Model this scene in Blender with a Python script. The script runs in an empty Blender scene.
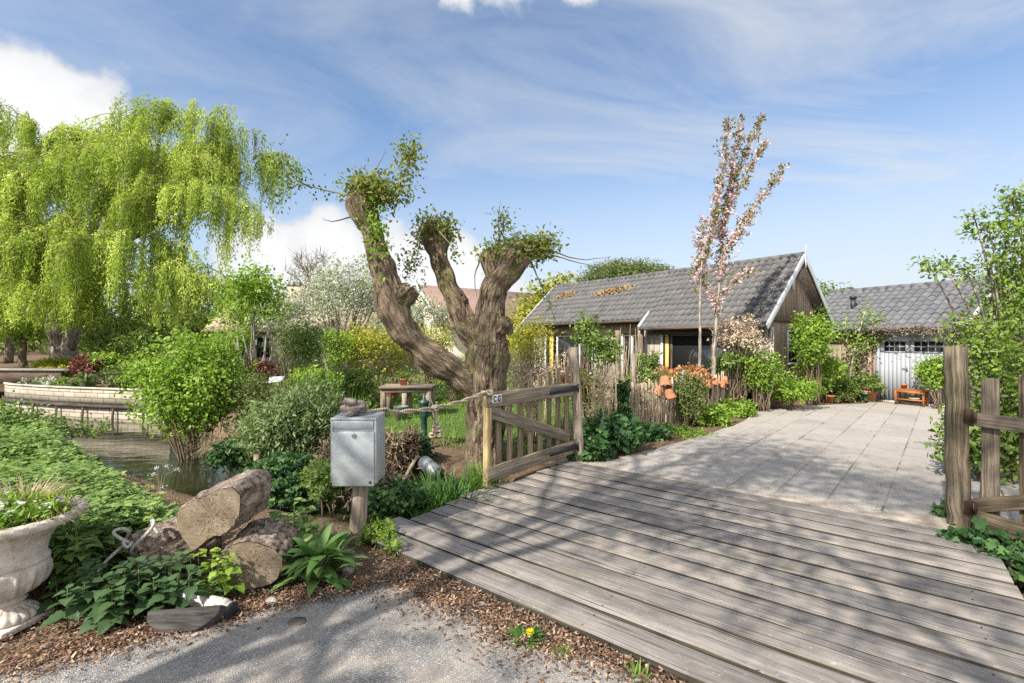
import bpy, math, random
import numpy as np
from mathutils import Vector, Matrix, noise

R = math.radians
random.seed(7)
rng = np.random.default_rng(7)
SC = bpy.context.scene
COL = SC.collection

# ------------------------------------------------------------------ camera, sky, sun, exposure
EYE = 1.8
FPX = 480.0
cam_d = bpy.data.cameras.new('camera')
cam = bpy.data.objects.new('camera', cam_d)
COL.objects.link(cam)
cam.location = (0, 0, EYE)
cam.rotation_euler = (R(90), 0, 0)
cam_d.sensor_width = 36
cam_d.lens = FPX / 1024 * 36
cam_d.clip_start = 0.05
cam_d.clip_end = 3000
SC.camera = cam

SUN_TRAVEL = (0.66, 0.75)          # horizontal direction in which the light travels
SUN_EL = R(42)
w = bpy.data.worlds.new('World')
SC.world = w
w.use_nodes = True
wt = w.node_tree
wt.nodes.clear()


def wn(t, **k):
    n = wt.nodes.new(t)
    for a, b in k.items():
        setattr(n, a, b)
    return n


def wl(a, b):
    wt.links.new(a, b)


def wmath(op, a, b=None, clamp=False):
    n = wn('ShaderNodeMath', operation=op, use_clamp=clamp)
    for i, x in enumerate((a, b)):
        if x is None:
            continue
        if hasattr(x, 'links'):
            wl(x, n.inputs[i])
        else:
            n.inputs[i].default_value = x
    return n.outputs[0]


sky = wn('ShaderNodeTexSky', sky_type='NISHITA')
sky.sun_disc = False
sky.sun_elevation = SUN_EL
# sun position azimuth: rotation 0 = +Y, clockwise seen from above
sky.sun_rotation = math.atan2(-SUN_TRAVEL[0], -SUN_TRAVEL[1])
sky.air_density = 1.0
sky.dust_density = 0.6
sky.ozone_density = 1.6
tc = wn('ShaderNodeTexCoord')
sep = wn('ShaderNodeSeparateXYZ')
wl(tc.outputs['Generated'], sep.inputs[0])
dx, dy, dz = sep.outputs
zc = wmath('MAXIMUM', dz, 0.04)
px_ = wmath('DIVIDE', dx, wmath('ADD', zc, 0.12))
py_ = wmath('DIVIDE', dy, wmath('ADD', zc, 0.12))
comb = wn('ShaderNodeCombineXYZ')
wl(px_, comb.inputs[0])
wl(py_, comb.inputs[1])
# thin high cloud: long streaks
mp = wn('ShaderNodeMapping')
mp.inputs['Rotation'].default_value = (0, 0, R(-35))
mp.inputs['Scale'].default_value = (0.75, 1.5, 1)
mp.inputs['Location'].default_value = (1.3, 0.4, 0)
wl(comb.outputs[0], mp.inputs[0])
nz = wn('ShaderNodeTexNoise')
nz.inputs['Scale'].default_value = 0.95
nz.inputs['Detail'].default_value = 8
nz.inputs['Roughness'].default_value = 0.6
nz.inputs['Distortion'].default_value = 1.1
wl(mp.outputs[0], nz.inputs[0])
cir = wn('ShaderNodeMapRange')
cir.inputs[1].default_value = 0.33
cir.inputs[2].default_value = 0.72
cir.inputs[3].default_value = 0.0
cir.inputs[4].default_value = 0.80
wl(nz.outputs[0], cir.inputs[0])
# more of it towards the right (east), plus a veil near the horizon
side = wn('ShaderNodeMapRange')
side.inputs[1].default_value = -0.35
side.inputs[2].default_value = 0.6
side.inputs[3].default_value = 0.55
side.inputs[4].default_value = 1.15
wl(dx, side.inputs[0])
cirrus = wmath('MULTIPLY', cir.outputs[0], side.outputs[0], True)
veil = wn('ShaderNodeMapRange')
veil.inputs[1].default_value = 0.02
veil.inputs[2].default_value = 0.50
veil.inputs[3].default_value = 0.85
veil.inputs[4].default_value = 0.0
veil.interpolation_type = 'SMOOTHSTEP'
wl(dz, veil.inputs[0])
veil2 = wmath('MULTIPLY', veil.outputs[0], wmath('ADD', wmath('MULTIPLY', side.outputs[0], 0.55), 0.4))
thin = wmath('MAXIMUM', cirrus, veil2, True)


def dirn(px, py):
    v = Vector(((px - 512) / FPX, 1.0, (341.5 - py) / FPX))
    return v.normalized()


# heaped clouds: banks round chosen directions, broken up by noise
nz2 = wn('ShaderNodeTexNoise')
nz2.inputs['Scale'].default_value = 9.0
nz2.inputs['Detail'].default_value = 9
nz2.inputs['Roughness'].default_value = 0.55
wl(tc.outputs['Generated'], nz2.inputs[0])
heap = None
for (cx, cy, rad, sx) in ((30, 122, 0.145, 1), (88, 130, 0.09, 1), (-70, 130, 0.20, 1), (330, 255, 0.11, 1), (392, 262, 0.13, 1), (450, 285, 0.13, 1), (500, 310, 0.10, 1),
                          (275, 275, 0.13, 1), (510, -44, 0.10, 1), (455, -40, 0.08, 1), (575, -42, 0.08, 1)):
    d = dirn(cx, cy)
    dist = wn('ShaderNodeVectorMath', operation='DISTANCE')
    wl(tc.outputs['Generated'], dist.inputs[0])
    dist.inputs[1].default_value = d
    dens = wmath('SUBTRACT', 1.0, wmath('DIVIDE', dist.outputs['Value'], rad))
    heap = dens if heap is None else wmath('MAXIMUM', heap, dens)
hp = wmath('ADD', heap, wmath('MULTIPLY', wmath('SUBTRACT', nz2.outputs[0], 0.5), 1.5))
hr = wn('ShaderNodeMapRange')
hr.interpolation_type = 'SMOOTHSTEP'
hr.inputs[1].default_value = 0.12
hr.inputs[2].default_value = 0.42
wl(hp, hr.inputs[0])
# cloud brightness: grey-blue thin parts, bright thick parts
crmp = wn('ShaderNodeMapRange')
crmp.inputs[1].default_value = 0.1
crmp.inputs[2].default_value = 0.8
crmp.inputs[3].default_value = 3.2
crmp.inputs[4].default_value = 4.3
wl(hp, crmp.inputs[0])
ccol = wn('ShaderNodeMixRGB', blend_type='MULTIPLY')
ccol.inputs[0].default_value = 1
ccol.inputs[1].default_value = (0.97, 0.985, 1.0, 1)
wl(crmp.outputs[0], ccol.inputs[2])
sky2 = wn('ShaderNodeMixRGB', blend_type='MULTIPLY')
sky2.inputs[0].default_value = 1
sky2.inputs[2].default_value = (0.60, 0.70, 0.77, 1)
wl(sky.outputs[0], sky2.inputs[1])
m1 = wn('ShaderNodeMixRGB')
wl(thin, m1.inputs[0])
wl(sky2.outputs[0], m1.inputs[1])
m1.inputs[2].default_value = (3.1, 3.22, 3.36, 1)
# unseen broken cumulus added behind the viewer, bright to raise the fill light
bk = wn('ShaderNodeMapRange')
bk.interpolation_type = 'SMOOTHSTEP'
bk.inputs[1].default_value = 0.05
bk.inputs[2].default_value = -0.30
wl(dy, bk.inputs[0])
nz3 = wn('ShaderNodeTexNoise')
nz3.inputs['Scale'].default_value = 2.6
nz3.inputs['Detail'].default_value = 7
wl(tc.outputs['Generated'], nz3.inputs[0])
bn = wn('ShaderNodeMapRange')
bn.interpolation_type = 'SMOOTHSTEP'
bn.inputs[1].default_value = 0.40
bn.inputs[2].default_value = 0.56
wl(nz3.outputs[0], bn.inputs[0])
back = wmath('MULTIPLY', bk.outputs[0], bn.outputs[0], True)
m15 = wn('ShaderNodeMixRGB')
wl(back, m15.inputs[0])
wl(m1.outputs[0], m15.inputs[1])
m15.inputs[2].default_value = (7.8, 7.9, 8.0, 1)
m2 = wn('ShaderNodeMixRGB')
wl(hr.outputs[0], m2.inputs[0])
wl(m15.outputs[0], m2.inputs[1])
wl(ccol.outputs[0], m2.inputs[2])
bg = wn('ShaderNodeBackground')
bg.inputs[1].default_value = 0.14
wl(m2.outputs[0], bg.inputs[0])
wo = wn('ShaderNodeOutputWorld')
wl(bg.outputs[0], wo.inputs[0])

sun_d = bpy.data.lights.new('sun', 'SUN')
sun_d.energy = 5.0
sun_d.angle = R(0.53)
sun_d.color = (1.0, 0.935, 0.84)
sun = bpy.data.objects.new('sun', sun_d)
COL.objects.link(sun)
_t = Vector((SUN_TRAVEL[0] * math.cos(SUN_EL), SUN_TRAVEL[1] * math.cos(SUN_EL), -math.sin(SUN_EL)))
sun.rotation_euler = _t.to_track_quat('-Z', 'Y').to_euler()

SC.view_settings.view_transform = 'Standard'
SC.view_settings.look = 'None'
SC.view_settings.gamma = 1
SC.view_settings.use_curve_mapping = False
SC.view_settings.exposure = 0.85
SC.render.engine = 'CYCLES'
SC.cycles.max_bounces = 7
SC.cycles.diffuse_bounces = 4
SC.cycles.glossy_bounces = 3
SC.cycles.transmission_bounces = 4
SC.cycles.use_denoising = False
SC.cycles.sample_clamp_indirect = 6

# ------------------------------------------------------------------ places
U = Vector((0.782, -0.623, 0))       # along the bridge planks, to the right
V = Vector((0.623, 0.782, 0))        # across the bridge, away from the road
P0 = Vector((-1.29, 4.29, 0))        # near left corner of the bridge


def B(u, v, z=0.0):
    return P0 + U * u + V * v + Vector((0, 0, z))


def G(px, py, z=0.0):
    """the point of a level at height z that lies in the direction of a pixel"""
    Y = FPX * (EYE - z) / (py - 341.5)
    return Vector(((px - 512) / FPX * Y, Y, z))


def W(px, py, Y):
    return Vector(((px - 512) / FPX * Y, Y, EYE - (py - 341.5) / FPX * Y))


# ------------------------------------------------------------------ objects and meshes
ORG = {}


def tag(o, label=None, cat=None, group=None, kind=None):
    if label: o['label'] = label
    if cat: o['category'] = cat
    if group: o['group'] = group
    if kind: o['kind'] = kind
    return o


def thing(name, label, cat, loc, group=None):
    o = bpy.data.objects.new(name, None)
    o.empty_display_size = 0.1
    COL.objects.link(o)
    o.location = loc
    ORG[o.name] = Vector(loc)
    return tag(o, label, cat, group)


def link_mesh(name, me, mat, parent=None, origin=None):
    o = bpy.data.objects.new(name, me)
    COL.objects.link(o)
    if mat:
        me.materials.append(mat)
    if parent is not None:
        o.parent = parent
        ORG[o.name] = ORG[parent.name].copy()
    else:
        o.location = origin if origin is not None else (0, 0, 0)
        ORG[o.name] = Vector(o.location)
    return o


def make_mesh(name, verts, faces=None, var=None, gc=None, smooth=False, loops=None, starts=None, off=None):
    """verts (n,3); either faces list or loops/starts arrays"""
    me = bpy.data.meshes.new(name)
    verts = np.asarray(verts, dtype=np.float32).reshape(-1, 3)
    if off is not None:
        verts = verts - np.array(off, dtype=np.float32)
    if loops is None:
        ln = [len(f) for f in faces]
        loops = np.fromiter((i for f in faces for i in f), dtype=np.int32)
        starts = np.concatenate(([0], np.cumsum(ln)[:-1])).astype(np.int32) if ln else np.zeros(0, np.int32)
    me.vertices.add(len(verts))
    me.vertices.foreach_set('co', verts.ravel())
    me.loops.add(len(loops))
    me.loops.foreach_set('vertex_index', np.asarray(loops, dtype=np.int32))
    me.polygons.add(len(starts))
    me.polygons.foreach_set('loop_start', np.asarray(starts, dtype=np.int32))
    me.update(calc_edges=True)
    if var is not None:
        a = me.attributes.new('var', 'FLOAT', 'FACE')
        a.data.foreach_set('value', np.asarray(var, dtype=np.float32))
    if gc is not None:
        a = me.attributes.new('gc', 'FLOAT_VECTOR', 'POINT')
        a.data.foreach_set('vector', np.asarray(gc, dtype=np.float32).ravel())
    if smooth:
        me.polygons.foreach_set('use_smooth', np.ones(len(starts), dtype=bool))
    me.validate()
    return me


def frame_of(d, up=(0, 0, 1)):
    d = Vector(d).normalized()
    up = Vector(up)
    s = d.cross(up)
    if s.length < 1e-4:
        s = d.cross(Vector((1, 0, 0)))
        if s.length < 1e-4:
            s = d.cross(Vector((0, 1, 0)))
    s.normalize()
    return d, s, s.cross(d).normalized()


class MB:
    def __init__(s):
        s.v, s.f, s.g, s.a = [], [], [], []

    def add(s, verts, faces, g=None, var=None):
        b = len(s.v)
        s.v += [tuple(x) for x in verts]
        s.g += [tuple(x) for x in (g if g is not None else verts)]
        s.f += [tuple(i + b for i in f) for f in faces]
        va = random.random() if var is None else var
        s.a += [va] * len(faces)
        return s

    def beam(s, p0, p1, wd, ht, up=(0, 0, 1), segs=1, jit=0.0, taper=1.0, var=None, skew=0.0):
        """a board or post of rectangular section from p0 to p1; wd sideways, ht along up"""
        p0, p1 = Vector(p0), Vector(p1)
        d, sd, u = frame_of(p1 - p0, up)
        L = (p1 - p0).length
        o1, o2, o3 = random.uniform(0, 50), random.uniform(0, 50), random.uniform(0, 50)
        vs, gs = [], []
        for i in range(segs + 1):
            t = i / segs
            k = 1 + (taper - 1) * t
            for a, b in ((-1, -1), (1, -1), (1, 1), (-1, 1)):
                ja, jb = random.uniform(-jit, jit), random.uniform(-jit, jit)
                sk = skew * a if i == segs else 0
                vs.append(p0 + d * (L * t + sk) + sd * (a * wd / 2 * k + ja) + u * (b * ht / 2 * k + jb))
                gs.append((L * t + o1, a * wd / 2 + o2, b * ht / 2 + o3))
        fs = []
        for i in range(segs):
            q = i * 4
            for j in range(4):
                fs.append((q + j, q + (j + 1) % 4, q + 4 + (j + 1) % 4, q + 4 + j))
        fs.append((3, 2, 1, 0))
        q = segs * 4
        fs.append((q, q + 1, q + 2, q + 3))
        return s.add(vs, fs, gs, var)

    def box(s, c, size, rz=0.0, var=None):
        c = Vector(c)
        m = Matrix.Rotation(rz, 3, 'Z')
        ax = max(range(3), key=lambda i: size[i])
        e = Vector((0, 0, 0))
        e[ax] = size[ax] / 2
        e = m @ e
        if ax == 2:
            return s.beam(c - e, c + e, size[1], size[0], up=m @ Vector((1, 0, 0)), var=var)
        return s.beam(c - e, c + e, size[1 - ax], size[2], var=var)

    def tube(s, pts, rad, seg=8, cap=True, jit=0.0, var=None, flat=1.0):
        pts = [Vector(p) for p in pts]
        n = len(pts)
        if not hasattr(rad, '__len__'):
            rad = [rad] * n
        o1 = random.uniform(0, 50)
        d0, sd, u = frame_of(pts[1] - pts[0])
        vs, gs, L = [], [], 0.0
        for i in range(n):
            d = (pts[min(i + 1, n - 1)] - pts[max(i - 1, 0)]).normalized()
            sd = (sd - d * sd.dot(d)).normalized()
            u = sd.cross(d)
            if i:
                L += (pts[i] - pts[i - 1]).length
            for k in range(seg):
                a = 2 * math.pi * k / seg
                r = rad[i] * (1 + random.uniform(-jit, jit))
                vs.append(pts[i] + sd * (math.cos(a) * r) + u * (math.sin(a) * r * flat))
                gs.append((L + o1, math.cos(a) * rad[i] + o1, math.sin(a) * rad[i]))
        fs = []
        for i in range(n - 1):
            for k in range(seg):
                k2 = (k + 1) % seg
                fs.append((i * seg + k, i * seg + k2, (i + 1) * seg + k2, (i + 1) * seg + k))
        if cap:
            fs.append(tuple(reversed(range(seg))))
            fs.append(tuple(range((n - 1) * seg, n * seg)))
        return s.add(vs, fs, gs, var)

    def lathe(s, prof, c=(0, 0, 0), seg=32, var=None, close=False):
        c = Vector(c)
        n = len(prof)
        vs, gs = [], []
        for (r, z) in prof:
            for k in range(seg):
                a = 2 * math.pi * k / seg
                vs.append((c.x + r * math.cos(a), c.y + r * math.sin(a), c.z + z))
                gs.append((r * math.cos(a), r * math.sin(a), z))
        fs = []
        for i in range(n - 1):
            for k in range(seg):
                k2 = (k + 1) % seg
                fs.append((i * seg + k, i * seg + k2, (i + 1) * seg + k2, (i + 1) * seg + k))
        if prof[0][0] > 1e-4:
            fs.append(tuple(reversed(range(seg))))
        if prof[-1][0] > 1e-4:
            fs.append(tuple(range((n - 1) * seg, n * seg)))
        return s.add(vs, fs, gs, var)

    def prism(s, poly, ext, var=None):
        """closed polygon (list of points) pushed along ext"""
        poly = [Vector(p) for p in poly]
        ext = Vector(ext)
        n = len(poly)
        vs = poly + [p + ext for p in poly]
        fs = [tuple(reversed(range(n))), tuple(range(n, 2 * n))]
        for i in range(n):
            j = (i + 1) % n
            fs.append((i, j, n + j, n + i))
        return s.add(vs, fs, None, var)

    def build(s, name, mat, parent=None, origin=None, smooth=False, bevel=0.0):
        off = ORG[parent.name] if parent is not None else (origin if origin is not None else (0, 0, 0))
        me = make_mesh(name, s.v, s.f, s.a, s.g, smooth, off=off)
        o = link_mesh(name, me, mat, parent, origin)
        if bevel:
            b = o.modifiers.new('bevel', 'BEVEL')
            b.width = bevel
            b.segments = 2
            b.limit_method = 'ANGLE'
            b.angle_limit = R(50)
        return o


def copy_tree(o, parent=None):
    c = o.copy()
    COL.objects.link(c)
    if parent is not None:
        c.parent = parent
    ORG[c.name] = ORG[o.name]
    for ch in list(o.children):
        copy_tree(ch, c)
    return c


# ------------------------------------------------------------------ materials
class NM:
    def __init__(s, name):
        s.m = bpy.data.materials.new(name)
        s.m.use_nodes = True
        s.t = s.m.node_tree
        s.b = s.t.nodes['Principled BSDF']
        s.o = s.t.nodes['Material Output']

    def n(s, t, ins=None, **k):
        x = s.t.nodes.new(t)
        for a, b in k.items():
            setattr(x, a, b)
        for a, b in (ins or {}).items():
            s.set(x.inputs[a], b)
        return x

    def set(s, inp, v):
        if hasattr(v, 'links') and hasattr(v, 'node'):
            s.t.links.new(v, inp)
        else:
            if hasattr(inp.default_value, '__len__') and hasattr(v, '__len__') and len(inp.default_value) == 4 and len(v) == 3:
                v = (*v, 1)
            inp.default_value = v

    def coords(s, kind='Object'):
        return s.n('ShaderNodeTexCoord').outputs[kind]

    def attr(s, name, out='Fac'):
        return s.n('ShaderNodeAttribute', attribute_name=name).outputs[out]

    def mapping(s, vec, scale=(1, 1, 1), rot=(0, 0, 0), loc=(0, 0, 0)):
        return s.n('ShaderNodeMapping', {'Vector': vec, 'Scale': scale, 'Rotation': rot, 'Location': loc}).outputs[0]

    def noise(s, vec, scale, detail=5, rough=0.55, dist=0.0):
        return s.n('ShaderNodeTexNoise', {'Vector': vec, 'Scale': scale, 'Detail': detail, 'Roughness': rough, 'Distortion': dist}).outputs[0]

    def ramp(s, fac, stops, interp='LINEAR'):
        r = s.n('ShaderNodeValToRGB', {'Fac': fac})
        cr = r.color_ramp
        cr.interpolation = interp
        while len(cr.elements) < len(stops):
            cr.elements.new(0.5)
        for e, (p, c) in zip(cr.elements, stops):
            e.position = p
            e.color = (*c, 1) if len(c) == 3 else c
        return r.outputs[0]

    def mix(s, f, a, b, mode='MIX'):
        x = s.n('ShaderNodeMixRGB', {'Fac': f, 'Color1': a, 'Color2': b}, blend_type=mode)
        return x.outputs[0]

    def math(s, op, a, b=0.0, clamp=False):
        x = s.n('ShaderNodeMath', {0: a, 1: b}, operation=op)
        x.use_clamp = clamp
        return x.outputs[0]

    def rng(s, v, a, b, c=0.0, d=1.0):
        return s.n('ShaderNodeMapRange', {0: v, 1: a, 2: b, 3: c, 4: d}).outputs[0]

    def bump(s, h, strength=0.5, dist=0.02):
        return s.n('ShaderNodeBump', {'Height': h, 'Strength': strength, 'Distance': dist}).outputs[0]

    def done(s, base=None, rough=None, normal=None, spec=None, metal=None):
        if base is not None: s.set(s.b.inputs['Base Color'], base)
        if rough is not None: s.set(s.b.inputs['Roughness'], rough)
        if normal is not None: s.set(s.b.inputs['Normal'], normal)
        if spec is not None: s.set(s.b.inputs['Specular IOR Level'], spec)
        if metal is not None: s.set(s.b.inputs['Metallic'], metal)
        return s.m


def g3(k, c):
    return tuple(x * k for x in c)


def mat_wood(name, dark, light, stain=None, stain_amt=0.4, fine=60, rough=0.85, bump=0.5, varamt=0.5):
    """weathered timber: grain runs along each board (attribute gc), each board has its own tone (attribute var)"""
    m = NM(name)
    gc = m.attr('gc', 'Vector')
    g1 = m.noise(m.mapping(gc, (2.2, fine, fine)), 1.0, 7, 0.65, 0.4)
    g2 = m.noise(m.mapping(gc, (0.8, 9, 9)), 1.0, 4, 0.6, 0.5)
    g = m.math('ADD', m.math('MULTIPLY', g1, 0.8), m.math('MULTIPLY', g2, 0.2))
    c = m.ramp(g, [(0.32, g3(0.55, dark)), (0.45, dark), (0.62, light)])
    va = m.attr('var')
    c = m.mix(1.0, c, m.ramp(va, [(0, (1 - varamt * 0.6,) * 3), (1, (1 + varamt * 0.35,) * 3)]), 'MULTIPLY')
    if stain:
        s1 = m.noise(m.mapping(gc, (1.3, 5, 5)), 1.0, 6, 0.62, 0.3)
        c = m.mix(m.math('MULTIPLY', m.rng(s1, 0.48, 0.68), stain_amt), c, stain)
    cr = m.rng(m.noise(m.mapping(gc, (1.2, 70, 70), loc=(5, 3, 1)), 1.0, 3, 0.5, 0.2), 0.62, 0.68)
    c = m.mix(m.math('MULTIPLY', cr, 0.55), c, g3(0.25, dark))
    h = m.math('SUBTRACT', g1, m.math('MULTIPLY', cr, 0.6))
    return m.done(c, rough, m.bump(h, bump, 0.008), 0.2)


def mat_leaf(name, cols, rough=0.5, trans=0.35, spec=0.3, tmul=(1.25, 1.3, 0.6)):
    m = NM(name)
    va = m.attr('var')
    n = len(cols)
    c = m.ramp(va, [(i / (n - 1) if n > 1 else 0, x) for i, x in enumerate(cols)])
    m.done(c, rough, None, spec)
    if trans:
        tcol = m.mix(1.0, c, tmul, 'MULTIPLY')
        tr = m.n('ShaderNodeBsdfTranslucent', {'Color': tcol})
        mx = m.n('ShaderNodeMixShader', {0: trans, 1: m.b.outputs[0], 2: tr.outputs[0]})
        m.t.links.new(mx.outputs[0], m.o.inputs[0])
    return m.m


def mat_noise(name, stops, scale=4, detail=6, rough=0.85, bump=0.3, bscale=30, bdist=0.02, spec=0.25, var=False, coords='Object'):
    m = NM(name)
    co = m.coords(coords)
    c = m.ramp(m.noise(co, scale, detail, 0.6), stops)
    if var:
        c = m.mix(1.0, c, m.ramp(m.attr('var'), [(0, (0.72,) * 3), (1, (1.2,) * 3)]), 'MULTIPLY')
    h = m.noise(co, bscale, 6, 0.65)
    return m.done(c, rough, m.bump(h, bump, bdist), spec)


def mat_bark(name, dark, light, moss=None, fx=26, fs=3.0, bump=1.0, bdist=0.05):
    """furrowed bark running along the limb (gc = along, across, across)"""
    m = NM(name)
    gc = m.attr('gc', 'Vector')
    mp = m.mapping(gc, (fs, fx, fx))
    a = m.noise(mp, 1.0, 8, 0.68, 0.5)
    b = m.noise(m.mapping(gc, (1.2, 5, 5)), 1.0, 4, 0.6)
    c = m.ramp(a, [(0.40, g3(0.16, dark)), (0.47, dark), (0.60, light)])
    c = m.mix(m.math('MULTIPLY', m.rng(b, 0.4, 0.65), 0.4), c, g3(1.25, light))
    if moss:
        c = m.mix(m.math('MULTIPLY', m.rng(m.noise(m.coords(), 3.5, 5, 0.6), 0.52, 0.66), 0.7), c, moss)
    return m.done(c, 0.9, m.bump(a, bump, bdist), 0.15)


M = {}
M['deck0'] = mat_wood('deck_timber', (0.27, 0.24, 0.21), (0.385, 0.35, 0.31), (0.17, 0.15, 0.135), 0.5, 75, varamt=0.4, bump=0.4)
M['deck_edge'] = mat_wood('mossy_gap_shade_edge', (0.035, 0.030, 0.022), (0.085, 0.073, 0.055), (0.07, 0.07, 0.03), 0.5, 40)  # plank sides, with the shade of the gaps put into the colour
M['slab'] = mat_wood('slate_dark_wood', (0.045, 0.04, 0.037), (0.10, 0.092, 0.085), None, 0, 50)
M['gate'] = mat_wood('gate_timber', (0.17, 0.125, 0.08), (0.36, 0.28, 0.19), (0.10, 0.10, 0.06), 0.5, 50)
M['gate_new'] = mat_wood('pale_gate_timber', (0.30, 0.22, 0.11), (0.50, 0.39, 0.20), (0.16, 0.14, 0.07), 0.4, 50)
M['gate_grey'] = mat_wood('grey_gate_timber', (0.15, 0.12, 0.09), (0.33, 0.27, 0.205), (0.09, 0.09, 0.045), 0.55, 50)
M['gate_dark'] = mat_wood('dark_mossy_gate_timber', (0.085, 0.065, 0.042), (0.21, 0.165, 0.11), (0.075, 0.08, 0.03), 0.6, 45)
M['post'] = mat_wood('post_timber', (0.17, 0.128, 0.085), (0.41, 0.335, 0.24), (0.11, 0.105, 0.05), 0.6, 38, bump=0.9)
M['postgrey'] = mat_wood('grey_post_timber', (0.20, 0.155, 0.115), (0.42, 0.34, 0.27), (0.14, 0.11, 0.08), 0.4, 30)
M['siding'] = mat_wood('siding_boards', (0.21, 0.15, 0.11), (0.40, 0.305, 0.235), (0.36, 0.31, 0.26), 0.4, 35)
M['siding_grey'] = mat_wood('pale_siding_boards', (0.30, 0.26, 0.215), (0.50, 0.445, 0.375), (0.18, 0.16, 0.13), 0.4, 35)
M['stick'] = mat_wood('hazel_sticks', (0.30, 0.225, 0.15), (0.56, 0.46, 0.34), None, 0, 20)
M['beam'] = mat_wood('dark_beam', (0.07, 0.055, 0.045), (0.16, 0.13, 0.11), None, 0, 30)
M['logend'] = None


def _more_materials():
    # painted wood and metal
    m = NM('grey_paint')
    gc = m.attr('gc', 'Vector')
    n1 = m.noise(m.mapping(gc, (3, 30, 30)), 1, 5)
    c = m.ramp(n1, [(0.3, (0.28, 0.298, 0.325)), (0.7, (0.305, 0.323, 0.35))])
    M['greypaint'] = m.done(c, 0.55, m.bump(n1, 0.15, 0.004), 0.35)
    m = NM('white_paint')
    gc = m.attr('gc', 'Vector')
    n1 = m.noise(m.mapping(gc, (3, 24, 24)), 1, 5)
    M['whitepaint'] = m.done(m.ramp(n1, [(0.3, (0.40, 0.42, 0.43)), (0.65, (0.56, 0.58, 0.59))]), 0.5, m.bump(n1, 0.12, 0.004), 0.35)
    m = NM('yellow_paint')
    M['yellow'] = m.done(m.ramp(m.noise(m.coords(), 6), [(0.3, (0.47, 0.32, 0.075)), (0.7, (0.56, 0.40, 0.11))]), 0.5)
    # brushed and stained galvanised steel
    m = NM('mailbox_steel')
    co = m.coords()
    n1 = m.noise(m.mapping(co, (4, 4, 9)), 1, 6, 0.6, 0.6)
    n2 = m.noise(m.mapping(co, (200, 200, 6)), 1, 3)
    c = m.ramp(n1, [(0.3, (0.33, 0.355, 0.365)), (0.52, (0.39, 0.42, 0.43)), (0.7, (0.45, 0.48, 0.485))])
    spots = m.n('ShaderNodeTexVoronoi', {'Vector': co, 'Scale': 60})
    M['steel'] = m.done(c, m.rng(n1, 0.3, 0.7, 0.42, 0.6), m.bump(n2, 0.05, 0.002), 0.5, 0.55)
    m = NM('dull_zinc')
    n1 = m.noise(m.coords(), 9, 6)
    M['zinc'] = m.done(m.ramp(n1, [(0.3, (0.16, 0.17, 0.18)), (0.7, (0.30, 0.31, 0.32))]), 0.6, m.bump(n1, 0.2, 0.01), 0.5, 0.6)
    m = NM('rusty_iron')
    n1 = m.noise(m.coords(), 25, 6)
    M['rust'] = m.done(m.ramp(n1, [(0.3, (0.03, 0.02, 0.015)), (0.7, (0.10, 0.05, 0.03))]), 0.8, m.bump(n1, 0.5, 0.01), 0.3)
    m = NM('black_metal')
    M['black'] = m.done((0.02, 0.021, 0.022), 0.5)
    m = NM('green_iron')
    n1 = m.noise(m.coords(), 20, 4)
    M['greeniron'] = m.done(m.ramp(n1, [(0.3, (0.01, 0.035, 0.03)), (0.7, (0.025, 0.07, 0.055))]), 0.45, m.bump(n1, 0.2, 0.01))
    # window glass: dark room behind, clear reflection
    m = NM('window_glass')
    n1 = m.noise(m.coords(), 2.5, 3)
    M['glass'] = m.done((0.018, 0.02, 0.02), 0.04, m.bump(n1, 0.03, 0.01), 0.9)
    # deck boards: silvery grain, blackened patches, dust, lichen specks
    m = NM('deck_boards')
    gc = m.attr('gc', 'Vector'); co = m.coords()
    g1 = m.noise(m.mapping(gc, (2.0, 85, 85)), 1.0, 7, 0.65, 0.4)
    g2 = m.noise(m.mapping(gc, (0.9, 14, 14)), 1.0, 5, 0.6, 0.4)
    c = m.ramp(m.math('ADD', m.math('MULTIPLY', g1, .75), m.math('MULTIPLY', g2, .25)), [(0.34, (0.115, 0.101, 0.091)), (0.46, (0.215, 0.192, 0.175)), (0.64, (0.325, 0.292, 0.265))])
    c = m.mix(1.0, c, m.ramp(m.attr('var'), [(0, (0.64, 0.64, 0.65)), (0.5, (1, 1, 1)), (1, (1.2, 1.16, 1.10))]), 'MULTIPLY')
    p1 = m.noise(m.mapping(gc, (1.6, 5.5, 5.5)), 1.0, 7, 0.66, 0.6)
    c = m.mix(m.math('MULTIPLY', m.rng(p1, 0.49, 0.66), 0.62), c, (0.095, 0.085, 0.078))
    p2 = m.noise(co, 1.3, 7, 0.66)
    c = m.mix(m.math('MULTIPLY', m.rng(p2, 0.50, 0.70), 0.5), c, (0.38, 0.335, 0.285))
    p3 = m.noise(co, 38, 4, 0.6)
    c = m.mix(m.math('MULTIPLY', m.rng(p3, 0.63, 0.70), 0.5), c, (0.43, 0.42, 0.38))
    p4 = m.noise(m.mapping(gc, (1.2, 8, 8), loc=(9, 2, 4)), 1.0, 5, 0.6)
    c = m.mix(m.math('MULTIPLY', m.rng(p4, 0.58, 0.70), 0.45), c, (0.16, 0.155, 0.07))
    cr = m.rng(m.noise(m.mapping(gc, (0.9, 60, 60), loc=(5, 3, 1)), 1.0, 3, 0.5, 0.2), 0.64, 0.68)
    c = m.mix(m.math('MULTIPLY', cr, 0.75), c, (0.03, 0.026, 0.022))
    M['deck'] = m.done(c, 0.85, m.bump(m.math('SUBTRACT', g1, cr), 0.6, 0.008), 0.2)
    m = NM('rope')
    gc = m.attr('gc', 'Vector')
    wv = m.n('ShaderNodeTexWave', {'Vector': m.mapping(gc, (1, 1, 1)), 'Scale': 22.0, 'Distortion': 2.0, 'Detail': 2.0}, bands_direction='DIAGONAL')
    n1 = m.noise(m.coords(), 60, 4)
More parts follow.
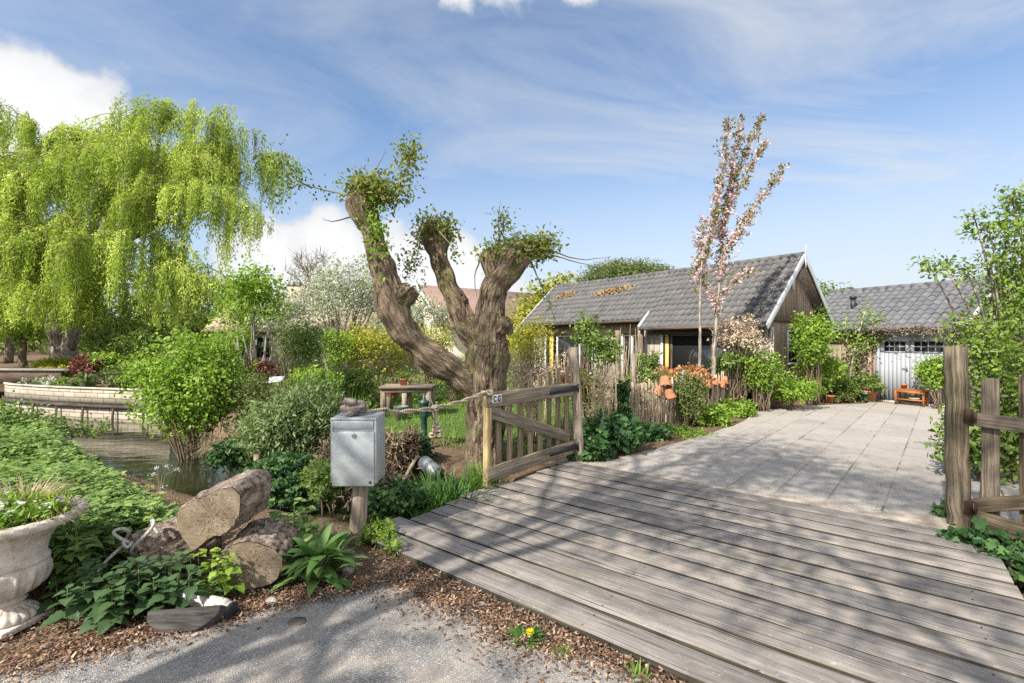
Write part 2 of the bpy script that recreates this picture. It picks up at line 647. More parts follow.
    c = m.mix(m.math('MULTIPLY', wv.outputs['Fac'], 0.4), m.ramp(n1, [(0.3, (0.34, 0.27, 0.18)), (0.7, (0.58, 0.49, 0.36))]), (0.20, 0.15, 0.09))
    M['rope'] = m.done(c, 0.9, m.bump(wv.outputs['Fac'], 0.8, 0.01), 0.1)
    m = NM('grey_rope')
    n1 = m.noise(m.coords(), 70, 4)
    M['greyrope'] = m.done(m.ramp(n1, [(0.3, (0.22, 0.20, 0.18)), (0.7, (0.50, 0.48, 0.45))]), 0.9, m.bump(n1, 0.6, 0.01), 0.1)
    # terracotta
    m = NM('terracotta')
    n1 = m.noise(m.coords(), 14, 6)
    M['terra'] = m.done(m.ramp(n1, [(0.3, (0.32, 0.12, 0.06)), (0.6, (0.44, 0.18, 0.095)), (0.8, (0.52, 0.30, 0.20))]), 0.85, m.bump(n1, 0.15, 0.01), 0.2)
    # cast stone of the urn: pale with grime in streaks
    m = NM('cast_stone')
    co = m.coords()
    n1 = m.noise(co, 7, 7, 0.62)
    n2 = m.noise(m.mapping(co, (16, 16, 3)), 1, 6, 0.6, 0.5)
    c = m.ramp(n1, [(0.32, (0.33, 0.28, 0.23)), (0.55, (0.50, 0.45, 0.39)), (0.75, (0.60, 0.56, 0.50))])
    c = m.mix(m.math('MULTIPLY', m.rng(n2, 0.52, 0.72), 0.55), c, (0.16, 0.14, 0.12))
    sp = m.noise(co, 85, 3)
    c = m.mix(m.math('MULTIPLY', m.rng(sp, 0.62, 0.7), 0.5), c, (0.14, 0.12, 0.10))
    M['stone'] = m.done(c, 0.9, m.bump(m.math('ADD', m.noise(co, 45, 6), m.math('MULTIPLY', n1, 0.7)), 0.5, 0.012), 0.2)
    M['driftwood'] = mat_bark('weathered_root', (0.13, 0.10, 0.085), (0.30, 0.26, 0.23), None, 18, 6, 0.8, 0.02)
    M['pebble'] = mat_noise('pale_stones', [(0.3, (0.25, 0.22, 0.19)), (0.7, (0.5, 0.46, 0.42))], 9, var=True)
    # log ends: rings, radial cracks
    m = NM('sawn_log_end')
    gc = m.attr('gc', 'Vector')      # gc = plane coordinates round the pith
    ln = m.n('ShaderNodeVectorMath', {0: gc}, operation='LENGTH').outputs['Value']
    wob = m.noise(gc, 5, 4, 0.6)
    rr = m.math('ADD', ln, m.math('MULTIPLY', wob, 0.06))
    rings = m.math('SINE', m.math('MULTIPLY', rr, 330.0))
    sp = m.n('ShaderNodeSeparateXYZ', {0: gc})
    ang = m.math('ARCTAN2', sp.outputs[1], sp.outputs[0])
    cv = m.n('ShaderNodeCombineXYZ', {0: m.math('COSINE', ang), 1: m.math('SINE', ang), 2: m.math('MULTIPLY', ln, 2.0)}).outputs[0]
    rad = m.noise(cv, 14, 5, 0.7)
    crack = m.math('MULTIPLY', m.rng(rad, 0.55, 0.585), m.rng(ln, 0.26, 0.05))
    saw = m.noise(m.mapping(gc, (3, 60, 3), (0, 0, 0.5)), 1, 4)
    c = m.ramp(m.noise(gc, 6, 6, 0.6), [(0.3, (0.13, 0.10, 0.07)), (0.5, (0.235, 0.185, 0.125)), (0.7, (0.34, 0.285, 0.21))])
    c = m.mix(m.math('MULTIPLY', m.rng(rings, -1, 1), 0.4), c, (0.12, 0.08, 0.05))
    c = m.mix(m.math('MULTIPLY', m.rng(saw, 0.48, 0.66), 0.35), c, (0.14, 0.115, 0.09))
    c = m.mix(m.math('MULTIPLY', crack, 0.9), c, (0.025, 0.018, 0.012))
    h = m.math('SUBTRACT', m.math('MULTIPLY', saw, 0.6), crack)
    M['logend'] = m.done(c, 0.9, m.bump(h, 0.6, 0.01), 0.15)
    M['logbark'] = mat_bark('log_bark', (0.20, 0.145, 0.11), (0.43, 0.345, 0.285), None, 30, 22, 1.0, 0.06)
    M['bark'] = mat_bark('pollard_bark', (0.098, 0.070, 0.047), (0.285, 0.218, 0.152), (0.14, 0.15, 0.045), 36, 6.5, 1.0, 0.06)
    M['bark_grey'] = mat_bark('grey_bark', (0.15, 0.12, 0.095), (0.36, 0.32, 0.27), None, 20, 4, 0.6, 0.02)
    M['bark_dark'] = mat_bark('dark_bark', (0.06, 0.045, 0.032), (0.17, 0.13, 0.09), None, 20, 4, 0.6, 0.02)
    M['twig'] = mat_noise('brown_twigs', [(0.3, (0.10, 0.07, 0.045)), (0.7, (0.22, 0.16, 0.11))], 5)
    M['twig_pale'] = mat_noise('straw_stalks', [(0.3, (0.33, 0.25, 0.15)), (0.7, (0.55, 0.45, 0.30))], 5, var=True)
    m = NM('birch_bark')
    co = m.attr('gc', 'Vector')
    n1 = m.noise(m.mapping(co, (30, 6, 6)), 1, 5, 0.6)
    c = m.ramp(n1, [(0.33, (0.05, 0.045, 0.04)), (0.42, (0.45, 0.42, 0.37)), (0.7, (0.68, 0.65, 0.60))])
    M['birch'] = m.done(c, 0.7, m.bump(n1, 0.3, 0.01))
    # grey clay pantiles with lichen; each tile its own tone
    m = NM('grey_pantiles')
    co = m.coords()
    va = m.attr('var')
    n1 = m.noise(co, 3, 6, 0.6)
    c = m.ramp(va, [(0, (0.068, 0.067, 0.069)), (0.5, (0.090, 0.088, 0.089)), (1, (0.115, 0.111, 0.110))])
    c = m.mix(m.math('MULTIPLY', m.rng(n1, 0.42, 0.7), 0.3), c, (0.135, 0.127, 0.12))
    c = m.mix(m.math('MULTIPLY', m.rng(m.noise(co, 40, 4), 0.58, 0.7), 0.4), c, (0.34, 0.33, 0.28))
    M['tiles'] = m.done(c, 0.75, m.bump(m.noise(co, 60, 4), 0.15, 0.01), 0.3)
    m = NM('bluish_pantiles')
    co = m.coords()
    c = m.ramp(m.attr('var'), [(0, (0.075, 0.078, 0.086)), (0.5, (0.096, 0.099, 0.107)), (1, (0.12, 0.122, 0.129))])
    c = m.mix(m.math('MULTIPLY', m.rng(m.noise(co, 4, 6), 0.45, 0.7), 0.25), c, (0.15, 0.145, 0.14))
    M['tiles2'] = m.done(c, 0.65, m.bump(m.noise(co, 60, 4), 0.15, 0.01), 0.35)
    m = NM('red_tiles')
    co = m.coords()
    wv = m.n('ShaderNodeTexWave', {'Vector': co, 'Scale': 6.0, 'Distortion': 1.0}, bands_direction='Z')
    c = m.ramp(m.noise(co, 9, 5), [(0.3, (0.20, 0.125, 0.10)), (0.7, (0.34, 0.24, 0.19))])
    M['redtiles'] = m.done(c, 0.85, m.bump(wv.outputs['Fac'], 0.8, 0.05))
    m = NM('pale_brick')
    co = m.coords()
    br = m.n('ShaderNodeTexBrick', {'Vector': m.mapping(co, (1, 1, 1), (R(90), 0, 0)), 'Color1': (0.50, 0.40, 0.28, 1), 'Color2': (0.42, 0.33, 0.24, 1), 'Mortar': (0.5, 0.46, 0.4, 1), 'Scale': 4.0})
    M['brick'] = m.done(br.outputs[0], 0.9)
    m = NM('cream_render')
    M['render'] = m.done(m.ramp(m.noise(m.coords(), 3, 5), [(0.3, (0.52, 0.46, 0.38)), (0.7, (0.64, 0.58, 0.49))]), 0.9)
    # stone-block retaining wall, damp at the foot
    m = NM('wall_courses')
    gc = m.attr('gc', 'Vector')
    br = m.n('ShaderNodeTexBrick', {'Vector': gc, 'Color1': (0.36, 0.31, 0.24, 1), 'Color2': (0.25, 0.21, 0.16, 1), 'Mortar': (0.09, 0.075, 0.055, 1), 'Scale': 1.0, 'Mortar Size': 0.014, 'Brick Width': 0.46, 'Row Height': 0.149, 'Bias': -0.2})
    n1 = m.noise(m.coords(), 3.5, 6, 0.62)
    c = m.mix(m.math('MULTIPLY', m.rng(n1, 0.45, 0.68), 0.3), br.outputs[0], (0.42, 0.375, 0.30))
    c = m.mix(m.math('MULTIPLY', m.rng(m.noise(m.coords(), 11, 5), 0.55, 0.7), 0.4), c, (0.17, 0.15, 0.09))
    M['walling'] = m.done(c, 0.9, m.bump(n1, 0.2, 0.02))
    # soil with leaf mould, worn to sand in places
    m = NM('ground_soil')
    co = m.coords()
    v1 = m.n('ShaderNodeTexVoronoi', {'Vector': co, 'Scale': 55.0, 'Randomness': 1.0})
    n1 = m.noise(co, 3.0, 7, 0.62)
    n2 = m.noise(co, 28, 6, 0.68)
    c = m.ramp(n2, [(0.3, (0.042, 0.028, 0.019)), (0.5, (0.115, 0.078, 0.052)), (0.7, (0.21, 0.15, 0.105))])
    c = m.mix(m.math('MULTIPLY', v1.outputs['Color'], 0.5), c, (0.30, 0.20, 0.13))
    c = m.mix(m.math('MULTIPLY', m.rng(n1, 0.56, 0.7), 0.45), c, (0.08, 0.085, 0.03))
    M['soil'] = m.done(c, 0.95, m.bump(m.math('ADD', n2, v1.outputs['Distance']), 0.9, 0.02), 0.1)
    # asphalt: worn, pale grit, dusty
    m = NM('asphalt')
    co = m.coords()
    n1 = m.noise(co, 1.6, 7, 0.62)
    gr = m.n('ShaderNodeTexVoronoi', {'Vector': co, 'Scale': 150.0})
    c = m.ramp(m.n('ShaderNodeSeparateColor', {0: gr.outputs['Color']}).outputs[0], [(0.0, (0.13, 0.125, 0.125)), (0.55, (0.20, 0.195, 0.19)), (0.88, (0.30, 0.285, 0.27)), (1, (0.50, 0.48, 0.44))])
    c = m.mix(m.math('MULTIPLY', m.rng(n1, 0.38, 0.6), 0.7), c, (0.42, 0.365, 0.305))
    n3 = m.noise(co, 5, 6, 0.65)
    c = m.mix(m.math('MULTIPLY', m.rng(n3, 0.60, 0.72), 0.6), c, (0.16, 0.09, 0.05))
    M['asphalt'] = m.done(c, 0.9, m.bump(gr.outputs['Distance'], 0.7, 0.01), 0.2)
    # concrete pavers: two-way joints, sand and stains
    m = NM('concrete_pavers')
    gc = m.attr('gc', 'Vector')
    br = m.n('ShaderNodeTexBrick', {'Vector': gc, 'Color1': (0.25, 0.23, 0.213, 1), 'Color2': (0.35, 0.323, 0.296, 1), 'Mortar': (0.20, 0.165, 0.125, 1), 'Scale': 1.0,
                                    'Mortar Size': 0.014, 'Mortar Smooth': 0.35, 'Brick Width': 0.75, 'Row Height': 0.5, 'Bias': 0.0})
    br.offset = 0.5
    co = m.coords()
    n1 = m.noise(co, 1.1, 7, 0.62)
    n2 = m.noise(co, 7, 6, 0.65)
    n3 = m.noise(co, 60, 4, 0.6)
    sand = m.ramp(n3, [(0.3, (0.27, 0.245, 0.22)), (0.7, (0.38, 0.35, 0.315))])
    c = m.mix(m.math('MULTIPLY', m.rng(n1, 0.36, 0.58), 0.72), br.outputs[0], sand)
    c = m.mix(m.math('MULTIPLY', m.rng(n2, 0.50, 0.70), 0.55), c, (0.24, 0.20, 0.165))
    gm = m.math('MULTIPLY', br.outputs['Fac'], m.rng(m.noise(co, 1.4, 4, 0.6, 0.5), 0.54, 0.60))
    c = m.mix(m.math('MULTIPLY', gm, 0.8), c, (0.07, 0.09, 0.025))
    c = m.mix(m.math('MULTIPLY', m.rng(n3, 0.55, 0.7), 0.3), c, (0.20, 0.18, 0.155))
    h = m.math('SUBTRACT', m.math('MULTIPLY', n3, 0.35), m.math('MULTIPLY', br.outputs['Fac'], m.rng(n1, 0.62, 0.45)))
    M['pavers'] = m.done(c, 0.9, m.bump(h, 0.45, 0.012), 0.2)
    m = NM('sand')
    co = m.coords()
    n1 = m.noise(co, 5, 6, 0.65)
    M['sand'] = m.done(m.ramp(n1, [(0.3, (0.22, 0.175, 0.135)), (0.55, (0.38, 0.33, 0.275)), (0.75, (0.48, 0.43, 0.37))]), 0.95, m.bump(m.noise(co, 60, 5), 0.6, 0.01), 0.1)
    # canal water: murky, small ripples
    m = NM('canal_water')
    co = m.coords()
    n1 = m.noise(m.mapping(co, (1.0, 2.4, 1), (0, 0, R(-38))), 1.6, 4, 0.5, 0.6)
    n2 = m.noise(co, 9, 2)
    M['water'] = m.done(m.ramp(m.noise(co, 1.2, 4), [(0.3, (0.016, 0.018, 0.009)), (0.7, (0.034, 0.033, 0.016))]), 0.03,
                        m.bump(m.math('ADD', n1, m.math('MULTIPLY', n2, 0.12)), 0.16, 0.05), 0.5)
    # greens (0.04 - 0.2), each from shade leaf to young leaf
    M['nettle'] = mat_leaf('nettle_leaves', [(0.054, 0.102, 0.026), (0.114, 0.192, 0.048), (0.186, 0.282, 0.078), (0.288, 0.384, 0.120)], 0.55, 0.3)
    M['dknettle'] = mat_leaf('dark_nettle_leaves', [(0.030, 0.062, 0.026), (0.055, 0.105, 0.04), (0.085, 0.14, 0.055)], 0.5, 0.28)
    M['comfrey'] = mat_leaf('comfrey_leaves', [(0.065, 0.14, 0.035), (0.11, 0.20, 0.055), (0.17, 0.27, 0.085)], 0.5, 0.3)
    M['fresh'] = mat_leaf('fresh_leaves', [(0.084, 0.157, 0.020), (0.168, 0.280, 0.034), (0.246, 0.370, 0.056), (0.358, 0.448, 0.090)], 0.5, 0.4)
    M['mid'] = mat_leaf('mid_green_leaves', [(0.054, 0.102, 0.022), (0.108, 0.174, 0.036), (0.180, 0.252, 0.060), (0.264, 0.324, 0.096)], 0.5, 0.35)
    M['stemgreen'] = mat_noise('green_stems', [(0.3, (0.06, 0.09, 0.03)), (0.7, (0.12, 0.15, 0.06))], 8)
    M['tuft'] = mat_leaf('sprouting_leaves', [(0.08, 0.105, 0.028), (0.16, 0.195, 0.045), (0.25, 0.28, 0.075), (0.36, 0.36, 0.12)], 0.5, 0.4)
    M['darkgreen'] = mat_leaf('dark_evergreen_leaves', [(0.02, 0.038, 0.014), (0.045, 0.075, 0.026), (0.085, 0.12, 0.045)], 0.42, 0.2, 0.4)
    M['ivy'] = mat_leaf('ivy_leaves', [(0.016, 0.049, 0.018), (0.035, 0.088, 0.029), (0.068, 0.143, 0.046), (0.121, 0.208, 0.058)], 0.5, 0.2, 0.25)
    M['yellowgreen'] = mat_leaf('yellow_green_leaves', [(0.12, 0.15, 0.025), (0.26, 0.28, 0.035), (0.42, 0.40, 0.06), (0.55, 0.48, 0.12)], 0.5, 0.4)
    M['olive'] = mat_leaf('olive_leaves', [(0.069, 0.098, 0.029), (0.127, 0.161, 0.046), (0.196, 0.230, 0.081)], 0.5, 0.3)
    M['rosemary'] = mat_leaf('needle_leaves', [(0.067, 0.110, 0.043), (0.134, 0.195, 0.067), (0.232, 0.287, 0.122)], 0.55, 0.25)
    M['willow'] = mat_leaf('willow_leaves', [(0.099, 0.152, 0.024), (0.230, 0.317, 0.047), (0.384, 0.488, 0.087), (0.549, 0.647, 0.175)], 0.5, 0.42)
    M['bloom_pale'] = mat_leaf('pale_blossom_and_leaves', [(0.110, 0.176, 0.055), (0.220, 0.275, 0.121), (0.462, 0.473, 0.363), (0.682, 0.660, 0.583)], 0.6, 0.35, tmul=(1, 1, 0.9))
    M['pink'] = mat_leaf('pink_blossom', [(0.420, 0.264, 0.266), (0.600, 0.428, 0.427), (0.720, 0.555, 0.560), (0.780, 0.646, 0.655)], 0.6, 0.35, tmul=(1, .95, .95))
    M['bronze'] = mat_leaf('bronze_young_leaves', [(0.128, 0.080, 0.024), (0.216, 0.160, 0.036), (0.240, 0.240, 0.048), (0.160, 0.208, 0.040)], 0.5, 0.35)
    M['orange'] = mat_leaf('orange_leaves', [(0.30, 0.11, 0.045), (0.44, 0.20, 0.08), (0.52, 0.30, 0.13), (0.28, 0.27, 0.08)], 0.5, 0.3, tmul=(1.1, 1, .8))
    M['redleaf'] = mat_leaf('dark_red_leaves', [(0.08, 0.025, 0.022), (0.16, 0.055, 0.045), (0.22, 0.10, 0.07)], 0.5, 0.25, tmul=(1.1, .9, .8))
    M['beige'] = mat_leaf('dry_beige_flowers', [(0.34, 0.25, 0.17), (0.48, 0.37, 0.27), (0.58, 0.47, 0.38), (0.35, 0.33, 0.14)], 0.7, 0.25, tmul=(1, 1, .9))
    M['dry'] = mat_leaf('dry_grass', [(0.26, 0.20, 0.11), (0.42, 0.34, 0.20), (0.54, 0.46, 0.30)], 0.7, 0.25, tmul=(1, 1, .9))
    M['deadstalk'] = mat_leaf('dead_brown_stalks', [(0.10, 0.07, 0.045), (0.19, 0.14, 0.09), (0.30, 0.23, 0.15)], 0.8, 0.15, tmul=(1, 1, .9))
    M['white'] = mat_leaf('white_petals', [(0.70, 0.70, 0.68), (0.80, 0.80, 0.77)], 0.6, 0.25, tmul=(1, 1, 1))
    M['yellowpetal'] = mat_leaf('yellow_petals', [(0.72, 0.46, 0.01), (0.80, 0.60, 0.03)], 0.6, 0.25, tmul=(1, 1, 1))
    M['purple'] = mat_leaf('wisteria_buds', [(0.16, 0.11, 0.08), (0.26, 0.19, 0.13), (0.30, 0.22, 0.23), (0.36, 0.28, 0.20)], 0.6, 0.25, tmul=(1, 1, 1))
    M['grass'] = mat_leaf('lawn_grass', [(0.07, 0.15, 0.015), (0.13, 0.24, 0.025), (0.20, 0.32, 0.04)], 0.5, 0.35)
    M['strap'] = mat_leaf('strap_leaves', [(0.035, 0.10, 0.015), (0.07, 0.17, 0.03), (0.12, 0.24, 0.045)], 0.4, 0.3)
    M['chips'] = mat_leaf('leaf_litter_chips', [(0.04, 0.022, 0.014), (0.10, 0.055, 0.034), (0.18, 0.10, 0.06), (0.28, 0.18, 0.115), (0.42, 0.32, 0.23)], 0.85, 0.0)
    M['bench'] = mat_wood('orange_bench_wood', (0.26, 0.09, 0.03), (0.42, 0.18, 0.06), None, 0, 40)
    m = NM('teal_glaze')
    M['teal'] = m.done((0.03, 0.16, 0.13), 0.25, None, 0.6)
    m = NM('blue_plastic')
    M['blue'] = m.done((0.02, 0.08, 0.28), 0.4)
    m = NM('red_plastic')
    M['red'] = m.done((0.45, 0.04, 0.03), 0.4)
    m = NM('plate_white')
    M['plate'] = m.done((0.62, 0.62, 0.60), 0.5)
    m = NM('milky_glass')
    M['milky'] = m.done((0.45, 0.50, 0.52), 0.2)


_more_materials()

# ------------------------------------------------------------------ leaves
LEAF = {
    'diamond': ([(0, 0, 0), (0.27, 0.45, 0.03), (0, 1, -0.06), (-0.27, 0.45, 0.03)], [(0, 1, 2, 3)]),
    'slim': ([(0, 0, 0), (0.11, 0.4, 0.02), (0, 1, -0.1), (-0.11, 0.4, 0.02)], [(0, 1, 2, 3)]),
    'oval': ([(0, 0, 0), (0.27, 0.32, 0.07), (0.22, 0.70, 0.02), (0, 1, -0.12), (-0.22, 0.70, 0.02), (-0.27, 0.32, 0.07)], [(0, 1, 2, 3), (0, 3, 4, 5)]),
    'nettle': ([(0, 0, 0), (0.25, 0.08, 0.05), (0.34, 0.27, 0.07), (0.27, 0.34, 0.04), (0.27, 0.50, 0.04), (0.19, 0.56, 0.01), (0.17, 0.72, -0.01), (0.1, 0.78, -0.05), (0, 1, -0.16),
                (-0.1, 0.78, -0.05), (-0.17, 0.72, -0.01), (-0.19, 0.56, 0.01), (-0.27, 0.50, 0.04), (-0.27, 0.34, 0.04), (-0.34, 0.27, 0.07), (-0.25, 0.08, 0.05), (0, 0.45, 0)],
               [(0, 1, 2, 3, 16), (16, 3, 4, 5), (16, 5, 6, 7), (16, 7, 8), (16, 8, 9), (16, 9, 10, 11), (16, 11, 12, 13), (16, 13, 14, 15, 0)]),
    'ivy': ([(0, 0, 0), (0.3, -0.12, 0.0), (0.46, 0.22, 0.03), (0.25, 0.36, 0.03), (0.28, 0.66, 0.01), (0.1, 0.62, 0.0), (0, 1, -0.06),
             (-0.1, 0.62, 0.0), (-0.28, 0.66, 0.01), (-0.25, 0.36, 0.03), (-0.46, 0.22, 0.03), (-0.3, -0.12, 0), (0, 0.35, -0.02)],
            [(0, 1, 2, 12), (12, 2, 3), (12, 3, 4, 5), (12, 5, 6), (12, 6, 7), (12, 7, 8, 9), (12, 9, 10), (12, 10, 11, 0)]),
    'chip': ([(-0.2, 0, 0.05), (0.22, 0.1, 0.0), (0.15, 0.9, 0.08), (-0.12, 1, 0)], [(0, 1, 2, 3)]),
    'flower': ([(0, 0, 0)] + [(math.cos(a * math.pi / 5) * (0.5 if a % 2 == 0 else 0.24), math.sin(a * math.pi / 5) * (0.5 if a % 2 == 0 else 0.24), 0.08 if a % 2 == 0 else 0.02) for a in range(10)],
               [(0, 10, 1, 2), (0, 2, 3, 4), (0, 4, 5, 6), (0, 6, 7, 8), (0, 8, 9, 10)]),
}


def unit(a):
    return a / np.maximum(np.linalg.norm(a, axis=1, keepdims=True), 1e-6)


def leaf_mesh(name, mat, tmpl, P, D, N, S, var, parent=None, origin=None, width=1.0):
    tv, tf = LEAF[tmpl]
    tv = np.array(tv, dtype=np.float64)
    tv[:, 0] *= width
    k = len(tv)
    D = unit(np.asarray(D, float))
    X = unit(np.cross(D, np.asarray(N, float)))
    Z = np.cross(X, D)
    S = np.broadcast_to(np.asarray(S, float), (len(P),))
    Vt = np.asarray(P)[:, None, :] + S[:, None, None] * (tv[None, :, 0, None] * X[:, None, :] + tv[None, :, 1, None] * D[:, None, :] + tv[None, :, 2, None] * Z[:, None, :])
    ln = np.array([len(f) for f in tf])
    base = np.concatenate([np.array(f) for f in tf])
    n = len(P)
    loops = (base[None, :] + (np.arange(n) * k)[:, None]).ravel()
    tot = np.tile(ln, n)
    starts = np.concatenate(([0], np.cumsum(tot)[:-1]))
    off = ORG[parent.name] if parent is not None else (origin if origin is not None else (0, 0, 0))
    me = make_mesh(name, Vt.reshape(-1, 3), None, np.repeat(np.clip(var, 0, 1), len(tf)), None, False, loops, starts, off)
    return link_mesh(name, me, mat, parent, origin)


def blades(name, mat, P, D, L, Wd, bend, var, seg=4, parent=None, origin=None, fold=0.0):
    """curved strips (grass, straps): start P, start direction D, length L, width Wd, bend = how far they droop"""
    P = np.asarray(P, float); D = unit(np.asarray(D, float))
    n = len(P)
    L = np.broadcast_to(np.asarray(L, float), (n,)); Wd = np.broadcast_to(np.asarray(Wd, float), (n,)); bend = np.broadcast_to(np.asarray(bend, float), (n,))
    hor = D.copy(); hor[:, 2] = 0
    a = rng.uniform(0, 6.28, n)
    hor = unit(hor + 0.05 * np.stack([np.cos(a), np.sin(a), 0 * a], 1))
    X = np.stack([-hor[:, 1], hor[:, 0], 0 * a], 1)
    rows = []
    cur = P.copy()
    d = D.copy()
    for i in range(seg + 1):
        t = i / seg
        wv = Wd * (1.0 - t ** 2.2) * (0.55 + 0.45 * min(1, t * 3)) + 0.0004
        rows.append((cur - X * (wv / 2)[:, None], cur + X * (wv / 2)[:, None]))
        d = d + (np.array([0, 0, -1.0])[None] * 0.9 + hor * 0.35) * (bend / seg)[:, None] * (0.4 + 1.2 * t)
        d = unit(d)
        cur = cur + d * (L / seg)[:, None]
    Vt = np.stack([x for r in rows for x in r], 1)      # n, 2*(seg+1), 3
    k = 2 * (seg + 1)
    base = np.array([[2 * i, 2 * i + 1, 2 * i + 3, 2 * i + 2] for i in range(seg)]).ravel()
    loops = (base[None, :] + (np.arange(n) * k)[:, None]).ravel()
    starts = np.arange(n * seg) * 4
    off = ORG[parent.name] if parent is not None else (origin if origin is not None else (0, 0, 0))
    me = make_mesh(name, Vt.reshape(-1, 3), None, np.repeat(np.clip(var, 0, 1), seg), None, True, loops, starts, off)
    return link_mesh(name, me, mat, parent, origin)


def rdir(n):
    return unit(rng.normal(size=(n, 3)))


def crown(ells, n_leaves, per=24, cr=0.16, surf=0.55, flat=0.8):
    """leaf positions in clumps spread through ellipsoids ((x,y,z),(rx,ry,rz)); returns positions, outward directions, tones"""
    wts = np.array([e[1][0] * e[1][1] + e[1][1] * e[1][2] + e[1][0] * e[1][2] for e in ells])
    nc = max(1, n_leaves // per)
    pick = rng.choice(len(ells), nc, p=wts / wts.sum())
    c = np.array([e[0] for e in ells], float)[pick]
    r = np.array([e[1] for e in ells], float)[pick]
    d = rdir(nc)
    rr = surf + (1 - surf) * rng.random(nc) ** 0.6
    rr *= rng.uniform(0.86, 1.1, nc)
    cc = c + d * r * rr[:, None]
    tone = rng.random(nc)
    P = np.repeat(cc, per, 0) + rng.normal(size=(nc * per, 3)) * cr * np.array([1, 1, flat])
    out = np.repeat(d, per, 0)
    var = np.repeat(tone, per) * 0.6 + rng.random(nc * per) * 0.4
    return P, out, var, cc


def leafy(name, mat, tmpl, ells, n, size, per=24, cr=0.16, surf=0.55, droop=0.3, parent=None, origin=None, width=1.0, zmin=None, sprig=0.0):
    P, out, var, cc = crown(ells, n, per, cr, surf)
    if zmin is not None:
        k = P[:, 2] > zmin
        P, out, var = P[k], out[k], var[k]
    m = len(P)
    if sprig and m > 60:
        # shoots that stand out of the mass and break its outline
        ns = max(4, int(len(cc) * sprig))
        ii = rng.integers(0, m, ns)
        L = rng.uniform(0.12, 0.42, ns) * min(1.0, float(np.mean([min(e[1]) for e in ells])) * 1.5 + 0.1)
        kk = 11
        f = np.linspace(0.1, 1, kk)
        dr = unit(out[ii] + rdir(ns) * 0.35 + np.array([0, 0, 0.55]))
        Q = P[ii][:, None, :] + dr[:, None, :] * (L[:, None] * f[None])[:, :, None] + np.array([0, 0, -0.25]) * (L[:, None] * f[None] ** 2)[:, :, None]
        Q = Q.reshape(-1, 3) + rng.normal(size=(ns * kk, 3)) * size * 0.35
        P = np.concatenate([P, Q]); out = np.concatenate([out, np.repeat(dr, kk, 0)]); var = np.concatenate([var, np.clip(np.repeat(var[ii], kk) + 0.15, 0, 1)])
        m = len(P)
    D = unit(out * 0.5 + rdir(m) * 0.9 + np.array([0, 0, -droop]))
    N = unit(out * 0.5 + rdir(m) * 0.6 + np.array([0, 0, 0.7]))
    S = size * np.clip(rng.lognormal(-0.08, 0.33, m), 0.4, 1.7)
    o = leaf_mesh(name, mat, tmpl, P, D, N, S, var, parent, origin, width)
    return o, cc


def curve_pts(p0, p1, n=6, sag=0.0, jit=0.0):
    p0, p1 = Vector(p0), Vector(p1)
    out = []
    L = (p1 - p0).length
    for i in range(n + 1):
        t = i / n
        p = p0.lerp(p1, t)
        p.z += sag * L * 4 * t * (1 - t)
        if 0 < i < n:
            p += Vector((random.uniform(-1, 1), random.uniform(-1, 1), random.uniform(-1, 1))) * jit * L
        out.append(p)
    return out


def stems(name, mat, base, targets, r0, parent, spread=0.08, r1=0.004, n=6, seg=6, sag=0.06):
    mb = MB()
    for t in targets:
        b = Vector(base) + Vector((random.uniform(-spread, spread), random.uniform(-spread, spread), 0))
        pts = curve_pts(b, t, n, sag, 0.03)
        mb.tube(pts, [r0 + (r1 - r0) * (i / n) for i in range(n + 1)], seg)
    return mb.build(name, mat, parent, smooth=True)


def shrub(name, label, cat, base, ells, n, size, mat, tmpl='oval', per=24, cr=0.14, surf=0.5, droop=0.25, nst=10, r0=0.018, stem_mat='twig', group=None, width=1.0,
          part='foliage', stem_part='stems', spread=0.12, zmin=0.01, sprig=0.22):
    base = Vector(base)
    t = thing(name, label, cat, base, group)
    E = [((base.x + e[0][0], base.y + e[0][1], base.z + e[0][2]), e[1]) for e in ells]
    o, cc = leafy(part, M[mat], tmpl, E, n, size, per, cr, surf, droop, t, None, width, base.z + zmin, sprig)
    if nst:
        tg = [cc[i] for i in rng.choice(len(cc), min(nst, len(cc)), replace=False)]
        stems(stem_part, M[stem_mat], base, tg, r0, t, spread)
    return t


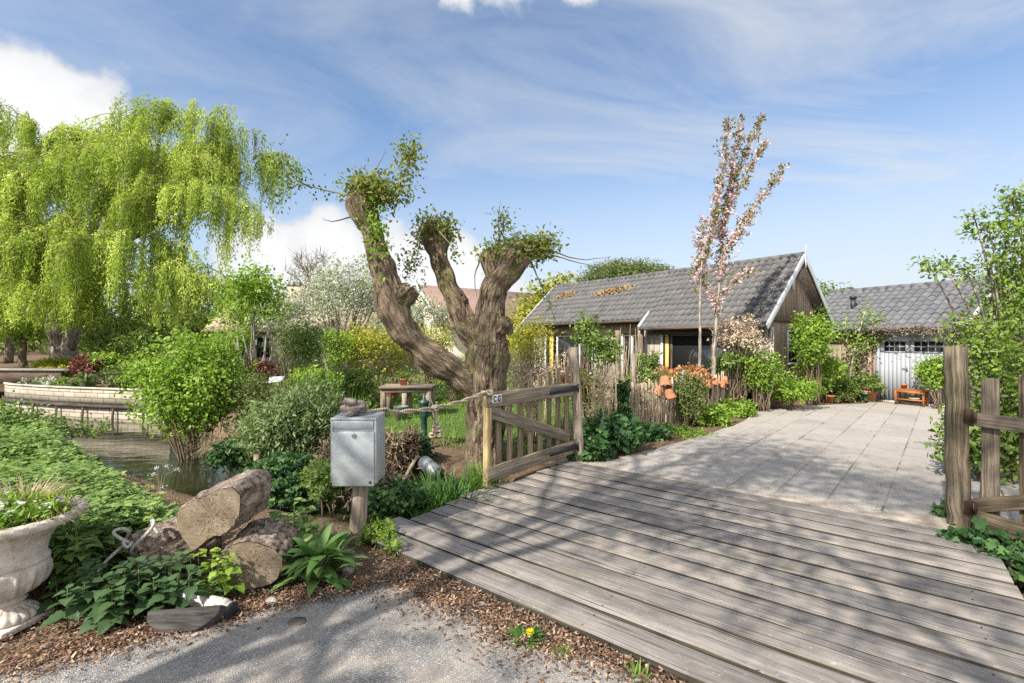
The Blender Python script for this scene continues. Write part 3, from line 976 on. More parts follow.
def tree_limbs(base, levels, seed, r0, h, spreadk=0.5, first=0.3, n1=7, n2=5, lean=(0, 0), up=0.5):
    """a tapered trunk with limbs and twigs; returns the builder and the twig tips"""
    rd = random.Random(seed)
    mb = MB()
    base = Vector(base)
    tips = []
    top = base + Vector((lean[0], lean[1], h))
    n = 8
    tr = []
    for i in range(n + 1):
        t = i / n
        p = base.lerp(top, t) + (Vector((rd.uniform(-1, 1), rd.uniform(-1, 1), 0)) * r0 * 0.5 if 0 < i else Vector())
        tr.append(p)
    mb.tube(tr, [r0 * (1.25 if i == 0 else 1 - 0.75 * i / n) for i in range(n + 1)], 10)
    for k in range(n1):
        t = first + (1 - first) * (k + rd.random()) / n1
        p = base.lerp(top, min(t, 1))
        a = 2.4 * k + rd.uniform(-0.5, 0.5)
        L = h * spreadk * rd.uniform(0.7, 1.15) * (1.15 - 0.5 * t)
        d = Vector((math.cos(a), math.sin(a), up * rd.uniform(0.5, 1.4))).normalized()
        q = p + d * L
        rr = r0 * 0.42 * (1.1 - 0.5 * t)
        pts = curve_pts(p, q, 6, 0.05, 0.03)
        mb.tube(pts, [rr * (1 - 0.75 * i / 6) for i in range(7)], 7)
        tips.append(q)
        for j in range(n2):
            tt = 0.35 + 0.65 * (j + rd.random()) / n2
            b = pts[min(6, int(tt * 6))]
            dd = (d + Vector((rd.uniform(-1, 1), rd.uniform(-1, 1), rd.uniform(-0.5, 0.9)))).normalized()
            e = b + dd * L * rd.uniform(0.25, 0.55)
            mb.tube(curve_pts(b, e, 4, 0.05, 0.04), [rr * 0.4 * (1 - 0.7 * i / 4) for i in range(5)], 5)
            tips.append(e)
    return mb, tips

# ------------------------------------------------------------------ the setting
CANAL = [B(12, 1.5), B(1, 1.4), B(-1, 1.3), B(-3, 0.95), B(-6, 0.75), B(-10, 0.6), Vector((-12.3, 12.1, 0)), Vector((-16.8, 14.1, 0)), Vector((-24, 15.2, 0)), Vector((-42, 16.5, 0))]
CW0 = [0.45, 0.5, 0.55, 0.85, 1.0, 1.25, 1.4, 1.3, 1.1, 1.0]
WALL_L = [Vector((-17.6, 17.2, 0)), Vector((-17.2, 16.4, 0)), Vector((-16.4, 15.6, 0)), Vector((-15.2, 15.05, 0)), Vector((-13.6, 14.45, 0)), Vector((-12.0, 14.0, 0)), Vector((-10.3, 13.55, 0)), Vector((-9.3, 13.1, 0))]


def seg_dist(X, Y, pts):
    best = np.full(X.shape, 1e9); idx = np.zeros(X.shape); side = np.zeros(X.shape)
    for i in range(len(pts) - 1):
        a, b = pts[i], pts[i + 1]
        ex, ey = b.x - a.x, b.y - a.y
        t = np.clip(((X - a.x) * ex + (Y - a.y) * ey) / (ex * ex + ey * ey), 0, 1)
        d = np.hypot(X - a.x - t * ex, Y - a.y - t * ey)
        k = d < best
        best = np.where(k, d, best); idx = np.where(k, i + t, idx)
        side = np.where(k, ex * (Y - a.y) - ey * (X - a.x), side)
    return best, idx, side


def smooth(t):
    t = np.clip(t, 0, 1)
    return t * t * (3 - 2 * t)


def height(X, Y):
    X = np.asarray(X, float); Y = np.asarray(Y, float)
    d, i, _ = seg_dist(X, Y, CANAL)
    w0 = np.interp(i, range(len(CW0)), CW0)
    z = -0.95 * (1 - smooth((d - w0) / 0.6))
    ru = (X - P0.x) * U.x + (Y - P0.y) * U.y; rv = (X - P0.x) * V.x + (Y - P0.y) * V.y
    under = (ru > 0.05) & (ru < 4.6) & (rv > 0.16) & (rv < 3.3)
    z = np.where(under, np.minimum(z, -0.25), z)
    dw, iw, sd = seg_dist(X, Y, WALL_L)
    behind = (sd > 0) & (X < -8.5) & (Y > 12.5)
    z = np.where(behind, np.maximum(z, 0) + 0.40 * smooth((dw - 0.34) / 0.2) * smooth((-8.5 - X) / 1.5), z)
    z = np.where((((~behind) & (dw < 0.5)) | (behind & (dw < 0.34))) & (iw > 0.01) & (iw < 6.9), np.minimum(z, -0.8), z)
    return z


def gz(x, y):
    return float(height(np.array([x]), np.array([y]))[0])


def grid_ground():
    xs = np.concatenate([np.linspace(-600, -34, 10)[:-1], np.linspace(-34, -4, 130)[:-1], np.linspace(-4, 6, 70)[:-1], np.linspace(6, 26, 40)[:-1], np.linspace(26, 600, 10)])
    ys = np.concatenate([np.linspace(-400, -10, 8)[:-1], np.linspace(-10, 2, 40)[:-1], np.linspace(2, 20, 140)[:-1], np.linspace(20, 40, 40)[:-1], np.linspace(40, 900, 12)])
    X, Y = np.meshgrid(xs, ys, indexing='ij')
    Z = height(X, Y)
    near = (np.abs(X) < 34) & (Y > -10) & (Y < 40)
    nzv = np.array([noise.noise(Vector((x * 1.7, y * 1.7, 0))) for x, y in zip(X.ravel(), Y.ravel())]).reshape(X.shape)
    Z = Z + np.where(near, -0.02 + 0.018 * nzv, -0.02)
    nx, ny = len(xs), len(ys)
    v = np.stack([X.ravel(), Y.ravel(), Z.ravel()], 1)
    i, j = np.meshgrid(np.arange(nx - 1), np.arange(ny - 1), indexing='ij')
    a = (i * ny + j).ravel()
    loops = np.stack([a, a + ny, a + ny + 1, a + 1], 1).ravel()
    me = make_mesh('ground', v, None, None, None, True, loops, np.arange(len(a)) * 4)
    return tag(link_mesh('ground', me, M['soil']), kind='structure')


grid_ground()


def sheet(name, pts, mat, z, gcf=None, jit=0.0, sub=1):
    P = []
    n = len(pts)
    for i in range(n):
        a, b = Vector(pts[i]), Vector(pts[(i + 1) % n])
        k = sub if (b - a).length < 12 else 1
        for j in range(k):
            p = a.lerp(b, j / k)
            if jit and k > 1:
                p += Vector((random.uniform(-jit, jit), random.uniform(-jit, jit), 0))
            P.append(Vector((p.x, p.y, z)))
    gc = [gcf(p) for p in P] if gcf else None
    me = make_mesh(name, [tuple(p) for p in P], [tuple(range(len(P)))], [0.5], gc)
    if me.polygons[0].normal.z < 0:
        me.flip_normals()
    return tag(link_mesh(name, me, mat), kind='structure')


road_px = [(-120, 676), (0, 672), (60, 662), (110, 648), (160, 636), (225, 622), (290, 604), (345, 592), (385, 583), (415, 590), (432, 603), (462, 607), (486, 622), (505, 640), (560, 652), (620, 668), (700, 700)]
rp = [G(x, y) for x, y in road_px]
sheet('road', [Vector((-14, 1.5, 0))] + rp + [B(3.6, -0.42), B(5.0, -0.30), Vector((9, -1.5, 0)), Vector((16, -8, 0)), Vector((16, -14, 0)), Vector((-18, -14, 0)), Vector((-22, 0, 0))], M['asphalt'], 0.004, None, 0.035, 6)

DD = Vector((0.67, 0.742, 0))
DN = Vector((0.742, -0.67, 0))


def drive_gc(p):
    return (p.dot(DD) / 0.6 * 0.6, p.dot(DN), 0)


drive_l = [B(-0.12, 3.45), G(604, 462), G(632, 455), G(668, 446), G(700, 436), G(740, 424), G(758, 412), G(785, 407.5), G(830, 405), G(868, 403.5)]
GF0 = Vector((10.3, 15.9, 0)); GR = Vector((0.493, -0.870, 0)); GN = Vector((0.870, 0.493, 0))
sheet('driveway', drive_l + [GF0 + GR * 1.3 - GN * 0.05, GF0 + GR * 5 - GN * 0.05, Vector((15, 9, 0)), Vector((11, 5.0, 0)), B(6.6, 3.9), B(4.5, 3.45)], M['pavers'], 0.006, drive_gc, 0.03, 5)
sheet('sand_strip', [B(-0.1, 3.35), B(-0.1, 3.85), B(0.6, 3.7), B(1.3, 3.78), B(2.0, 3.66), B(2.8, 3.85), B(3.4, 3.72), B(4.1, 4.25), B(4.5, 4.1), B(4.45, 3.3)], M['sand'], 0.011, None, 0.035, 5)
# canal
mb = MB()
mb.add([(-60, 2, 0), (6, 2, 0), (6, 9.5, 0), (-8, 15, 0), (-60, 22, 0)], [(0, 1, 2, 3, 4)])
o = mb.build('canal_water', M['water'])
o.location = (0, 0, -0.5)
tag(o, kind='structure')


# ------------------------------------------------------------------ plank bridge
def bridge():
    t = thing('plank_bridge', 'weathered grey plank bridge deck crossing the ditch in the foreground', 'bridge', B(2.15, 1.75))
    pitch = 0.2725
    for i in range(13):
        mb = MB()
        v = 0.13 + i * pitch
        ul = random.uniform(-0.10, 0.04) - 0.04 * (i > 3) - (0.17, 0.10, 0.04)[i] * (i < 3) if i < 3 else random.uniform(-0.10, 0.04) - 0.04 * (i > 3)
        ur = 4.40 + random.uniform(-0.05, 0.05)
        wv = 0.246 + random.uniform(-0.009, 0.007)
        tw = random.uniform(-0.005, 0.005)
        zz = 0.008 + random.uniform(-0.004, 0.004)
        mb.beam(B(ul - 0.06, v + tw, zz), B(ur, v - tw, zz + random.uniform(-0.006, 0.006)), wv, 0.055, (0, 0, 1), 26, 0.0022, skew=random.uniform(-0.01, 0.01), var=0.15 + 0.8 * random.random())
        for u in (0.25, 2.15, 4.1):
            for e in (-0.07, 0.07):
                q = B(u + random.uniform(-.02, .02), v + e, zz + 0.0275 + 0.0035)
                mb.tube([q - Vector((0, 0, .004)), q + Vector((0, 0, .0015))], .0055, 7)
        pk = mb.build('plank', M['deck'], t, bevel=0.009)
        pk.data.materials.append(M['deck_edge'])            # dirty sides, coloured dark so the gaps between planks read as shade
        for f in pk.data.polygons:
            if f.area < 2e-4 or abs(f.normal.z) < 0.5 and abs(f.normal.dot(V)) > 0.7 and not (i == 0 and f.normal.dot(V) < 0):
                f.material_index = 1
    for u in (0.25, 2.15, 4.1):
        mb = MB()
        mb.beam(B(u, -0.1, -0.135), B(u, 3.7, -0.135), 0.2, 0.2)
        mb.build('beam', M['beam'], t)


bridge()

# ------------------------------------------------------------------ left gate
FP = Vector((-0.31, 5.94, 0)); HP = Vector((0.93, 7.16, 0))
GD = (HP - FP).normalized(); GNV = Vector((GD.y, -GD.x, 0))
GL = (HP - FP).length


def left_gate():
    t = thing('wooden_gate', 'open picket gate with a diagonal brace, roped to the pollard side of the bridge', 'gate', FP)

    def at(s, z, n=0.0):
        return FP + GD * s + GNV * n + Vector((0, 0, z))
    mb = MB(); mb.beam(at(0, 0.0), at(0.01, 1.19), 0.085, 0.07, GD, 8, 0.002); mb.build('end_stile', M['gate_new'], t, bevel=0.006)
    tops = [1.17, 1.20, 1.24, 1.29, 1.34, 1.38, 1.42, 1.43]
    for i, zt in enumerate(tops):
        s = 0.20 + i * 0.195
        zb = 0.08 + 0.08 * s / GL
        a = random.uniform(-0.008, 0.008)
        mb = MB()
        mb.beam(at(s, zb, -0.005), at(s + a, zt, -0.005), 0.022, 0.085 + random.uniform(-0.01, 0.008), GD, 6, 0.002)
        mb.build('picket', M['gate'], t, bevel=0.004)
    for z0, z1, nm in ((1.075, 1.10, 'rail'), (0.155, 0.245, 'rail')):
        mb = MB(); mb.beam(at(-0.03, z0, 0.032), at(GL - 0.08, z1, 0.032), 0.034, 0.185, (0, 0, 1), 10, 0.003, var=0.6); mb.build('rail', M['gate_grey'], t, bevel=0.006)
    mb = MB(); mb.beam(at(0.02, 0.93, 0.030), at(GL - 0.16, 0.40, 0.030), 0.026, 0.15, (0, 0, 1), 8, 0.003, var=0.35); mb.build('brace', M['gate_grey'], t, bevel=0.005)
    for z in (1.10, 0.235):
        mb = MB(); mb.beam(at(GL - 0.62, z, 0.052), at(GL + 0.02, z + 0.012, 0.052), 0.008, 0.085 if z > 1 else 0.08)
        mb.tube([at(GL + 0.03, z - 0.06, 0.05), at(GL + 0.03, z + 0.07, 0.05)], 0.017, 10)
        mb.build('strap_hinge', M['black'], t)
    mb = MB(); mb.beam(at(0.045, 1.085, 0.0505), at(0.205, 1.086, 0.0505), 0.004, 0.105)
    pl = mb.build('sign_plate', M['plate'], t)
    mb = MB()
    for k, s0 in enumerate((0.088, 0.158)):       # the two dark characters, each an open ring
        pts = []
        for a in np.linspace(50, 315, 12):
            pts.append(at(s0 + 0.022 * math.cos(R(a)), 1.087 + 0.033 * math.sin(R(a)), 0.0535))
        mb.tube(pts, 0.008, 6)
        mb.tube([at(s0 + 0.010, 1.108, 0.0535), at(s0 + 0.022, 1.112, 0.0535)], 0.009, 6)
        if k:
            mb.tube([at(s0 + 0.004, 1.083, 0.0535), at(s0 + 0.022, 1.076, 0.0535)], 0.007, 6)
    mb.build('lettering', M['black'], pl)
    return t


left_gate()


def rough_post(name, label, cat, base, top, wd, mat, jit=0.012, segs=12, group=None, extra=None):
    t = thing(name, label, cat, base, group)
    mb = MB()
    b, tp = Vector(base), Vector(top)
    rd = random.Random(wd * 1000)
    n, seg = segs, 12
    pts = [b.lerp(tp, i / n) + Vector((rd.uniform(-jit, jit), rd.uniform(-jit, jit), 0)) for i in range(n + 1)]
    vs, gs = [], []
    for i, p in enumerate(pts):
        for k in range(seg):
            a = 2 * math.pi * (k + 0.5) / seg
            c, s_ = math.cos(a), math.sin(a)
            sq = 1 / max(abs(c), abs(s_)) ** 0.65
            r = wd / 2 * sq * (1 + 0.07 * noise.noise(Vector((c * 1.6 + wd, s_ * 1.6, i * 0.35)))) * (1 + 0.02 * rd.uniform(-1, 1))
            q = p + Vector((c * r, s_ * r, (0.012 * rd.uniform(-1, 1) if i == n else 0)))
            vs.append(q); gs.append((q.z - b.z + wd * 9, c * wd / 2, s_ * wd / 2))
    fs = [(i * seg + k, i * seg + (k + 1) % seg, (i + 1) * seg + (k + 1) % seg, (i + 1) * seg + k) for i in range(n) for k in range(seg)]
    fs.append(tuple(range(n * seg, (n + 1) * seg)))
    mb.add(vs, fs, gs)
    mb.build('post', M[mat], t, smooth=False, bevel=0)
    if extra:
        extra(t)
    return t


rough_post('gate_post', 'tall pale gate post at the hinge end of the left picket gate', 'post', HP + Vector((0.09, 0.06, 0)), HP + Vector((-0.01, 0.05, 1.71)), 0.15, 'postgrey')

RP = Vector((4.335, 4.66, 0))


def rp_extra(t):
    for z in (1.09, 0.22):
        mb = MB()
        d = Vector((0.28, -0.96, 0)); n = Vector((-0.96, -0.28, 0))
        c = RP + Vector((0.005, -0.10, z))
        mb.box(c, (0.07, 0.014, 0.13), 0)
        mb.tube([c + Vector((0.045, -0.016, -0.05)), c + Vector((0.045, -0.016, 0.05))], 0.011, 8)
        mb.beam(c + Vector((0.045, -0.012, 0)), c + Vector((0.12, -0.03, 0)), 0.012, 0.045)
        mb.build('hinge', M['rust'], t)


rough_post('gate_post', 'stout knotty gate post with rusty hinges on the right of the bridge', 'post', RP, RP + Vector((-0.03, 0, 1.745)), 0.145, 'post', 0.011, 16, None, rp_extra)


def right_gate():
    d = Vector((0.28, -0.96, 0)); n = Vector((-0.96, -0.28, 0))
    o = RP + Vector((0.105, -0.06, 0))
    t = thing('wooden_gate', 'open gate of wide boards hung on the knotty right post', 'gate', o)

    def at(s, z, q=0.0):
        return o + d * s + n * q + Vector((0, 0, z))
    for i in range(7):
        s = 0.115 + 0.275 * i
        mb = MB()
        zt = 1.47 + random.uniform(-0.02, 0.02)
        p0, p1 = at(s, 0.06, -0.012), at(s + random.uniform(-0.008, 0.008), zt, -0.012)
        mb.beam(p0, p1, 0.024, 0.135, d, 8, 0.003)
        mb.build('picket', M['gate_dark'] if i % 2 else M['gate_grey'], t, bevel=0.004)
    mb = MB(); mb.beam(at(0.0, 1.06, 0.03), at(1.95, 1.04, 0.03), 0.06, 0.12, (0, 0, 1), 8, 0.003); mb.build('rail', M['gate_grey'], t, bevel=0.006)
    mb = MB(); mb.beam(at(0.0, 0.10, 0.03), at(1.95, 0.07, 0.03), 0.05, 0.20, (0, 0, 1), 8, 0.003); mb.build('rail', M['gate_dark'], t, bevel=0.006)
    mb = MB(); mb.beam(at(0.02, 0.24, 0.034), at(1.8, 0.95, 0.034), 0.035, 0.13, (0, 0, 1), 8, 0.003); mb.build('brace', M['gate_dark'], t, bevel=0.006)
    return t


right_gate()


# ------------------------------------------------------------------ mailbox on its post
def mailbox():
    t = thing('mailbox', 'brushed steel mailbox on a short round post beside the bridge', 'mailbox', (-1.39, 4.36, 0))
    x0, x1, y0, y1, z0, z1 = -1.590, -1.188, 4.215, 4.50, 0.535, 1.125
    mb = MB()
    # housing: sides, back, sloping lid
    mb.prism([(x0, y0, z0 + 0.02), (x0, y1, z0 + 0.02), (x0, y1, z1 + 0.02), (x0, y0, z1)], (x1 - x0, 0, 0))
    mb.build('housing', M['steel'], t, bevel=0.004)
    mb = MB(); mb.box(((x0 + x1) / 2, y0 - 0.010, z1 - 0.055), (x1 - x0 - 0.05, 0.016, 0.07)); mb.build('letter_flap', M['steel'], t, bevel=0.003)
    mb = MB(); mb.box(((x0 + x1) / 2, y0 - 0.004, z1 - 0.006), (x1 - x0 + 0.004, 0.02, 0.022))
    mb.box((x0 + 0.010, y0 - 0.004, (z0 + z1) / 2 + 0.005), (0.018, 0.012, z1 - z0 - 0.04)); mb.box((x1 - 0.010, y0 - 0.004, (z0 + z1) / 2 + 0.005), (0.018, 0.012, z1 - z0 - 0.04))
    mb.build('front_frame', M['steel'], t, bevel=0.002)
    mb = MB(); mb.box(((x0 + x1) / 2, y0 - 0.014, z0 + 0.238), (x1 - x0 - 0.036, 0.022, 0.476))
    door = mb.build('door', M['steel'], t, bevel=0.004)
    mb = MB()
    cx, cz = (x0 + x1) / 2 + 0.012, z1 - 0.150
    pts = [Vector((cx + 0.017 * math.cos(a), y0 - 0.028, cz + 0.017 * math.sin(a))) for a in np.linspace(0, 2 * math.pi, 17)]
    mb.tube(pts, 0.005, 6)
    mb.tube([(cx, y0 - 0.02, cz), (cx, y0 - 0.031, cz)], 0.009, 10)
    mb.build('lock', M['zinc'], door)
    mb = MB()
    mb.tube([(x1 - 0.05, y0 - 0.022, z0 + 0.035), (x1 - 0.05, y0 - 0.028, z0 + 0.035)], 0.013, 10)
    mb.build('rust_spot', M['rust'], door)
    mb = MB()
    mb.tube([(-1.41, 4.34, -0.1), (-1.40, 4.35, 0.1), (-1.385, 4.36, 0.3), (-1.375, 4.365, 0.555)], [0.082, 0.076, 0.070, 0.066], 14, jit=0.04)
    mb.build('post', M['postgrey'], t, smooth=True)


mailbox()


def driftwood():
    mb = MB()
    c = Vector((-1.43, 4.34, 1.205))
    rd = random.Random(5)
    for k in range(7):
        a = rd.uniform(0, 6.28)
        pts = []
        for i in range(9):
            t = i / 8
            ang = a + t * 3.2
            pts.append(c + Vector((0.085 * math.cos(ang) * (1 - 0.25 * t) + rd.uniform(-.012, .012), 0.07 * math.sin(ang) + rd.uniform(-.012, .012), -0.03 + 0.012 * k - 0.02 * math.cos(t * 5 + k) + rd.uniform(-.01, .01))))
        mb.tube(pts, [0.026 + 0.012 * math.sin(i * 1.3 + k) for i in range(9)], 9, jit=0.16)
    mb.tube([c + Vector((-0.05, 0, -0.03)), c + Vector((0, 0.01, 0.02)), c + Vector((0.07, 0, -0.02))], [0.05, 0.06, 0.04], 10, jit=0.15)
    o = mb.build('driftwood', M['driftwood'], None, c, smooth=True)
    tag(o, 'gnarled brown lump of driftwood lying on top of the mailbox', 'driftwood')


driftwood()


def ropes():
    t = thing('rope', 'twisted pale rope slung from the mailbox to the gate, with a knotted tail', 'rope', (-1.2, 4.36, 1.16))
    a, b = Vector((-1.36, 4.36, 1.160)), FP + Vector((0.02, -0.02, 1.19))
    for ph in (0, math.pi):
        pts = []
        n = 46
        for i in range(n + 1):
            tt = i / n
            p = a.lerp(b, tt)
            p.z -= 0.085 * 4 * tt * (1 - tt) * (1 if tt > 0.1 else tt * 10) * (1.0)
            p += Vector((0, math.cos(ph + tt * 26) * 0.013, math.sin(ph + tt * 26) * 0.013))
            if tt < 0.16:
                p.z = max(p.z, 1.158)
            pts.append(p)
        mb = MB(); mb.tube(pts, 0.0125, 7); mb.build('strand', M['rope'], t, smooth=True)
    mb = MB()      # the loop over the gate's end stile
    pts = [FP + Vector((0.065 * math.cos(x), 0.065 * math.sin(x), 1.165 + 0.02 * math.sin(2 * x))) for x in np.linspace(0, 2 * math.pi, 21)]
    mb.tube(pts, 0.016, 7); mb.build('loop', M['rope'], t, smooth=True)
    # knotted tail
    q = a.lerp(b, 0.50); q.z -= 0.09
    mb = MB()
    rd = random.Random(3)

    def knot(c, r, turns):
        pts = []
        for i in range(turns * 8 + 1):
            x = i / 8 * 2 * math.pi
            pts.append(c + Vector((r * math.cos(x), r * math.sin(x * 1.02), r * 0.9 * math.sin(x * 0.63 + c.z * 9))))
        mb.tube(pts, 0.0135, 7)
    knot(q, 0.026, 3)
    mb.tube([q, q + Vector((0.015, 0, -0.06)), q + Vector((0.01, 0, -0.14)), q + Vector((0.02, 0, -0.2))], 0.014, 7)
    mb.tube([q + Vector((-0.02, 0, 0)), q + Vector((-0.012, 0.01, -0.08)), q + Vector((0.03, 0.01, -0.19))], 0.012, 7)
    knot(q + Vector((0.012, 0, -0.215)), 0.034, 3)
    knot(q + Vector((0.035, 0, -0.265)), 0.034, 3)
    knot(q + Vector((-0.035, 0, -0.290)), 0.024, 2)
    mb.build('knotted_tail', M['rope'], t, smooth=True)


ropes()


# ------------------------------------------------------------------ urn
UC = Vector((-3.2, 3.05, 0.0))


def urn():
    t = thing('garden_urn', 'pale cast-stone pedestal urn with a wide fluted bowl at the left edge', 'urn', UC)
    prof = [(.136, .036), (.145, .050), (.143, .072), (.126, .092), (.100, .104), (.080, .122), (.072, .140), (.084, .150), (.090, .160), (.084, .170), (.074, .178), (.086, .186), (.122, .205), (.160, .240), (.186, .285), (.198, .33),
            (.198, .365), (.188, .385), (.197, .395), (.199, .408), (.190, .418), (.182, .430), (.185, .47), (.198, .52), (.226, .57), (.272, .612), (.318, .632), (.356, .644), (.374, .656), (.380, .675), (.374, .694), (.358, .704), (.330, .702),
            (.315, .690), (.30, .66)]
    P2 = []
    for i in range(len(prof) - 1):
        for k in range(2):
            f = k / 2
            P2.append((prof[i][0] * (1 - f) + prof[i + 1][0] * f, prof[i][1] * (1 - f) + prof[i + 1][1] * f))
    P2.append(prof[-1])
    seg = 120
    mb = MB()
    mb.lathe(P2, UC, seg)
    # mouldings: gadroons on the bowl and foot, carved leaves, a worked rim
    for i in range(len(mb.v)):
        x, y, z = mb.v[i]
        dx_, dy_ = x - UC.x, y - UC.y
        r = math.hypot(dx_, dy_)
        if r < 1e-4:
            continue
        a = math.atan2(dy_, dx_)
        k = 0.0
        if .19 < z < .37:
            e = min((z - .19) / .05, (.37 - z) / .04, 1)
            k += 0.024 * e * (abs(math.sin(a * 8)) ** 0.6 - 0.6) + 0.007 * e * math.cos(a * 32)
        if .045 < z < .12:
            k += 0.014 * (abs(math.sin(a * 9)) ** 0.6 - 0.5)
        if .645 < z < .70 and r > .33:
            k += 0.009 * math.sin(a * 24 + z * 140)
        k += 0.004 * noise.noise(Vector((x * 14, y * 14, z * 14)))
        s_ = (r + k) / r
        mb.v[i] = (UC.x + dx_ * s_, UC.y + dy_ * s_, z)
    mb.build('bowl', M['stone'], t, smooth=True)
    mb = MB(); mb.box(UC + Vector((0, 0, 0.018)), (0.31, 0.31, 0.04), R(-6)); mb.build('plinth', M['stone'], t, bevel=0.008)
    mb = MB(); mb.lathe([(0, .668), (.30, .668)], UC, 32); mb.build('soil', M['soil'], t)


urn()


def urn_plants():
    t = thing('flowering_plant', 'low plant with white flower heads growing in the stone urn', 'plant', UC + Vector((0, 0, 0.66)))
    ells = [((UC.x + 0.05, UC.y - 0.03, 0.71), (0.27, 0.26, 0.07))]
    leafy('foliage', M['fresh'], 'slim', ells, 4200, 0.045, 14, 0.03, 0.1, -0.8, t, None, 1.6)
    P = []
    for k in range(26):
        a, r = random.uniform(0, 6.28), 0.27 * math.sqrt(random.random())
        c = np.array([UC.x + 0.03 + r * math.cos(a), UC.y - 0.03 + r * math.sin(a), 0.775 + random.uniform(-0.02, 0.03)])
        for j in range(16):
            P.append(c + rng.normal(size=3) * np.array([0.016, 0.016, 0.007]))
    P = np.array(P); n = len(P)
    D = rdir(n) * np.array([1, 1, 0.2]); N = rdir(n) * 0.35 + np.array([0, 0, 1])
    leaf_mesh('flowers', M['white'], 'flower', P, D, N, 0.022, rng.random(n), t)
    t2 = thing('ornamental_grass', 'tuft of dry straw-coloured grass standing in the urn', 'grass tuft', UC + Vector((0.05, 0.1, 0.67)))
    n = 420
    a = rng.uniform(0, 6.28, n)
    P = np.stack([UC.x + 0.0 + 0.12 * np.cos(a) * rng.random(n), UC.y + 0.10 + 0.08 * np.sin(a) * rng.random(n), np.full(n, 0.67)], 1)
    D = np.stack([np.cos(a) * 0.45 + 0.05, np.sin(a) * 0.45, np.full(n, 0.9)], 1)
    blades('blades', M['dry'], P, D, rng.uniform(0.14, 0.34, n), 0.0045, rng.uniform(0.6, 2.0, n), rng.random(n), 5, t2)
    n = 110                                                     # a wisp hanging over the rim on the right
    P = np.stack([UC.x + 0.22 + 0.05 * rng.normal(size=n), UC.y + 0.05 + 0.05 * rng.normal(size=n), np.full(n, 0.68)], 1)
    D = np.stack([0.7 + 0.4 * rng.normal(size=n), 0.5 * rng.normal(size=n), np.full(n, 0.75)], 1)
    blades('wisp', M['dry'], P, D, rng.uniform(0.10, 0.26, n), 0.004, rng.uniform(1.0, 2.4, n), rng.random(n), 5, t2)


urn_plants()


# ------------------------------------------------------------------ logs
def log(label, face, axis, L, rx, rz, seed, name='log', bark='logbark', flat_side=None, group=None, rough=0.07, back_scale=1.0, outline=None):
    face = Vector(face)
    d, sd, up = frame_of(axis)
    t = thing(name, label, 'log', (face.x, face.y, 0), group)
    seg, n = 72, 30
    rd = random.Random(seed)
    vs, gs = [], []
    ring0 = []
    prof = None
    if outline:                      # measured outline of the sawn end: radius for each angle
        q = [W(x, y, face.y) - face for x, y in outline]
        q = [(p.x, p.z) for p in q]
        prof = []
        for k in range(seg):
            a = 2 * math.pi * k / seg
            c, z_ = math.cos(a), math.sin(a)
            best = 0.05
            for j in range(len(q)):
                x1, y1 = q[j]; x2, y2 = q[(j + 1) % len(q)]
                den = c * (y2 - y1) - z_ * (x2 - x1)
                if abs(den) < 1e-9: continue
                tt = (x1 * (y2 - y1) - y1 * (x2 - x1)) / den
                uu = (x1 * z_ - y1 * c) / den
                if tt > 0 and -0.001 <= uu <= 1.001: best = max(best, tt)
            prof.append(best)
    for i in range(n + 1):
        s = L * i / n
        for k in range(seg):
            a = 2 * math.pi * k / seg
            c, q = math.cos(a), math.sin(a)
            rad = 1 + rough * 1.2 * (noise.noise(Vector((c * 1.3 + seed, q * 1.3, s * 1.0))) * 1.6 + 0.7 * noise.noise(Vector((c * 5 + seed, q * 5, s * 3))) + (0.75 * noise.noise(Vector((c * 13 + seed, q * 13, s * 11))) if i else 0))
            rad *= 1 + (back_scale - 1) * i / n
            if flat_side is not None:
                lim = flat_side[1]
                pr = math.cos(a - flat_side[0]) * rad
                if pr > lim:
                    rad *= lim / pr
            if prof:
                rad *= prof[k] / math.hypot(c * rx, q * rz) * (1 + 0.10 * min(1, s / .1))
                rad /= math.hypot(c, q)
            p = face + d * s + sd * (c * rx * rad) + up * (q * rz * rad)
            vs.append(p); gs.append((s + seed, c * rx, q * rz))
            if i == 0:
                ring0.append((c * rx * rad, q * rz * rad))
    fs = [(i * seg + k, i * seg + (k + 1) % seg, (i + 1) * seg + (k + 1) % seg, (i + 1) * seg + k) for i in range(n) for k in range(seg)]
    fs.append(tuple(range(n * seg, (n + 1) * seg)))
    mb = MB(); mb.add(vs, fs, gs); mb.build('bark', M[bark], t, smooth=True)
    # sawn end, a hair proud of the bark's rim
    mb = MB()
    ox, oz = rx * rd.uniform(-.15, .15), rz * rd.uniform(-.15, .15)
    vs, gs, fs = [face - d * 0.004], [(-ox, -oz, 0)], []
    m = 6
    for j in range(1, m + 1):
        for (x, y) in ring0:
            f = j / m * 0.985
            vs.append(face - d * (0.004 + 0.004 * noise.noise(Vector((x * f * 9, y * f * 9, seed)))) + sd * (x * f) + up * (y * f)); gs.append((x * f - ox, y * f - oz, 0))
    for k in range(seg):
        fs.append((0, 1 + (k + 1) % seg, 1 + k))
        for j in range(m - 1):
            a_, b_ = 1 + j * seg, 1 + (j + 1) * seg
            fs.append((a_ + k, a_ + (k + 1) % seg, b_ + (k + 1) % seg, b_ + k))
    mb.add(vs, fs, gs)
    mb.build('sawn_end', M['logend'], t)
    return t


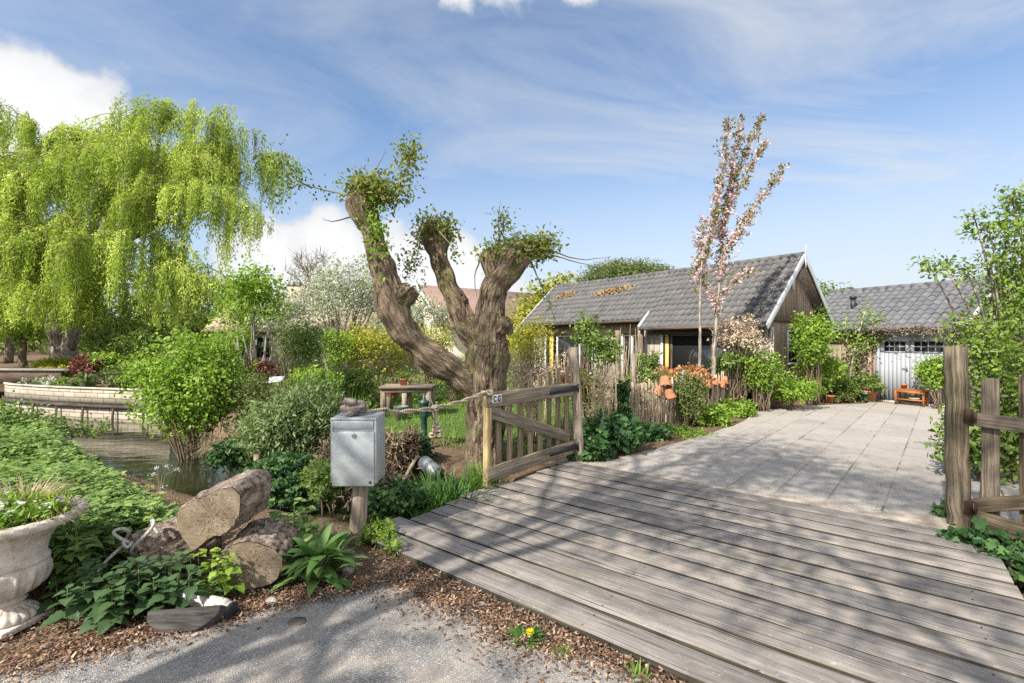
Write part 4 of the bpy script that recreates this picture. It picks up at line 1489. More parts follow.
log('big sawn log lying tilted on top of the log pile', W(210, 517, 3.42), (0.16, 0.95, 0.10), 0.30, 0.22, 0.22, 1.7, group='sawn logs by the ditch',
    outline=[(172, 528), (176, 512), (195, 499), (219, 489), (236, 486), (247, 492), (246, 508), (236, 524), (220, 535), (203, 542), (186, 555), (178, 546)])
log('squat sawn log at the lower right of the pile, its end facing the road', (-1.875, 3.42, 0.200), (-0.10, 0.95, 0.12), 0.34, 0.225, 0.185, 4.2, group='sawn logs by the ditch')
log('rough-barked log at the back left of the pile, half behind nettles', (-2.74, 3.50, 0.20), (0.62, 0.75, 0.16), 0.50, 0.19, 0.19, 8.9, group='sawn logs by the ditch')


def birch():
    t = thing('birch_log', 'thin white birch log lying in front of the log pile', 'log', (-2.2, 3.3, 0))
    mb = MB()
    a, b = Vector((-2.36, 3.28, 0.115)), Vector((-1.82, 3.11, 0.055))
    mb.tube([a.lerp(b, i / 8) for i in range(9)], [0.052 + 0.006 * math.sin(i * 2.1) for i in range(9)], 14, jit=0.05)
    mb.build('bark', M['birch'], t, smooth=True)
    mb = MB()
    d = (b - a).normalized()
    mb.tube([b - d * 0.006, b + d * 0.004, b + d * 0.008], [0.0545, 0.052, 0.036], 14, jit=0.06)
    mb.build('charred_end', M['black'], t, smooth=True)
    t = thing('wood_slab', 'dark half-round wood slab lying on the mulch before the nettles', 'wood slab', (-2.08, 3.05, 0))
    mb = MB()
    c = Vector((-2.06, 3.02, 0.125))
    pts = []
    dn = Vector((0.10, -0.62, -0.78)).normalized(); dr = Vector((1.0, 0.12, 0.03)).normalized()
    for x in np.linspace(0, math.pi, 16):
        pts.append(c + dr * (0.215 * math.cos(x)) + dn * (0.135 * math.sin(x) ** 0.8 * (1 + 0.05 * math.sin(7 * x))))
    mb.prism(pts, Vector((0.02, 0.035, -0.03)))
    mb.build('slab', M['slab'], t, bevel=0.004)


birch()


def log_rope():
    mb = MB()
    rd = random.Random(11)
    c = Vector((-2.70, 3.53, 0.30))
    pts = []
    for i in range(40):
        x = i / 39
        pts.append(c + Vector((-0.16 + 0.30 * x + 0.05 * math.sin(x * 19), -0.06 + 0.05 * math.cos(x * 14), 0.02 + 0.13 * math.sin(x * 9.5) * (1 - 0.2 * x) + 0.08 * x)))
    mb.tube(pts, 0.012, 7)
    mb.tube([c + Vector((-0.12, -0.05, 0.02)), c + Vector((-0.19, -0.10, -0.06)), c + Vector((-0.26, -0.14, -0.17)), c + Vector((-0.28, -0.15, -0.24))], 0.012, 7)
    pts = [c + Vector((-0.06 + 0.035 * math.cos(x), -0.06 + 0.04 * math.sin(x), 0.05 + 0.02 * math.sin(2 * x + 1))) for x in np.linspace(0, 9, 24)]
    mb.tube(pts, 0.012, 7)
    tag(mb.build('rope', M['greyrope'], None, c, smooth=True), 'grey knotted rope draped over the back left log', 'rope')


log_rope()


def pebbles():
    for (px, py, s, lab, sq) in ((402, 578, 0.05, 'pale upright stone chip near the mailbox post', 0.9), (272, 603, 0.045, 'brownish stone lying right of the birch log', 0.55), (297, 622, 0.06, 'flat grey bark flake lying on the mulch edge', 0.16),
                                 (470, 612, 0.035, 'dark small stone among the mulch at the road edge', 0.6), (482, 606, 0.03, 'grey small stone beside the dark one at the road edge', 0.6)):
        p = G(px if px != 402 else 348, py if px != 402 else 572)
        mb = MB()
        n, m = 12, 8
        vs = []
        for i in range(m + 1):
            th = math.pi * i / m
            for k in range(n):
                a = 2 * math.pi * k / n
                q = Vector((math.sin(th) * math.cos(a), math.sin(th) * math.sin(a) * 0.75, math.cos(th) * sq))
                q *= s * (1 + 0.35 * noise.noise(q * 2 + Vector((px, 0, 0))))
                vs.append(p + q + Vector((0, 0, s * sq * 0.6)))
        fs = [(i * n + k, i * n + (k + 1) % n, (i + 1) * n + (k + 1) % n, (i + 1) * n + k) for i in range(m) for k in range(n)]
        mb.add(vs, fs)
        tag(mb.build('stone' if sq > 0.2 else 'bark_flake', M['pebble'] if px not in (297, 470) else M['beam'], None, p), lab, 'stone' if sq > 0.2 else 'bark')


pebbles()


# ------------------------------------------------------------------ the pollard
def pollard():
    YT = 7.0
    base = Vector((-0.40, YT, -0.05))
    t = thing('pollard_tree', 'old gnarled pollard with three cut limbs sprouting tufts, beside the gate', 'tree', base)

    def w_(px, py, y=0.0):
        return W(px, py, YT + y)
    k = YT / FPX / 2 * 0.665
    limbs = [
        # trunk
        [(base + Vector((0.03, 0, -0.15)), 84), (W(485, 468, YT), 68), (W(484, 445, YT), 57), (W(485, 420, YT), 55), (W(486, 400, YT), 58), (W(486, 385, YT), 66), (W(486, 368, YT), 66), (W(490, 350, YT), 62)],
        # left limb
        [(w_(480, 392), 46), (w_(462, 378, -.1), 44), (w_(440, 364, -.2), 42), (w_(420, 348, -.28), 40), (w_(404, 330, -.32), 42), (w_(394, 310, -.35), 42), (w_(388, 290, -.35), 40), (w_(382, 268, -.35), 34), (w_(376, 248, -.35), 31), (w_(370, 230, -.35), 30), (w_(364, 214, -.35), 38), (w_(360, 200, -.35), 42), (w_(362, 190, -.35), 30)],
        # stub on the left limb
        [(w_(394, 306, -.35), 34), (w_(404, 296, -.38), 28), (w_(410, 289, -.40), 22)],
        # middle limb
        [(w_(492, 352, .0), 44), (w_(476, 338, .12), 38), (w_(465, 322, .2), 34), (w_(459, 305, .25), 38), (w_(450, 288, .25), 30), (w_(443, 270, .25), 28), (w_(438, 254, .25), 29), (w_(435, 242, .25), 38), (w_(435, 232, .25), 40), (w_(436, 224, .25), 28)],
        [(w_(459, 304, .25), 30), (w_(466, 297, .2), 22)],
        # right limb
        [(w_(490, 356, .0), 56), (w_(489, 338, -.05), 52), (w_(490, 320, -.1), 46), (w_(492, 302, -.12), 37), (w_(496, 286, -.12), 36), (w_(505, 272, -.12), 40), (w_(512, 262, -.12), 44), (w_(522, 252, -.12), 40), (w_(538, 243, -.12), 22)],
        [(w_(500, 276, -.1), 36), (w_(494, 262, -.1), 38), (w_(490, 250, -.1), 26)],
        [(w_(503, 330, -.15), 34), (w_(508, 320, -.25), 22)],
        # roots
        [(W(485, 462, YT), 40), (W(468, 478, YT - .15), 28), (W(455, 486, YT - .2), 12)],
        [(W(488, 462, YT), 40), (W(506, 476, YT - .2), 26), (W(516, 486, YT - .3), 12)],
        [(W(484, 460, YT), 36), (W(486, 480, YT - .4), 22)],
    ]
    vs, fs = [], []
    skel = []
    for L in limbs:
        P = [p for p, _ in L]; Rr = [r * k for _, r in L]
        # resample smoothly (Catmull-Rom)
        pts, rad = [], []
        for i in range(len(P) - 1):
            p0, p1, p2, p3 = P[max(i - 1, 0)], P[i], P[i + 1], P[min(i + 2, len(P) - 1)]
            for j in range(5):
                u = j / 5
                pts.append(0.5 * ((2 * p1) + (p2 - p0) * u + (2 * p0 - 5 * p1 + 4 * p2 - p3) * u * u + (3 * p1 - p0 - 3 * p2 + p3) * u ** 3))
                rad.append(Rr[i] * (1 - u) + Rr[i + 1] * u)
        pts.append(P[-1]); rad.append(Rr[-1])
        mb = MB(); mb.tube(pts, rad, 20)
        b = len(vs)
        vs += mb.v; fs += [tuple(i + b for i in f) for f in mb.f]
        # round ends
        skel.append((pts, rad))
    me = make_mesh('pollard_rough', vs, fs)
    tmp = bpy.data.objects.new('pollard_rough', me)
    COL.objects.link(tmp)
    rm = tmp.modifiers.new('r', 'REMESH'); rm.mode = 'VOXEL'; rm.voxel_size = 0.015; rm.adaptivity = 0
    sm = tmp.modifiers.new('s', 'SMOOTH'); sm.iterations = 16; sm.factor = 0.5
    dg = bpy.context.evaluated_depsgraph_get()
    ev = tmp.evaluated_get(dg)
    me2 = bpy.data.meshes.new_from_object(ev)
    bpy.data.objects.remove(tmp)
    n = len(me2.vertices)
    co = np.empty(n * 3, np.float32); me2.vertices.foreach_get('co', co); co = co.reshape(-1, 3)
    no = np.empty(n * 3, np.float32); me2.vertices.foreach_get('normal', no); no = no.reshape(-1, 3)
    # nearest limb: along / across coordinates for the bark
    best = np.full(n, 1e9); gc = np.zeros((n, 3), np.float32)
    for li, (pts, rad) in enumerate(skel):
        s0 = 0.0
        for i in range(len(pts) - 1):
            a = np.array(pts[i]); b = np.array(pts[i + 1]); e = b - a; Ls = np.linalg.norm(e)
            if Ls < 1e-6: continue
            tt = np.clip(((co - a) @ e) / Ls ** 2, 0, 1)
            q = a + tt[:, None] * e
            dd = np.linalg.norm(co - q, axis=1) / max(rad[i], 0.05)
            kk = dd < best
            d_, sd_, up_ = frame_of(e, (0.3, 1, 0.1))
            rel = co - q
            best = np.where(kk, dd, best)
            gc[kk] = np.stack([s0 + tt * Ls + li * 3.7, rel @ np.array(sd_), rel @ np.array(up_)], 1)[kk]
            s0 += Ls
    disp = np.zeros(n, np.float32)
    knots = [(w_(412, 287, -.52), .065), (w_(505, 325, -.42), .085), (w_(447, 352, -.42), .06), (w_(498, 372, -.45), .07), (w_(470, 296, .0), .05), (w_(374, 240, -.62), .06), (w_(360, 205, -.65), .07), (w_(486, 440, -.36), .06)]
    for i in range(n):
        g = gc[i]
        r1 = noise.fractal(Vector((g[0] * 2.2, g[1] * 13, g[2] * 13)), 0.9, 2.0, 3)
        r2 = noise.noise(Vector(co[i]) * 4.5)
        r3 = noise.noise(Vector(co[i]) * 2.0)
        r4 = 1 - abs(noise.noise(Vector((g[0] * 3.0, g[1] * 17, g[2] * 17)))) * 2
        disp[i] = 0.016 * r1 + 0.038 * r2 + 0.055 * r3 + 0.020 * r4 - 0.010
        for kc, kr in knots:
            q = (Vector(co[i]) - kc).length / kr
            if q < 2.2:
                disp[i] += 0.050 * math.exp(-((q - 1.0) / 0.35) ** 2) - 0.085 * math.exp(-(q / 0.55) ** 2)
    co = co + no * disp[:, None]
    off = np.array(ORG[t.name])
    co -= off
    me2.vertices.foreach_set('co', co.ravel())
    a = me2.attributes.new('gc', 'FLOAT_VECTOR', 'POINT'); a.data.foreach_set('vector', gc.ravel())
    me2.materials.clear()
    me2.polygons.foreach_set('use_smooth', np.ones(len(me2.polygons), bool))
    me2.update()
    link_mesh('trunk', me2, M['bark'], t)
    # sprouting tufts
    heads = [
        ([((0, 0, 0), (0.25, 0.26, 0.20)), ((0.12, 0, 0.06), (0.26, 0.22, 0.18))], w_(364, 192, -.35), 2600),
        ([((0, 0, 0), (0.10, 0.12, 0.36)), ((0.05, 0, 0.3), (0.09, 0.1, 0.2))], w_(405, 172, -.35), 700),
        ([((0, 0, 0), (0.28, 0.16, 0.10))], w_(390, 196, -.35), 500),
        ([((0, 0, 0), (0.08, 0.14, 0.40))], w_(376, 218, -.5), 420),
        ([((0, 0, 0), (0.06, 0.10, 0.5))], w_(378, 258, -.52), 190),
        ([((0, 0, 0), (0.28, 0.28, 0.16)), ((0.06, 0, -.12), (0.3, 0.3, 0.16))], w_(434, 226, .25), 2000),
        ([((0, 0, 0), (0.42, 0.32, 0.16)), ((0.2, 0, 0.08), (0.32, 0.28, 0.15)), ((-0.25, 0, -0.05), (0.2, 0.22, 0.16))], w_(514, 252, -.12), 3000),
        ([((0, 0, 0), (0.2, 0.2, 0.16))], w_(545, 246, -.12), 700),
        ([((0, 0, 0), (0.05, 0.05, 0.25))], w_(503, 224, -.12), 160),
        ([((0, 0, 0), (0.10, 0.10, 0.36))], w_(412, 262, .1), 240),
        ([((0, 0, 0), (0.12, 0.12, 0.12))], w_(415, 290, .1), 90),
    ]
    for E, c, nl in heads:
        leafy('tuft', M['fresh'] if nl in (420, 190, 90) else M['tuft'], 'oval', [((c.x + e[0][0], c.y + e[0][1], c.z + e[0][2]), e[1]) for e in E], int(nl * 0.78), 0.055, 9, 0.085, 0.2, 0.1, t, None, 0.95)
    # long whippy shoots
    mb = MB()
    rd = random.Random(2)
    P, D = [], []
    shoots = [((352, 196), (318, 190), (290, 180), 1), ((355, 214), (332, 226), (322, 218), 0), ((366, 186), (378, 168), (386, 148), 0), ((392, 196), (404, 184), (410, 150), 1), ((500, 240), (498, 222), (500, 200), 0), ((494, 248), (508, 226), (502, 208), 1),
              ((540, 246), (580, 266), (612, 256), 0), ((536, 250), (570, 262), (606, 268), 0), ((424, 226), (412, 250), (405, 285), 1), ((440, 232), (455, 250), (462, 262), 1), ((480, 260), (470, 282), (478, 300), 0), ((530, 262), (545, 290), (556, 322), 1)]
    for (a, m_, b, lf) in shoots:
        y = rd.uniform(-.4, .1)
        pts = []
        A, Mi, Bq = w_(*a, -.2), w_(*m_, y), w_(*b, y - .1)
        for i in range(9):
            u = i / 8
            pts.append(A * (1 - u) ** 2 + Mi * 2 * u * (1 - u) + Bq * u * u + Vector((rd.uniform(-.01, .01), 0, rd.uniform(-.01, .01))))
        mb.tube(pts, [0.013 - 0.0105 * i / 8 for i in range(9)], 5)
        if lf:
            for _ in range(46):
                u = rd.uniform(0.3, 1); q = pts[min(8, int(u * 8))]
                P.append(np.array(q) + rng.normal(size=3) * 0.05)
    c = w_(282, 172, -.3)
    for _ in range(150):
        P.append(np.array(c) + rng.normal(size=3) * np.array([0.10, 0.1, 0.20]))
    for _ in range(70):
        P.append(np.array(w_(298, 176, -.3)) + rng.normal(size=3) * np.array([0.08, 0.1, 0.10]))
    for _ in range(50):
        P.append(np.array(w_(280, 195, -.3)) + rng.normal(size=3) * np.array([0.08, 0.1, 0.10]))
    mb.tube([w_(312, 188, -.3), w_(296, 180, -.3), w_(283, 168, -.3), w_(282, 148, -.3)], [0.012, 0.009, 0.006, 0.003], 5)
    mb.tube([w_(298, 184, -.3), w_(286, 192, -.3), w_(278, 204, -.3)], [0.008, 0.005, 0.003], 5)
    mb.build('shoots', M['twig'], t, smooth=True)
    n = len(P)
    leaf_mesh('shoot_leaves', M['mid'], 'oval', np.array(P), rdir(n) + np.array([0, 0, -.3]), rdir(n) + np.array([0, 0, 1]), 0.055, rng.random(n) * 0.6, t)


pollard()


# ------------------------------------------------------------------ roofs of pantiles
def pantiles(name, mat, O, A, La, S, Ls, parent, tw=0.225, course=0.30, seed=1):
    """a field of overlapping pantiles: O lower corner, A along the eave, S up the slope"""
    O = np.array(O, float); A = np.array(Vector(A).normalized()); S = np.array(Vector(S).normalized())
    Nn = np.cross(A, S)
    if Nn[2] < 0: Nn = -Nn
    na, ns = int(round(La / tw)), int(round(Ls / course))
    tw, course = La / na, Ls / ns
    rg = np.random.default_rng(seed)
    u = np.array([0, .12, .3, .5, .66, .76, .86, 1.0]); nu = len(u)
    prof = np.where(u < 0.7, 0.020 + 0.040 * np.sin(np.clip(u / 0.7, 0, 1) * math.pi) ** 0.8, 0.020 - 0.034 * np.sin(np.clip((u - 0.7) / 0.3, 0, 1) * math.pi))
    vs, loops, var = [], [], []
    b = 0
    for j in range(ns):
        for i in range(na):
            jit = rg.normal(0, 0.004, 3)
            row0 = O + A * ((i + u) * tw)[:, None] + S * (j * course - 0.03 + jit[0]) + Nn * (prof + 0.046 + jit[1])[:, None]
            row1 = O + A * ((i + u) * tw)[:, None] + S * ((j + 1) * course) + Nn * (prof + 0.006 + jit[2])[:, None]
            rowd = row0 - Nn * 0.036
            vs.append(rowd); vs.append(row0); vs.append(row1)
            for k in range(nu - 1):
                loops += [b + k, b + k + 1, b + nu + k + 1, b + nu + k, b + nu + k, b + nu + k + 1, b + 2 * nu + k + 1, b + 2 * nu + k]
            v = np.clip(rg.normal(0.5, 0.22), 0, 1)
            var += [v] * (2 * (nu - 1))
            b += 3 * nu
    vs = np.concatenate(vs)
    me = make_mesh(name, vs, None, var, None, False, loops, np.arange(len(loops) // 4) * 4, ORG[parent.name])
    return link_mesh(name, me, mat, parent)


def slab(name, mat, O, A, La, S, Ls, th, parent, drop=0.0):
    O = Vector(O); A = Vector(A).normalized(); S = Vector(S).normalized()
    N_ = A.cross(S)
    if N_.z < 0: N_ = -N_
    q = O - N_ * drop
    mb = MB(); mb.prism([q, q + A * La, q + A * La + S * Ls, q + S * Ls], -N_ * th)
    return mb.build(name, mat, parent)


def slab_in(mb, O, A, La, S, Ls, th, drop=0.0):
    O = Vector(O); A = Vector(A).normalized(); S = Vector(S).normalized()
    N_ = A.cross(S)
    if N_.z < 0: N_ = -N_
    q = O - N_ * drop
    mb.prism([q, q + A * La, q + A * La + S * Ls, q + S * Ls], -N_ * th)


def ridge_caps(name, mat, a, b, parent, r=0.10, step=0.33):
    a, b = Vector(a), Vector(b)
    d = (b - a).normalized(); L = (b - a).length
    n = int(L / step)
    mb = MB()
    for i in range(n):
        p = a + d * (i * L / n)
        q = a + d * ((i + 1) * L / n + 0.02)
        mb.tube([p, q], [r, r * 0.9], 12, var=random.random())
    return mb.build(name, mat, parent, smooth=False)


# ------------------------------------------------------------------ the timber house
HC = Vector((6.9, 13.0, 0)); HA = Vector((-0.612, 0.791, 0)).normalized(); HB = Vector((0.791, 0.612, 0)).normalized()
HL = 11.0


def hp(s, w_, z):
    return HC + HA * s + HB * w_ + Vector((0, 0, z))


def hs(px, w_):
    k = (px - 512) / FPX
    o = HC + HB * w_
    return (o.x - k * o.y) / (-HA.x + k * HA.y)


def boards(mb, p0, p1, z0, z1, width=0.15, th=0.03, ztop=None, n_out=None, batten=False):
    """upright boards side by side from p0 to p1"""
    p0, p1 = Vector(p0), Vector(p1)
    d = (p1 - p0); L = d.length; d.normalize()
    n = max(1, int(round(L / width)))
    for i in range(n):
        c = p0 + d * ((i + 0.5) * L / n)
        f0, f1 = i * L / n, (i + 1) * L / n
        zt = ztop((f0 + f1) / 2) if ztop else z1
        off = (random.uniform(0, 0.012)) if n_out is None else n_out * (0.018 if i % 2 else 0.0)
        if n_out is None:
            off = Vector((0, 0, 0))
        mb.beam(c + off + Vector((0, 0, z0)), c + off + Vector((0, 0, zt)), th, L / n - 0.008, d)
    return mb


def house():
    t = thing('timber_house', 'low timber house with grey pantiled roof and pale bargeboards behind the stick fence', 'house', HC)
    ze, zr, wr = 2.25, 4.38, 2.4
    sl = Vector((0, 0, 0)) + HB * wr + Vector((0, 0, zr - ze)); Ls = sl.length
    slb = -HB * wr + Vector((0, 0, zr - ze))
    s1 = 4.17
    f = 0.35 / wr
    mb = MB()
    slab_in(mb, hp(0.02, 0.03, ze + 0.02), HA, s1 - 0.03, sl, Ls - 0.05, 0.07, 0.03)
    slab_in(mb, hp(s1 - 0.005, 0.38, ze + (zr - ze) * f + 0.02), HA, HL - s1 - 0.02, sl, Ls * (1 - f) - 0.05, 0.07, 0.03)
    slab_in(mb, hp(0.02, 2 * wr - 0.03, ze + 0.02), HA, HL - 0.04, slb, Ls - 0.05, 0.07, 0.03)
    rf = mb.build('roof', M['beam'], t)
    pantiles('tile_field', M['tiles'], hp(0, 0, ze), HA, s1, sl, Ls, rf, seed=1)
    pantiles('tile_field', M['tiles'], hp(s1, 0.35, ze + (zr - ze) * f), HA, HL - s1, sl, Ls * (1 - f), rf, seed=2)
    pantiles('tile_field', M['tiles'], hp(0, 2 * wr, ze), HA, HL, slb, Ls, rf, seed=3, tw=0.3, course=0.4)
    ridge_caps('ridge', M['tiles'], hp(0, wr, zr + 0.03), hp(HL, wr, zr + 0.03), rf)
    # bargeboards on both ends, finial, gutter
    for s, sg in ((-0.03, 1), (HL + 0.03, 1)):
        for (w0, w1) in ((-0.06, wr), (2 * wr + 0.06, wr)):
            mb = MB()
            z0 = ze - 0.06
            mb.beam(hp(s, w0, z0), hp(s, w1, zr + (-0.002 if w0 < 1 else 0.001)), 0.035, 0.16, (0, 0, 1), 6, 0.001)
            mb.build('bargeboard', M['whitepaint'], t, bevel=0.004)
    mb = MB(); mb.beam(hp(-0.055, wr, zr - 0.35), hp(-0.055, wr, zr + 0.34), 0.03, 0.06, HB, 4, 0, 0.35); mb.build('finial', M['whitepaint'], t)
    for (sa, sb, w_, z) in ((0.02, s1, -0.07, ze - 0.02), (s1 + 0.05, HL, 0.27, ze + 0.27)):
        mb = MB(); mb.tube([hp(sa, w_, z), hp(sb, w_, z)], 0.055, 12); mb.build('gutter', M['beam'], t, smooth=True)
    mb = MB(); mb.beam(hp(s1 + 0.02, -0.05, ze + 0.02), hp(s1 + 0.02, 0.55, ze + 0.55), 0.03, 0.16); mb.build('bargeboard', M['whitepaint'], t)
    # gable wall: upright boards, upper part overlapping the lower at a rail
    gs = 0.38
    mb = MB()
    for (wa, wb) in ((0.45, 2.08), (2.86, 4.35)):
        boards(mb, hp(gs, wa, 0), hp(gs, wb, 0), 0.0, 2.42)
    boards(mb, hp(gs, 2.08, 0), hp(gs, 2.86, 0), 0.0, 1.12)
    boards(mb, hp(gs, 2.08, 0), hp(gs, 2.86, 0), 2.12, 2.42)
    wl_ = mb.build('gable_wall', M['siding'], t)
    mb = MB(); boards(mb, hp(gs - 0.05, 0.35, 0), hp(gs - 0.05, 4.45, 0), 2.46, 3, ztop=lambda x: max(2.5, zr - 0.12 - abs(x + 0.35 - wr) * (zr - ze) / wr)); mb.build('upper_boards', M['siding'], wl_)
    mb = MB(); mb.beam(hp(gs - 0.03, 0.36, 2.43), hp(gs - 0.03, 4.44, 2.43), 0.09, 0.06); mb.build('rail', M['beam'], wl_)
    # gable window and vent
    mb = MB()
    for (a, b_) in (((2.08, 1.12), (2.86, 1.12)), ((2.08, 2.12), (2.86, 2.12))):
        mb.beam(hp(gs - 0.03, a[0], a[1]), hp(gs - 0.03, b_[0], b_[1]), 0.05, 0.07)
    for w_ in (2.11, 2.83):
        mb.beam(hp(gs - 0.033, w_, 1.15), hp(gs - 0.033, w_, 2.09), 0.05, 0.07, HB)
    wn_ = mb.build('window', M['whitepaint'], t)
    mb = MB(); mb.beam(hp(gs + 0.01, 2.14, 1.62), hp(gs + 0.01, 2.80, 1.62), 0.01, 0.94); mb.build('pane', M['glass'], wn_)
    mb = MB(); mb.beam(hp(gs - 0.085, 2.40, 3.38), hp(gs - 0.085, 2.40, 3.86), 0.03, 0.17, HB); mb.build('vent', M['whitepaint'], t)
    mb = MB(); mb.box(hp(gs - 0.06, 0.62, 1.82), (0.18, 0.12, 0.22), math.atan2(HB.y, HB.x)); mb.box(hp(gs - 0.05, 0.52, 1.55), (0.11, 0.10, 0.15), math.atan2(HB.y, HB.x)); mb.build('meter_box', M['whitepaint'], t, bevel=0.008)
    # back wall and left gable, plain boards
    mb = MB(); mb.beam(hp(0.4, 4.33, 1.1), hp(HL - 0.35, 4.33, 1.1), 0.05, 2.2); mb.beam(hp(HL - 0.35, 0.85, 1.2), hp(HL - 0.35, 4.3, 1.2), 0.05, 2.4); mb.build('back_wall', M['siding_grey'], t)
    mb = MB(); mb.prism([hp(HL - 0.33, 0.4, 2.4), hp(HL - 0.33, 4.4, 2.4), hp(HL - 0.33, wr, zr - 0.15)], HA * 0.03); mb.build('end_gable', M['siding_grey'], t)
    # front: right-hand part under the deep eave, left-hand part set back
    wF, wB = 0.45, 0.80
    mb = MB()
    boards(mb, hp(hs(774, wF) + 0.0, wF, 0), hp(hs(752, wF), wF, 0), 0, 2.2)
    mb.build('front_boards', M['siding_grey'], t)
    mb = MB()
    boards(mb, hp(hs(662, wF), wF, 0), hp(hs(643, wF), wF, 0), 0, 2.2, 0.10)
    mb.build('front_boards', M['siding_grey'], t)
    mb = MB()
    boards(mb, hp(s1 + 0.05, wF + 0.03, 0), hp(s1 + 0.05, wB, 0), 0, 2.3, 0.12)
    mb.build('front_boards', M['siding_grey'], t)
    mb = MB(); mb.beam(hp(0.4, wF, 2.12), hp(s1, wF, 2.12), 0.07, 0.17); mb.build('lintel', M['beam'], t)
    mb = MB(); mb.beam(hp(s1, wB, 2.28), hp(HL - 0.3, wB, 2.28), 0.07, 0.42); mb.build('lintel', M['siding'], t)

    def opening(pa, pb, w_, z0, z1, fr, mull=(), nm='window', fw=0.06):
        a, b_ = hs(pb, w_), hs(pa, w_)
        mb = MB()
        for s in [a + fw / 2, b_ - fw / 2] + [hs(m, w_) for m in mull]:
            mb.beam(hp(s, w_ - 0.005, z0), hp(s, w_ - 0.005, z1), 0.06, fw, HA)
        for z in (z0 + fw / 2, z1 - fw / 2):
            mb.beam(hp(a + fw + .001, w_ - 0.005, z), hp(b_ - fw - .001, w_ - 0.005, z), 0.055, fw)
        g = mb.build(nm, M[fr], t)
        mb = MB(); mb.beam(hp(a + 0.02, w_ + 0.02, (z0 + z1) / 2), hp(b_ - 0.02, w_ + 0.02, (z0 + z1) / 2), 0.012, z1 - z0 - 0.04); mb.build('pane', M['glass'], g)
        return g
    opening(671, 752, wF, 0.35, 2.035, 'beam', (712,))
    mb = MB(); mb.beam(hp(hs(667.5, wF), wF - 0.02, 0.0), hp(hs(667.5, wF), wF - 0.02, 2.035), 0.06, 0.13, HA); mb.build('door_jamb', M['yellow'], t)
    mb = MB(); mb.beam(hp(hs(663, wF), wF - 0.05, 0.0), hp(hs(663, wF), wF - 0.05, 2.035), 0.06, 0.07, HA); mb.build('corner_post', M['whitepaint'], t)
    opening(622, 641, wB, 0.1, 2.05, 'whitepaint', (632,), 'glazed_door')
    opening(557, 593, wB, 0.5, 2.05, 'whitepaint', (580,))
    mb = MB(); mb.beam(hp(hs(552, wB), wB - 0.02, 0.0), hp(hs(552, wB), wB - 0.02, 2.06), 0.06, 0.22, HA); mb.build('window_jamb', M['yellow'], t)
    mb = MB(); mb.beam(hp(hs(546, wB), wB - 0.03, 0.0), hp(hs(546, wB), wB - 0.03, 2.06), 0.06, 0.09, HA); mb.build('corner_post', M['whitepaint'], t)
    mb = MB()
    boards(mb, hp(hs(622, wB), wB, 0), hp(hs(594, wB), wB, 0), 0, 2.08)
    mb.build('front_boards', M['siding_grey'], t)
    mb = MB()
    boards(mb, hp(hs(544, wB), wB, 0), hp(HL - 0.35, wB, 0), 0, 2.08)
    mb.build('front_boards', M['siding_grey'], t)
    mb = MB()
    mb.beam(hp(hs(594, wB), wB, 0.22), hp(hs(557, wB), wB, 0.22), 0.05, 0.5)
    mb.build('window_parapet', M['siding_grey'], t)
    # timber porch post
    for px in (641, 618):
        mb = MB(); s = hs(px, 0.12); mb.beam(hp(s, 0.12, 0), hp(s, 0.12, 2.2), 0.15, 0.15, HA, 8, 0.003); mb.build('porch_post', M['postgrey'], t)
    return t


house()


def roof_debris():
    for (px, py, rx, lab) in ((566, 297, 0.62, 'small patch of dead leaves lying on the house roof, left of the larger one'), (612, 293, 0.85, 'larger patch of dead leaves and twigs lying on the house roof')):
        # on the front slope: find where the sight line meets it
        d = Vector(((px - 512) / FPX, 1, (341.5 - py) / FPX)); o = Vector((0, 0, EYE))
        sl = HB * 2.4 + Vector((0, 0, 2.13)); n = HA.cross(sl).normalized()
        c0 = hp(0, 0, 2.25)
        k = (c0 - o).dot(n) / d.dot(n); c = o + d * k
        if n.z < 0: n = -n
        P = []
        sln = sl.normalized()
        m = 1100 if rx > .7 else 500
        for _ in range(m):
            a = random.gauss(0, 0.42); b = random.gauss(0, 0.07)
            P.append(c - HA * (a * rx) + sln * (b + 0.22 * a * rx * 0.8) + n * (0.06 + abs(random.gauss(0, 0.03))))
        P = np.array([tuple(p) for p in P])
        o_ = leaf_mesh('roof_debris', M['roofleaf'], 'oval', P, rdir(m), rdir(m) * 0.6 + np.array(n), 0.10, rng.random(m), None, tuple(c))
        tag(o_, lab, 'roof debris')


M['roofleaf'] = mat_leaf('roof_leaf_litter', [(0.16, 0.09, 0.05), (0.30, 0.18, 0.09), (0.40, 0.27, 0.14), (0.22, 0.20, 0.06)], 0.8, 0.1)
roof_debris()


# ------------------------------------------------------------------ the garage
def gp(t_, q, z):
    return GF0 + GR * t_ + GN * q + Vector((0, 0, z))


def gt(px, q=0.0):
    k = (px - 512) / FPX
    o = GF0 + GN * q
    return (k * o.y - o.x) / (GR.x - k * GR.y)


